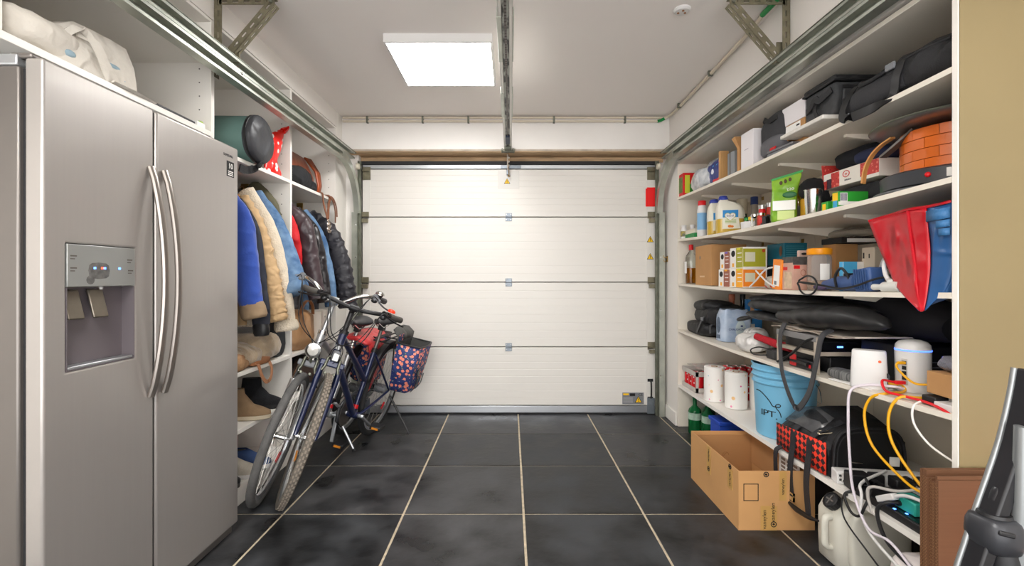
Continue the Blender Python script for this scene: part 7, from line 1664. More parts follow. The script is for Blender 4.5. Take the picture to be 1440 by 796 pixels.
# ---------------------------------------------------------------- shelf 5
z5 = zs(5, 3.5)
m_traycard = mat('grey_white_card', 'C9C3BC', 0.6, var=0.15, vs=12)
m_can = pattern('red_can', 'C4151F', [('F0E8E6', 26.0, 0.16), ('7A0F14', 20.0, 0.14)], 26, 0.25)
ty = thing('can_tray', 'low grey cardboard tray holding red drink cans under torn film', 'tray', (1.49, 3.53, z5))
tx0, tx1, ty0, ty1 = 1.352, 1.62, 3.43, 3.70
g = G()
for (a, b, c_, d_) in ((tx0, tx0 + .003, ty0, ty1), (tx1 - .003, tx1, ty0, ty1), (tx0, tx1, ty0, ty0 + .003), (tx0, tx1, ty1 - .003, ty1)): g.box(a, b, c_, d_, z5 + 0.0005, z5 + 0.034)
g.box(tx0, tx1, ty0, ty1, z5 + 0.0005, z5 + 0.003)
obj('bottom_tray', g, m_traycard, ty, w=True)
g = G()
for (a, b, c_, d_) in ((tx0, tx0 + .003, ty0, ty1), (tx1 - .003, tx1, ty0, ty1), (tx0, tx1, ty0, ty0 + .003), (tx0, tx1, ty1 - .003, ty1)): g.box(a, b, c_, d_, z5 + 0.118, z5 + 0.152)
g.box(tx0, tx0 + .02, ty0, ty0 + .003, z5, z5 + .15).box(tx1 - .02, tx1, ty0, ty0 + .003, z5, z5 + .15)
obj('upper_band', g, m_traycard, ty, w=True)
obj('torn_film', G().loft([[(tx0, ty1, z5 + .15), (tx1, ty1, z5 + .15)], [(tx0 + .02, 3.6, z5 + .20), (tx1, 3.6, z5 + .19)], [(tx0 + .03, 3.52, z5 + .17), (tx1, 3.5, z5 + .23)], [(tx0 + 0.05, ty0, z5 + .155), (tx1, ty0, z5 + .20)]], closed=False, cap=False).wrinkle(0.015, 14, 3), mat('torn_film', 'D9D6D4', 0.15, trans=0.5, alpha=0.45), ty, w=True, sub=2)
def can(x, y, z, lab, grp):
    t = thing('can', lab, 'can', (x, y, z), group=grp)
    obj('body', G().lathe([(0, 0), (0.024, 0), (0.030, 0.006), (0.0312, 0.012), (0.0312, 0.104), (0.027, 0.114)], 16), m_can, t, sharp=60)
    obj('top', G().lathe([(0.0, 0.111), (0.025, 0.111), (0.0275, 0.1145), (0.0272, 0.116), (0.0, 0.113)], 16), m_chrome, t, sharp=40)
    return t
can0 = can(1.389, 3.466, z5 + 0.0035, 'red drink can standing in the grey cardboard tray', 'cans in the grey tray')
for i in range(4):
    for j in range(4):
        if i == j == 0: continue
        c = copy_tree(can0); c.location = (1.389 + i * 0.0645, 3.466 + j * 0.0645, z5 + 0.0035)
z5b = zs(5, 3.2)
can1 = can(1.52, 3.235, z5b + 0.0005, 'red drink can in the lower layer of the stack behind the kitchen rolls', 'lower layer of cans behind the kitchen rolls')
can2 = can(1.52, 3.235, z5b + 0.118, 'red drink can in the upper layer of the stack behind the kitchen rolls', 'upper layer of cans behind the kitchen rolls')
for i in range(5):
    for j in range(2):
        if i == j == 0: continue
        for cc, zz_ in ((can1, 0.0005), (can2, 0.118)):
            c = copy_tree(cc); c.location = (1.52 + i * 0.0645, 3.235 + j * 0.0645, z5b + zz_)
m_rollp = pattern('printed_tissue', 'F1EDE8', [('E98FB0', 17.0, 0.16), ('F0C58A', 13.0, 0.16), ('5FB9C4', 11.0, 0.10), ('D95C93', 19.0, 0.10)], 15, 0.9)
def kroll(x, y, r, lab, m=m_rollp, h=0.235):
    t = thing('kitchen_roll', lab, 'kitchen roll', (x, y, zs(5, y)), group='kitchen rolls')
    obj('paper', G().lathe([(0.02, 0.001), (r - 0.004, 0.001), (r, 0.004), (r * 1.004, h * .5), (r, h - 0.004), (r - 0.005, h), (0.02, h - 0.002)], 28), m, t, sharp=50)
    obj('core', G().lathe([(0, h - 0.02), (0.021, h - 0.02), (0.021, h + 0.0005), (0.018, h + 0.0005), (0.018, h - 0.015), (0, h - 0.015)], 16), m_cardd, t)
    return t
kroll(1.402, 3.235, 0.066, 'printed kitchen roll first from the red can tray')
kroll(1.465, 3.055, 0.068, 'printed kitchen roll next to the blue bucket')
kroll(1.53, 3.10, 0.062, 'printed kitchen roll standing behind the front two')if False else None
kp = thing('kitchen_roll_pack', 'white wrapped roll pack with purple and pink flower print behind the bucket', 'pack', (1.60, 2.98, zs(5, 3.0)))
obj('wrap', G().loft([srect(.062, .075, 0.001, c=(0, 0)), srect(.064, .077, .01), srect(.064, .077, .22), srect(.055, .07, .235)]), m_pwhite, kp, sharp=50)
g = G()
for x, z, a, b in ((-0.03, 0.12, .016, .032),): g.ell((x, -0.0775, z), (a, .0015, b), 14, 8)
obj('purple_petal', g, mat('print_purple', '6B2C8F', 0.5), kp); obj('purple_petal', G().ell((-0.012, -0.0775, 0.045), (.012, .0015, .018), 12, 6), mat('print_purple', '6B2C8F', 0.5), kp)
obj('pink_petal', G().ell((-0.038, -0.0778, 0.07), (.022, .0015, .013), 12, 6), mat('print_pink', 'E0357F', 0.5), kp); obj('orange_dot', G().ell((-0.045, -0.0778, 0.175), (.009, .0012, .008), 10, 6), mat('print_orange', 'F0A050', 0.5), kp)
# bucket
bk = thing('bucket', 'light blue plastic bucket with ribbed rim and black lettering', 'bucket', (1.478, 2.535, zs(5, 2.53)))
m_bkt = mat('bucket_blue', '78B9DA', 0.38, var=0.04, vs=4)
HB = 0.385
def rb2(z): return 0.136 + 0.020 * z / HB
prof = [(0, 0.001), (0.130, 0.001), (0.136, 0.006)]
for z in (0.05, 0.1, 0.15, 0.2, 0.25, 0.278): prof.append((rb2(z), z))
for zr3 in (0.283, 0.318, 0.350):
    prof += [(rb2(zr3) + 0.007, zr3 + 0.001), (rb2(zr3) + 0.008, zr3 + 0.006), (rb2(zr3) + 0.002, zr3 + 0.010), (rb2(zr3) + 0.001, zr3 + 0.028)]
prof += [(rb2(HB) + 0.006, HB - 0.006), (rb2(HB) + 0.006, HB), (rb2(HB) - 0.002, HB), (0.134, 0.02), (0, 0.012)]
obj('shell', G().lathe(prof, 56), m_bkt, bk, sharp=35)
def onb(a, z, off=0.0015): r = rb2(z) + off; return Vector((r * math.cos(a), r * math.sin(a), z))
a0 = RAD(208)      # middle of the print
g = G().tube([onb(a0 + u * 0.36, zz_) for u, zz_ in cr([(-1.0, 0.243, 0), (-0.6, 0.242, 0), (-0.2, 0.225, 0), (0.15, 0.200, 0), (0.35, 0.178, 0), (0.6, 0.176, 0), (0.78, 0.176, 0), (0.86, 0.186, 0), (0.72, 0.192, 0), (0.55, 0.182, 0), (0.62, 0.166, 0), (0.8, 0.150, 0), (0.9, 0.125, 0)], 4) for zz_ in [zz_]] if False else [onb(a0 + p.x * 0.50, p.y) for p in cr([(-1.0, 0.243, 0), (-0.6, 0.242, 0), (-0.2, 0.225, 0), (0.15, 0.200, 0), (0.35, 0.178, 0), (0.6, 0.176, 0), (0.78, 0.176, 0), (0.86, 0.186, 0), (0.72, 0.192, 0), (0.55, 0.182, 0), (0.62, 0.166, 0), (0.8, 0.150, 0), (0.9, 0.125, 0)], 4)], 0.0024, 5)
obj('outline_print', g, m_ink, bk)
for ch, u in (('I', -0.50), ('P', -0.18), ('T', 0.28), ('.', 0.60)):
    a = a0 + u * 0.50; p = onb(a, 0.132 if ch != '.' else 0.124, 0.001)
    o_ = text(ch, 0.062, (0, 0, 0), '-y', m_ink, bk, sx=1.1)
    o_.matrix_basis = Matrix.Translation(p) @ Matrix.Rotation(a + RAD(90), 4, 'Z') @ Matrix.Rotation(RAD(90), 4, 'X') @ Matrix.Diagonal((1.15, 0.72, 1, 1))
ah = RAD(295)
obj('handle_lug', G().obox(onb(ah, 0.30, 0.006), (0.016, 0.034, 0.036), (0, 0, ah)), m_bkt, bk, bevel=0.004)
obj('handle_wire', G().tube(cr([onb(ah, 0.302, 0.016), onb(RAD(305), 0.27, 0.02), onb(RAD(318), 0.22, 0.02), onb(RAD(330), 0.19, 0.02), onb(RAD(350), 0.18, 0.02), onb(RAD(20), 0.2, 0.02), onb(RAD(60), 0.26, 0.016), onb(RAD(115), 0.302, 0.012)], 5), 0.0022, 6), m_chrome, bk)
# pet carrier
z5 = zs(5, 2.1)
m_check = checks('red_black_check', 'E23A22', '2A1A1C', 62.0, 0.75, (0, RAD(0), 0))
m_check2 = checks('red_black_diamond', 'E5391F', '2A1618', 46.0, 0.75, (RAD(45), 0, 0))
pcr = thing('carrier_bag', 'black pet carrier bag with red checked side and hanging straps', 'bag', (1.49, 2.17, z5))
x0, x1, y0, y1 = 1.338, 1.665, 1.985, 2.355
rings = []
for y, h_, xa in ((y1, 0.17, x0 + .01), (2.30, 0.21, x0 + 0.003), (2.20, 0.245, x0), (2.10, 0.225, x0), (2.02, 0.20, x0), (y0, 0.185, x0 + 0.004)):
    pl_ = [(xa + 0.01, 0.0), (xa, 0.012), (xa - 0.001, h_ * 0.36), (xa + 0.004, min(h_ * 0.62, 0.135)), (xa + 0.07, h_ * 0.93), (xa + 0.14, h_), (x1 - 0.04, h_), (x1, h_ * 0.8), (x1, 0.02), (x1 - 0.012, 0.0)]
    rings.append([(x, y, z5 + 0.0006 + z) for x, z in pl_])
obj('body', G().loft(rings).wrinkle(0.005, 10, 5, floor=z5 + 0.0005), m_nylon, pcr, w=True, sharp=40)
obj('checked_panel', G().loft([[(x0 - 0.0065, 2.35, z5 + 0.012), (x0 - 0.0065, 2.35, z5 + 0.122)], [(x0 - 0.010, 2.25, z5 + 0.008), (x0 - 0.010, 2.25, z5 + 0.130)], [(x0 - 0.010, 2.1, z5 + 0.008), (x0 - 0.010, 2.1, z5 + 0.140)], [(x0 - 0.0065, 1.985, z5 + 0.010), (x0 - 0.0065, 1.985, z5 + 0.147)]], closed=False, cap=False), m_check2, pcr, w=True, solid=0.004)
# mesh end with its arch piping, towards the camera
arch = []
for i in range(25):
    a = math.pi * i / 24
    arch.append((1.50 - 0.15 * math.copysign(abs(math.cos(a)) ** .55, math.cos(a)), z5 + 0.02 + 0.195 * abs(math.sin(a)) ** .5))
yend = 1.978
obj('mesh_end', G().prism([(x, z) for x, z in arch] , yend - 0.012, yend + 0.012, 'y'), mat('black_mesh', '101012', 0.55, var=0.3, vs=12), pcr, w=True, bevel=0.006)
obj('piping', G().tube([(x, yend - 0.012, z) for x, z in arch], 0.006, 8), m_nylon, pcr, w=True)
obj('zip', G().tube([(x * 0.9 + 0.15, yend - 0.0125, (z - z5) * 0.88 + z5 + 0.008) for x, z in arch], 0.0025, 6), m_rubber, pcr, w=True)
obj('care_label', G().obox((1.605, yend - 0.0135, z5 + 0.075), (0.042, 0.002, 0.038), (0, RAD(3), 0)), m_paper, pcr, w=True)
obj('zip_pull', G().tube([(1.415, yend - 0.015, z5 + 0.075), (1.47, yend - 0.015, z5 + 0.068)], 0.0025, 6), m_chrome, pcr, w=True)
obj('window_flap', G().loft([[(1.345, 2.30, z5 + 0.150), (1.42, 2.30, z5 + 0.212)], [(1.35, 2.20, z5 + 0.158), (1.435, 2.20, z5 + 0.240)], [(1.352, 2.08, z5 + 0.152), (1.43, 2.08, z5 + 0.222)]], closed=False, cap=False).wrinkle(0.006, 18, 3), mat('grey_window_film', '5A5A5C', 0.2, var=0.4, vs=14), pcr, w=True, solid=0.005)
obj('clasp', G().tube([(1.352, 2.06, z5 + 0.158), (1.40, 2.03, z5 + 0.175)], 0.003, 6).tube([(1.36, 2.075, z5 + 0.168), (1.41, 2.045, z5 + 0.182)], 0.003, 6).ell((1.354, 2.065, z5 + 0.16), (.006, .009, .006), 8, 6), mat('brassy_chrome', 'C9BFA8', 0.25, 0.9), pcr, w=True)
mw = mat('webbing_black', '26262A', 0.6, bump=0.2, bs=200)
for y, ya in ((2.205, 2.175), (2.085, 2.055)):
    obj('strap', G().strap(cr([(1.45, y - 0.03, z5 + 0.215), (1.375, y - 0.012, z5 + 0.175), (1.330, y, z5 + 0.128), (1.323, y, z5 + 0.06), (1.312, y - 0.005, z5 + 0.0), (1.304, y - 0.012, z5 - 0.08), (1.302, ya, z5 - 0.19)], 5), 0.036, 0.004, (0, 1, 0)), mw, pcr, w=True)
obj('buckle', G().box(1.297, 1.304, 2.155, 2.198, z5 - 0.185, z5 - 0.165).box(1.297, 1.304, 2.155, 2.16, z5 - 0.185, z5 - 0.148).box(1.297, 1.304, 2.193, 2.198, z5 - 0.185, z5 - 0.148).box(1.297, 1.304, 2.155, 2.198, z5 - 0.157, z5 - 0.148), m_chrome, pcr, w=True)
obj('shoulder_pad', G().tube(cr([(1.300, 2.205, z5 - 0.203), (1.296, 2.13, z5 - 0.205), (1.296, 2.04, z5 - 0.195), (1.30, 1.985, z5 - 0.182)], 4), [0.006, 0.012, 0.011, 0.004], 8), m_black, pcr, w=True)
obj('loose_strap', G().strap(cr([(1.345, 2.30, z5 + 0.03), (1.322, 2.31, z5 + 0.012), (1.306, 2.315, z5 - 0.01), (1.302, 2.31, z5 - 0.08), (1.302, 2.30, z5 - 0.18)], 5), 0.030, 0.004, (0, 1, 0)), mw, pcr, w=True)
# power strip and plugs
z5 = zs(5, 1.9)
ps = thing('power_strip', 'long white power strip crowded with black plugs on the lowest shelf', 'power strip', (1.51, 1.915, z5), (0, 0, RAD(-9)))
obj('housing', G().loft([[(x, y, z) for (y, z) in ((-0.024, 0.003), (-0.026, 0.03), (-0.018, 0.052), (0.022, 0.056), (0.026, 0.05), (0.026, 0.001), (-0.02, 0.001))] for x in (-0.175, -0.17, 0.24, 0.245)]), m_white, ps, bevel=0.004)
for x in (-0.145, -0.085, -0.02, 0.045, 0.105, 0.165): obj('socket', G().lathe([(0, 0.001), (0.0, 0.0), (0.019, 0.0), (0.021, -0.003), (0.0205, 0.002), (0, 0.003)], 18, (x, -0.0262, 0.030), 'y'), mat('socket_grey', 'D5D0CA', 0.4), ps)
obj('usb_port', G().box(-0.168, -0.160, -0.0275, -0.0245, 0.018, 0.026).box(-0.168, -0.160, -0.0275, -0.0245, 0.034, 0.042), m_ink, ps)
obj('switch_light', G().box(0.128, 0.14, -0.0275, -0.025, 0.026, 0.036), m_blue_led, ps)
def strip_pt(x, y, z): return ps.matrix_basis @ Vector((x, y, z))
def plug(name, label, x, size, m=m_black, cyl=False, off=0.028, zc=0.035):
    t = thing(name, label, 'plug', strip_pt(x, -off, z5 * 0 + zc), (0, 0, RAD(-9)))
    if cyl: obj('body', G().lathe([(0, 0), (size[0], 0), (size[0], -size[1] * .4), (size[0] * .7, -size[1] * .5), (size[0] * .5, -size[1]), (0, -size[1])], 16, (0, 0, 0), 'y'), m, t, sharp=40)
    else: obj('body', G().box(-size[0] / 2, size[0] / 2, -size[1], 0, -size[2] / 2, size[2] / 2), m, t, bevel=0.006)
    return t
p_ = plug('power_adapter', 'big square black power adapter at the far end of the power strip', -0.118, (0.075, 0.055, 0.065))
obj('shine_print', G().box(0.01, 0.03, -0.0556, -0.055, -0.01, -0.005), m_grey, p_)
plug('power_adapter', 'small black adapter beside the big square one on the power strip', -0.048, (0.045, 0.045, 0.05), zc=0.04)
plug('plug', 'black angled plug in the middle of the power strip', 0.03, (0.05, 0.06, 0.045), zc=0.034)
plug('plug', 'round black plug near the white cable on the power strip', 0.072, (0.019, 0.045), cyl=True)
plug('plug', 'round black plug nearest the cardboard stack on the power strip', 0.118, (0.020, 0.05), cyl=True)
ns = thing('network_switch', 'flat black network box with small blue lights at the shelf edge', 'network box', (1.43, 1.66, z5))
obj('case', G().box(1.342, 1.53, 1.47, 1.83, z5 + 0.0006, z5 + 0.030), m_black, ns, w=True, bevel=0.004)
obj('key_panel', G().box(1.350, 1.44, 1.50, 1.66, z5 + 0.030, z5 + 0.0312), mat('gloss_black', '121216', 0.15), ns, w=True)
g = G()
for i in range(5):
    for j in range(4): g.box(1.356 + i * 0.012, 1.361 + i * 0.012, 1.505 + j * 0.014, 1.511 + j * 0.014, z5 + 0.031, z5 + 0.0318)
obj('keys', g, m_steeld, ns, w=True, kind='stuff')
for x, y in ((1.352, 1.70), (1.352, 1.655), (1.365, 1.62)): obj('blue_light', G().box(x - .003, x + .003, y - .004, y + .004, z5 + 0.0302, z5 + 0.0325), m_blue_led, ns, w=True)
single('cable_pad', 'black cable bundle lying on the shelf in front of the power strip', 'cables', G().tube(cr([(1.345, 1.97, z5 + .012), (1.36, 1.90, z5 + .018), (1.352, 1.84, z5 + .014), (1.39, 1.86, z5 + .04), (1.37, 1.93, z5 + .03), (1.42, 1.85, z5 + .05), (1.46, 1.84, z5 + .03)], 6), 0.006, 7), m_cable)
gp_ = thing('power_adapter', 'teal green power adapter block on top of the black network box', 'plug', (1.405, 1.63, z5 + 0.0315))
m_tealp = mat('teal_plastic', '2FA392', 0.4)
obj('block', G().box(1.37, 1.435, 1.592, 1.68, z5 + 0.0322, z5 + 0.078), m_tealp, gp_, w=True, bevel=0.005)
obj('recess', G().ell((1.40, 1.63, z5 + 0.079), (0.02, 0.025, 0.003), 12, 6), mat('teal_shadow', '1F7468', 0.5), gp_, w=True)
obj('cord', G().tube([(1.362, 1.655, z5 + .052), (1.374, 1.655, z5 + .052)], 0.010, 10).tube(cr([(1.366, 1.655, z5 + .052), (1.335, 1.67, z5 + .045), (1.318, 1.69, z5 + .01), (1.314, 1.665, z5 - .05), (1.318, 1.62, z5 - .09), (1.325, 1.50, z5 - .12), (1.34, 1.41, z5 - .135)], 6), 0.0065, 8), m_black, gp_, w=True)
wc = thing('cable_joint', 'white cable connector with thick white lead beside the teal adapter', 'connector', (1.36, 1.68, z5 + 0.05))
obj('block', G().bar((1.348, 1.72, z5 + .035), (1.355, 1.655, z5 + .075), 0.026, 0.022), m_white, wc, w=True, bevel=0.004)
obj('lead', G().tube(cr([(1.355, 1.655, z5 + .075), (1.365, 1.62, z5 + .092), (1.38, 1.56, z5 + .095), (1.41, 1.48, z5 + .075)], 6), 0.006, 8), m_white, wc, w=True)
cable('white power lead dropping in front of the shelf beside black plug', [strip_pt(0.0, -0.03, .07), Vector((1.345, 1.80, z5 + .06)), Vector((1.318, 1.765, z5 + .03)), Vector((1.311, 1.755, z5 - .04)), Vector((1.314, 1.70, z5 - .10)), Vector((1.32, 1.55, z5 - .15)), Vector((1.335, 1.42, z5 - .18))], 0.0055, m_white)
a_ = strip_pt(-0.13, -0.07, .015)
cable('thin black wire drooping from the big adapter down to the floor side', [a_, a_ + Vector((-0.04, -0.02, -0.02)), Vector((1.312, 1.86, z5 - .03)), Vector((1.308, 1.84, z5 - .10)), Vector((1.308, 1.72, z5 - .16)), Vector((1.308, 1.62, z5 - .20)), Vector((1.32, 1.50, z5 - .245)), Vector((1.34, 1.42, z5 - .26))], 0.003, m_cable)
cable('black cord looping below the shelf edge under the big adapter', [a_ + Vector((0.01, 0, 0.01)), a_ + Vector((-0.03, -0.03, 0.0)), Vector((1.314, 1.85, z5 - .01)), Vector((1.309, 1.81, z5 - .055)), Vector((1.309, 1.765, z5 - .05)), Vector((1.315, 1.745, z5 - .005)), Vector((1.34, 1.75, z5 + .05)), Vector((1.36, 1.80, z5 + .075))], 0.005, m_cable)

# ---------------------------------------------------------------- on the floor, right
m_gbot = mat('green_bottle', '1E7A44', 0.12, trans=0.45, ior=1.3)
first = None
for i, (x, y, lb_) in enumerate(((1.395, 3.56, 'green water bottle first under the lowest shelf by the wall'), (1.46, 3.47, 'green water bottle second under the lowest shelf'), (1.50, 3.56, 'green water bottle behind the first pair'), (1.535, 3.38, 'green water bottle third along the lowest shelf'), (1.60, 3.29, 'green water bottle fourth along, beside the blue crate'))):
    t = bottle('water_bottle', lb_, 'bottle', (x, y, 0.0005), 0.047, 0.285, m_gbot if i < 3 else mat('dull_green_bottle', '3A5A46', 0.15, trans=0.3, ior=1.3), mat('bottle_cap_green', '1B6B3C', 0.4), neck=0.32, cap=0.07, shoulder=0.58, group='green water bottles under the lowest shelf', lab=(mat('clear_label', 'B9D4C0', 0.3, var=0.4, vs=30) if i in (0, 1) else None), labz=(0.38, 0.56))
single('crate', 'small bright blue plastic crate behind the large open carton', 'crate', G().box(1.36, 1.52, 3.05, 3.20, 0.0005, 0.235).merge(G().box(1.35, 1.53, 3.04, 3.21, 0.215, 0.24)), mat('crate_blue', '2A52C4', 0.4), bevel=0.004)
cb_ = thing('carton', 'large open cardboard carton with printed tape on the slate floor', 'carton', (1.24, 2.478, 0.0))
hx_, hy_, hh, th = 0.178, 0.288, 0.277, 0.005
m_cbox = mat('carton_board', 'CB9A64', 0.8, var=0.1, vs=5, bump=0.04, bs=60)
m_cin = mat('carton_inner', 'B98858', 0.85, var=0.12, vs=5)
obj('wall', G().box(-hx_, hx_, -hy_, -hy_ + th, 0.001, hh), m_cbox, cb_); obj('wall', G().box(-hx_, hx_, hy_ - th, hy_, 0.001, hh), m_cbox, cb_)
obj('wall', G().box(-hx_, -hx_ + th, -hy_ + th, hy_ - th, 0.001, hh), m_cbox, cb_); obj('wall', G().box(hx_ - th, hx_, -hy_ + th, hy_ - th, 0.001, hh), m_cbox, cb_)
obj('bottom', G().box(-hx_ + th, hx_ - th, -hy_ + th, hy_ - th, 0.001, 0.006), m_cin, cb_)
obj('flap', G().box(-hx_ + th, hx_ - th, hy_ - 2.2 * th, hy_ - 1.1 * th, 0.05, hh - 0.02), m_cin, cb_)
obj('flap', G().box(hx_ - 2.4 * th, hx_ - 1.2 * th, -hy_ + 0.03, hy_ - 0.02, 0.10, hh + 0.004), m_cin, cb_)
obj('flap', G().box(-hx_ + th, hx_ - th, -hy_ + th * 1.2, -hy_ + th * 2.0, 0.12, hh - 0.012), m_cin, cb_)
fy = -hy_ - 0.0008
g = G()
for (a, b, c_, d_) in ((-0.155, -0.085, 0.215, 0.2185), (-0.155, -0.085, 0.138, 0.1415), (-0.155, -0.1515, 0.138, 0.2185), (-0.0885, -0.085, 0.138, 0.2185)): g.box(a, b, fy, fy + 0.001, c_, d_)
obj('square_print', g, m_ink, cb_)
m_tape = mat('printed_tape', 'C29858', 0.35)
def lt(s, size, lx, lz, face='-y', roll=90, ly=None):
    e = {'-y': (RAD(90), 0, 0), '-x': (RAD(90), 0, RAD(-90))}[face]
    p = cb_.matrix_basis @ (Vector((lx, fy - 0.0008, lz)) if face == '-y' else Vector((-hx_ - 0.0016, ly, lz)))
    text(s, size, p, e, m_ink, cb_, roll=RAD(roll))
tp = obj('tape', G().box(-0.075, 0.0, fy - 0.0006, fy + 0.0008, 0.001, 0.115), m_tape, cb_)
obj('tape', G().box(0.012, 0.045, fy - 0.0006, fy + 0.0008, 0.14, hh), m_tape, cb_)
lt('vaneylen', 0.026, -0.058, 0.052); lt('vaneylen', 0.026, -0.018, 0.085); lt('vaneylen', 0.022, 0.028, 0.205)
def ringmark(p, ax, r=0.012):
    g = G().tube([p + (Vector((r * math.cos(a), 0, r * math.sin(a))) if ax == 'y' else Vector((0, r * math.cos(a), r * math.sin(a)))) for a in [2 * math.pi * j / 16 for j in range(16)]], 0.0022, 5, closed=True)
    g.merge(G().ell(p, (0.006, 0.001, 0.005) if ax == 'y' else (0.001, 0.006, 0.005), 8, 6))
    obj('ring_print', g, m_ink, cb_)
ringmark(Vector((-0.015, fy - 0.001, 0.03)), 'y'); ringmark(Vector((-0.05, fy - 0.001, 0.262)), 'y', 0.011)
for y in (0.045, -0.20):
    obj('tape', G().box(-hx_ - 0.0012, -hx_ + 0.0002, y - 0.03, y + 0.02, 0.13 if y > 0 else 0.16, hh if y > 0 else 0.255), m_tape, cb_)
    lt('vaneylen', 0.020, 0, 0.225 if y > 0 else 0.205, '-x', 90, y - 0.004)
    ringmark(Vector((-hx_ - 0.0014, y - 0.005, 0.155 if y > 0 else 0.265)), 'x', 0.011)
g = G()
for k in range(4): g.tube([Vector((0.02 + 0.018 * math.cos(a + k), hy_ - 2.3 * th, 0.14 + 0.018 * math.sin(a + k * 2))) for a in [2 * math.pi * j / 10 for j in range(6)]], 0.002, 5)
obj('stamp_print', g, m_cardd, cb_)
pap = thing('papers', 'printed white papers standing inside the back of the large carton', 'papers', (1.39, 2.33, 0.006))
obj('sheet', G().box(1.388, 1.391, 2.26, 2.43, 0.02, 0.30), m_paper, pap, w=True)
g = G()
for i in range(5):
    for j in range(3): g.box(1.3868, 1.388, 2.275 + j * 0.05, 2.31 + j * 0.05, 0.19 + i * 0.02, 0.202 + i * 0.02)
obj('print', g, mat('brown_grey_print', '8D7A6B', 0.7), pap, w=True)
# jerrycan
jc = thing('jerrycan', 'milky white plastic jerrycan with black cap under the lowest shelf', 'jerrycan', (1.455, 1.955, 0.0))
m_jc = mat('milky_poly', 'DEDBCE', 0.3, trans=0.12, var=0.03, vs=3)
rings = []
for z, xa, xb, yy in ((0.001, -0.13, 0.13, 0.072), (0.012, -0.142, 0.14, 0.08), (0.10, -0.145, 0.142, 0.082), (0.20, -0.144, 0.142, 0.082), (0.235, -0.125, 0.140, 0.080), (0.268, -0.07, 0.132, 0.074), (0.288, -0.02, 0.115, 0.058), (0.295, 0.02, 0.09, 0.04)):
    rings.append([((xa + xb) / 2 + x, y, z) for x, y in rrect((xb - xa) / 2, yy, 32, 0.42)])
obj('body', G().loft(rings), m_jc, jc, sharp=60)
Mc = Matrix.Translation((-0.118, -0.02, 0.248)) @ Matrix.Rotation(RAD(-52), 4, 'Y')
obj('neck', G().lathe([(0.030, -0.03), (0.030, 0.012), (0, 0.012)], 20, M=Mc), m_jc, jc, sharp=50)
rings = []
for r, z in ((0.0335, 0.004), (0.034, 0.028), (0.028, 0.032), (0.026, 0.027), (0.0, 0.027)):
    rings.append([Vector((max(r, .0005) * (1 + 0.035 * (1 if j % 3 == 0 and r > 0.033 else 0)) * math.cos(2 * math.pi * j / 48), max(r, .0005) * (1 + 0.035 * (1 if j % 3 == 0 and r > 0.033 else 0)) * math.sin(2 * math.pi * j / 48), z)) for j in range(48)])
cap = obj('cap', G().loft(rings).xf(Mc), m_black, jc, sharp=30)
obj('cap_ribs', G().box(-0.02, 0.02, -0.003, 0.003, 0.027, 0.031).box(-0.003, 0.003, -0.02, 0.02, 0.027, 0.031).xf(Mc), m_steeld, cap)
obj('handle', G().tube(cr([(-0.125, -0.03, 0.20), (-0.165, -0.03, 0.195), (-0.168, -0.03, 0.14), (-0.165, -0.03, 0.085), (-0.130, -0.03, 0.075)], 6), 0.014, 10, asp=0.85), m_jc, jc, sharp=60)
obj('side_bulge', blob((0.01, -0.085, 0.006), (0.24, 0.05, 0.235), e=0.4, amp=0.0, n=28, m=14), m_jc, jc, sharp=60)
single('wrapped_parcel', 'small white wrapped bundle on the floor beside the jerrycan', 'bundle', blob((1.385, 1.56, 0.0005), (0.15, 0.20, 0.235), e=0.55, amp=0.010, fr=14, seed=121), mat('white_wrap', 'E6DDDA', 0.5, var=0.1, vs=14), sharp=60)
# flat cardboard stack leaning on the end panel
cs = thing('cardboard_stack', 'stack of flat brown cardboard sheets leaning against the shelving end panel', 'cardboard', (1.45, 1.35, 0.0))
m_flut = mat('corrugated_edge', 'A9774C', 0.85, var=0.45, vs=1.0, stretch=(1, 1, 160), col2='6B4527', bump=0.0)
m_sheet = mat('sheet_board', '6E4A31', 0.8, var=0.1, vs=3, stretch=(1, 1, 60))
rr_ = random.Random(5)
for k in range(9):
    ya = 1.384 - k * 0.0072
    xa = 1.204 + rr_.uniform(-0.003, 0.004); zz_ = 0.612 + rr_.uniform(-0.006, 0.006) + (0.004 if k < 8 else 0)
    xb = 1.74 - (0.27 if 2 < k < 8 else 0.0)
    s = obj('sheet', G().box(xa, xb, ya - 0.0066, ya, 0.001, zz_ - (0.015 if 2 < k < 7 else 0)), m_sheet, cs, w=True)
    g = G(); n_ = 60
    pts = [(xa - 0.0004, ya - 0.0033 + 0.0026 * (1 if i % 2 else -1), 0.002 + (zz_ - 0.02) * i / (2 * n_)) for i in range(2 * n_ + 1)]
    g.loft([[(x, y - 0.0004, z), (x, y + 0.0004, z)] for x, y, z in pts], closed=False, cap=False).xf(Matrix.Translation((-0.0002, 0, 0)))
    obj('fluting', g, mat('flute_paper', 'A87C52', 0.8), s, w=True)
rc_ = single('crate', 'bright red plastic crate at the near right corner behind the vacuum cleaner', 'crate', G().box(1.345, 1.70, 1.19, 1.315, 0.0005, 0.565).merge(G().box(1.335, 1.71, 1.18, 1.32, 0.53, 0.575)), mat('crate_red', 'E01A12', 0.4), bevel=0.004)
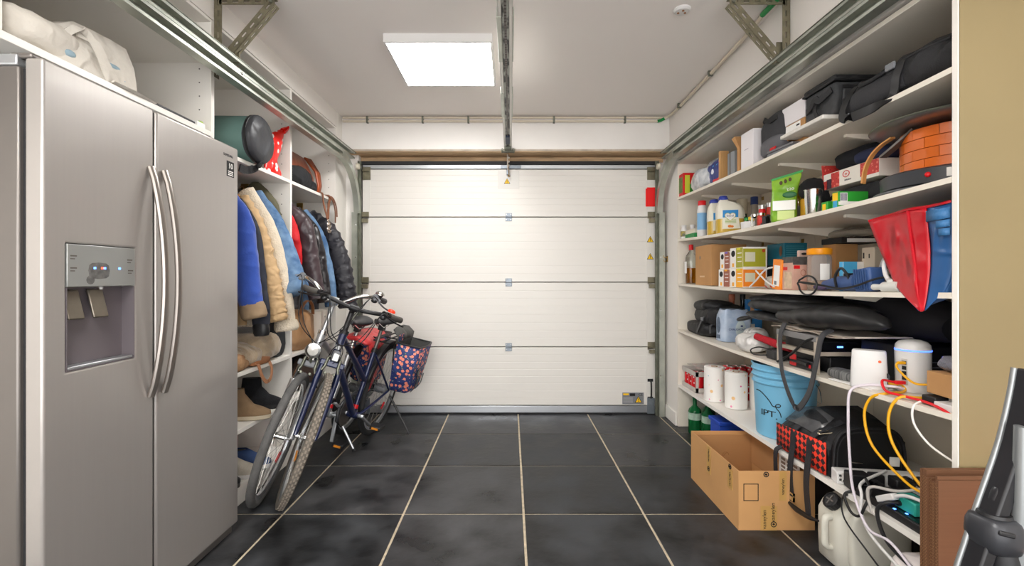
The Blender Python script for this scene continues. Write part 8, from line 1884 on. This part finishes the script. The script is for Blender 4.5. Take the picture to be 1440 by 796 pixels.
# vacuum cleaner
vc = thing('vacuum_cleaner', 'dark grey upright stick vacuum cleaner at the near right edge', 'vacuum cleaner', (1.0, 0.95, 0.0))
m_vac = mat('vacuum_grey', '35363A', 0.35, 0.2); m_vacl = mat('vacuum_light_grey', '8E9192', 0.3, 0.6)
VY = 0.95
def vp(px, py, Y=VY): return at(px, py, Y)
sec = [(-0.010, -0.016), (0.010, -0.016), (0.010, 0.016), (-0.010, 0.016)]
frame_pts = cr([vp(1447, 520), vp(1440, 560), vp(1426, 620), vp(1408, 675), vp(1392, 720), vp(1376, 770), vp(1362, 815), vp(1350, 880)], 5)
obj('handle_frame', G().tube(frame_pts, 1.0, sec=[(-0.006, -0.02), (0.020, -0.02), (0.020, 0.02), (-0.006, 0.02)], up=(1, 0, 0.3)), mat('vacuum_black', '1C1C1F', 0.35), vc, w=True, bevel=0.004)
obj('edge_trim', G().tube([p + Vector((-0.007, 0.021, 0)) for p in frame_pts], 0.0055, 8), m_vacl, vc, w=True, sharp=60)
mc = vp(1398, 748)
rings = []
for dz, rx in ((-0.036, 0.024), (-0.030, 0.034), (-0.008, 0.039), (0.015, 0.038), (0.029, 0.033), (0.034, 0.027)):
    rings.append([mc + Vector((rx * math.copysign(abs(math.cos(a)) ** .7, math.cos(a)), 0.042 * rx / 0.039 * math.copysign(abs(math.sin(a)) ** .7, math.sin(a)), dz)) for a in [2 * math.pi * j / 28 for j in range(28)]])
obj('dust_cup', G().loft(rings), m_vac, vc, w=True, sharp=50)
obj('cup_latch', G().obox(mc + Vector((-0.016, -0.040, 0.016)), (0.028, 0.006, 0.010), (0, RAD(10), RAD(-12))), m_black, vc, w=True, bevel=0.003)
obj('lid', G().lathe([(0, 0.035), (0.028, 0.035), (0.026, 0.041), (0, 0.043)], 24, mc), m_black, vc, w=True)
obj('grip', G().tube(cr([vp(1400, 705), vp(1408, 690), vp(1425, 690), vp(1445, 700), vp(1456, 720)], 5), [0.012, 0.014, 0.016, 0.016, 0.014], 12), mat('vacuum_black', '1C1C1F', 0.35), vc, w=True, sharp=60)
obj('motor', G().tube([vp(1408, 765), vp(1410, 800), vp(1412, 860)], [0.028, 0.036, 0.036], 20), mat('vacuum_black', '1C1C1F', 0.35), vc, w=True, sharp=60)
bt_ = Vector((1.02, VY, 0.12))
obj('tube', G().tube([vp(1439, 600, 0.93), vp(1436, 700, 0.93), vp(1432, 796, 0.93), Vector((1.005, 0.93, 0.08))], 0.014, 14), m_vacl, vc, w=True, sharp=60)
obj('lower_tube', G().tube([vp(1412, 860), Vector((0.985, 0.95, 0.10))], 0.02, 14), m_vac, vc, w=True)
obj('floor_head', G().box(0.88, 1.11, 0.86, 0.98, 0.002, 0.06).box(0.96, 1.02, 0.92, 0.98, 0.05, 0.12), m_vac, vc, w=True, bevel=0.012)
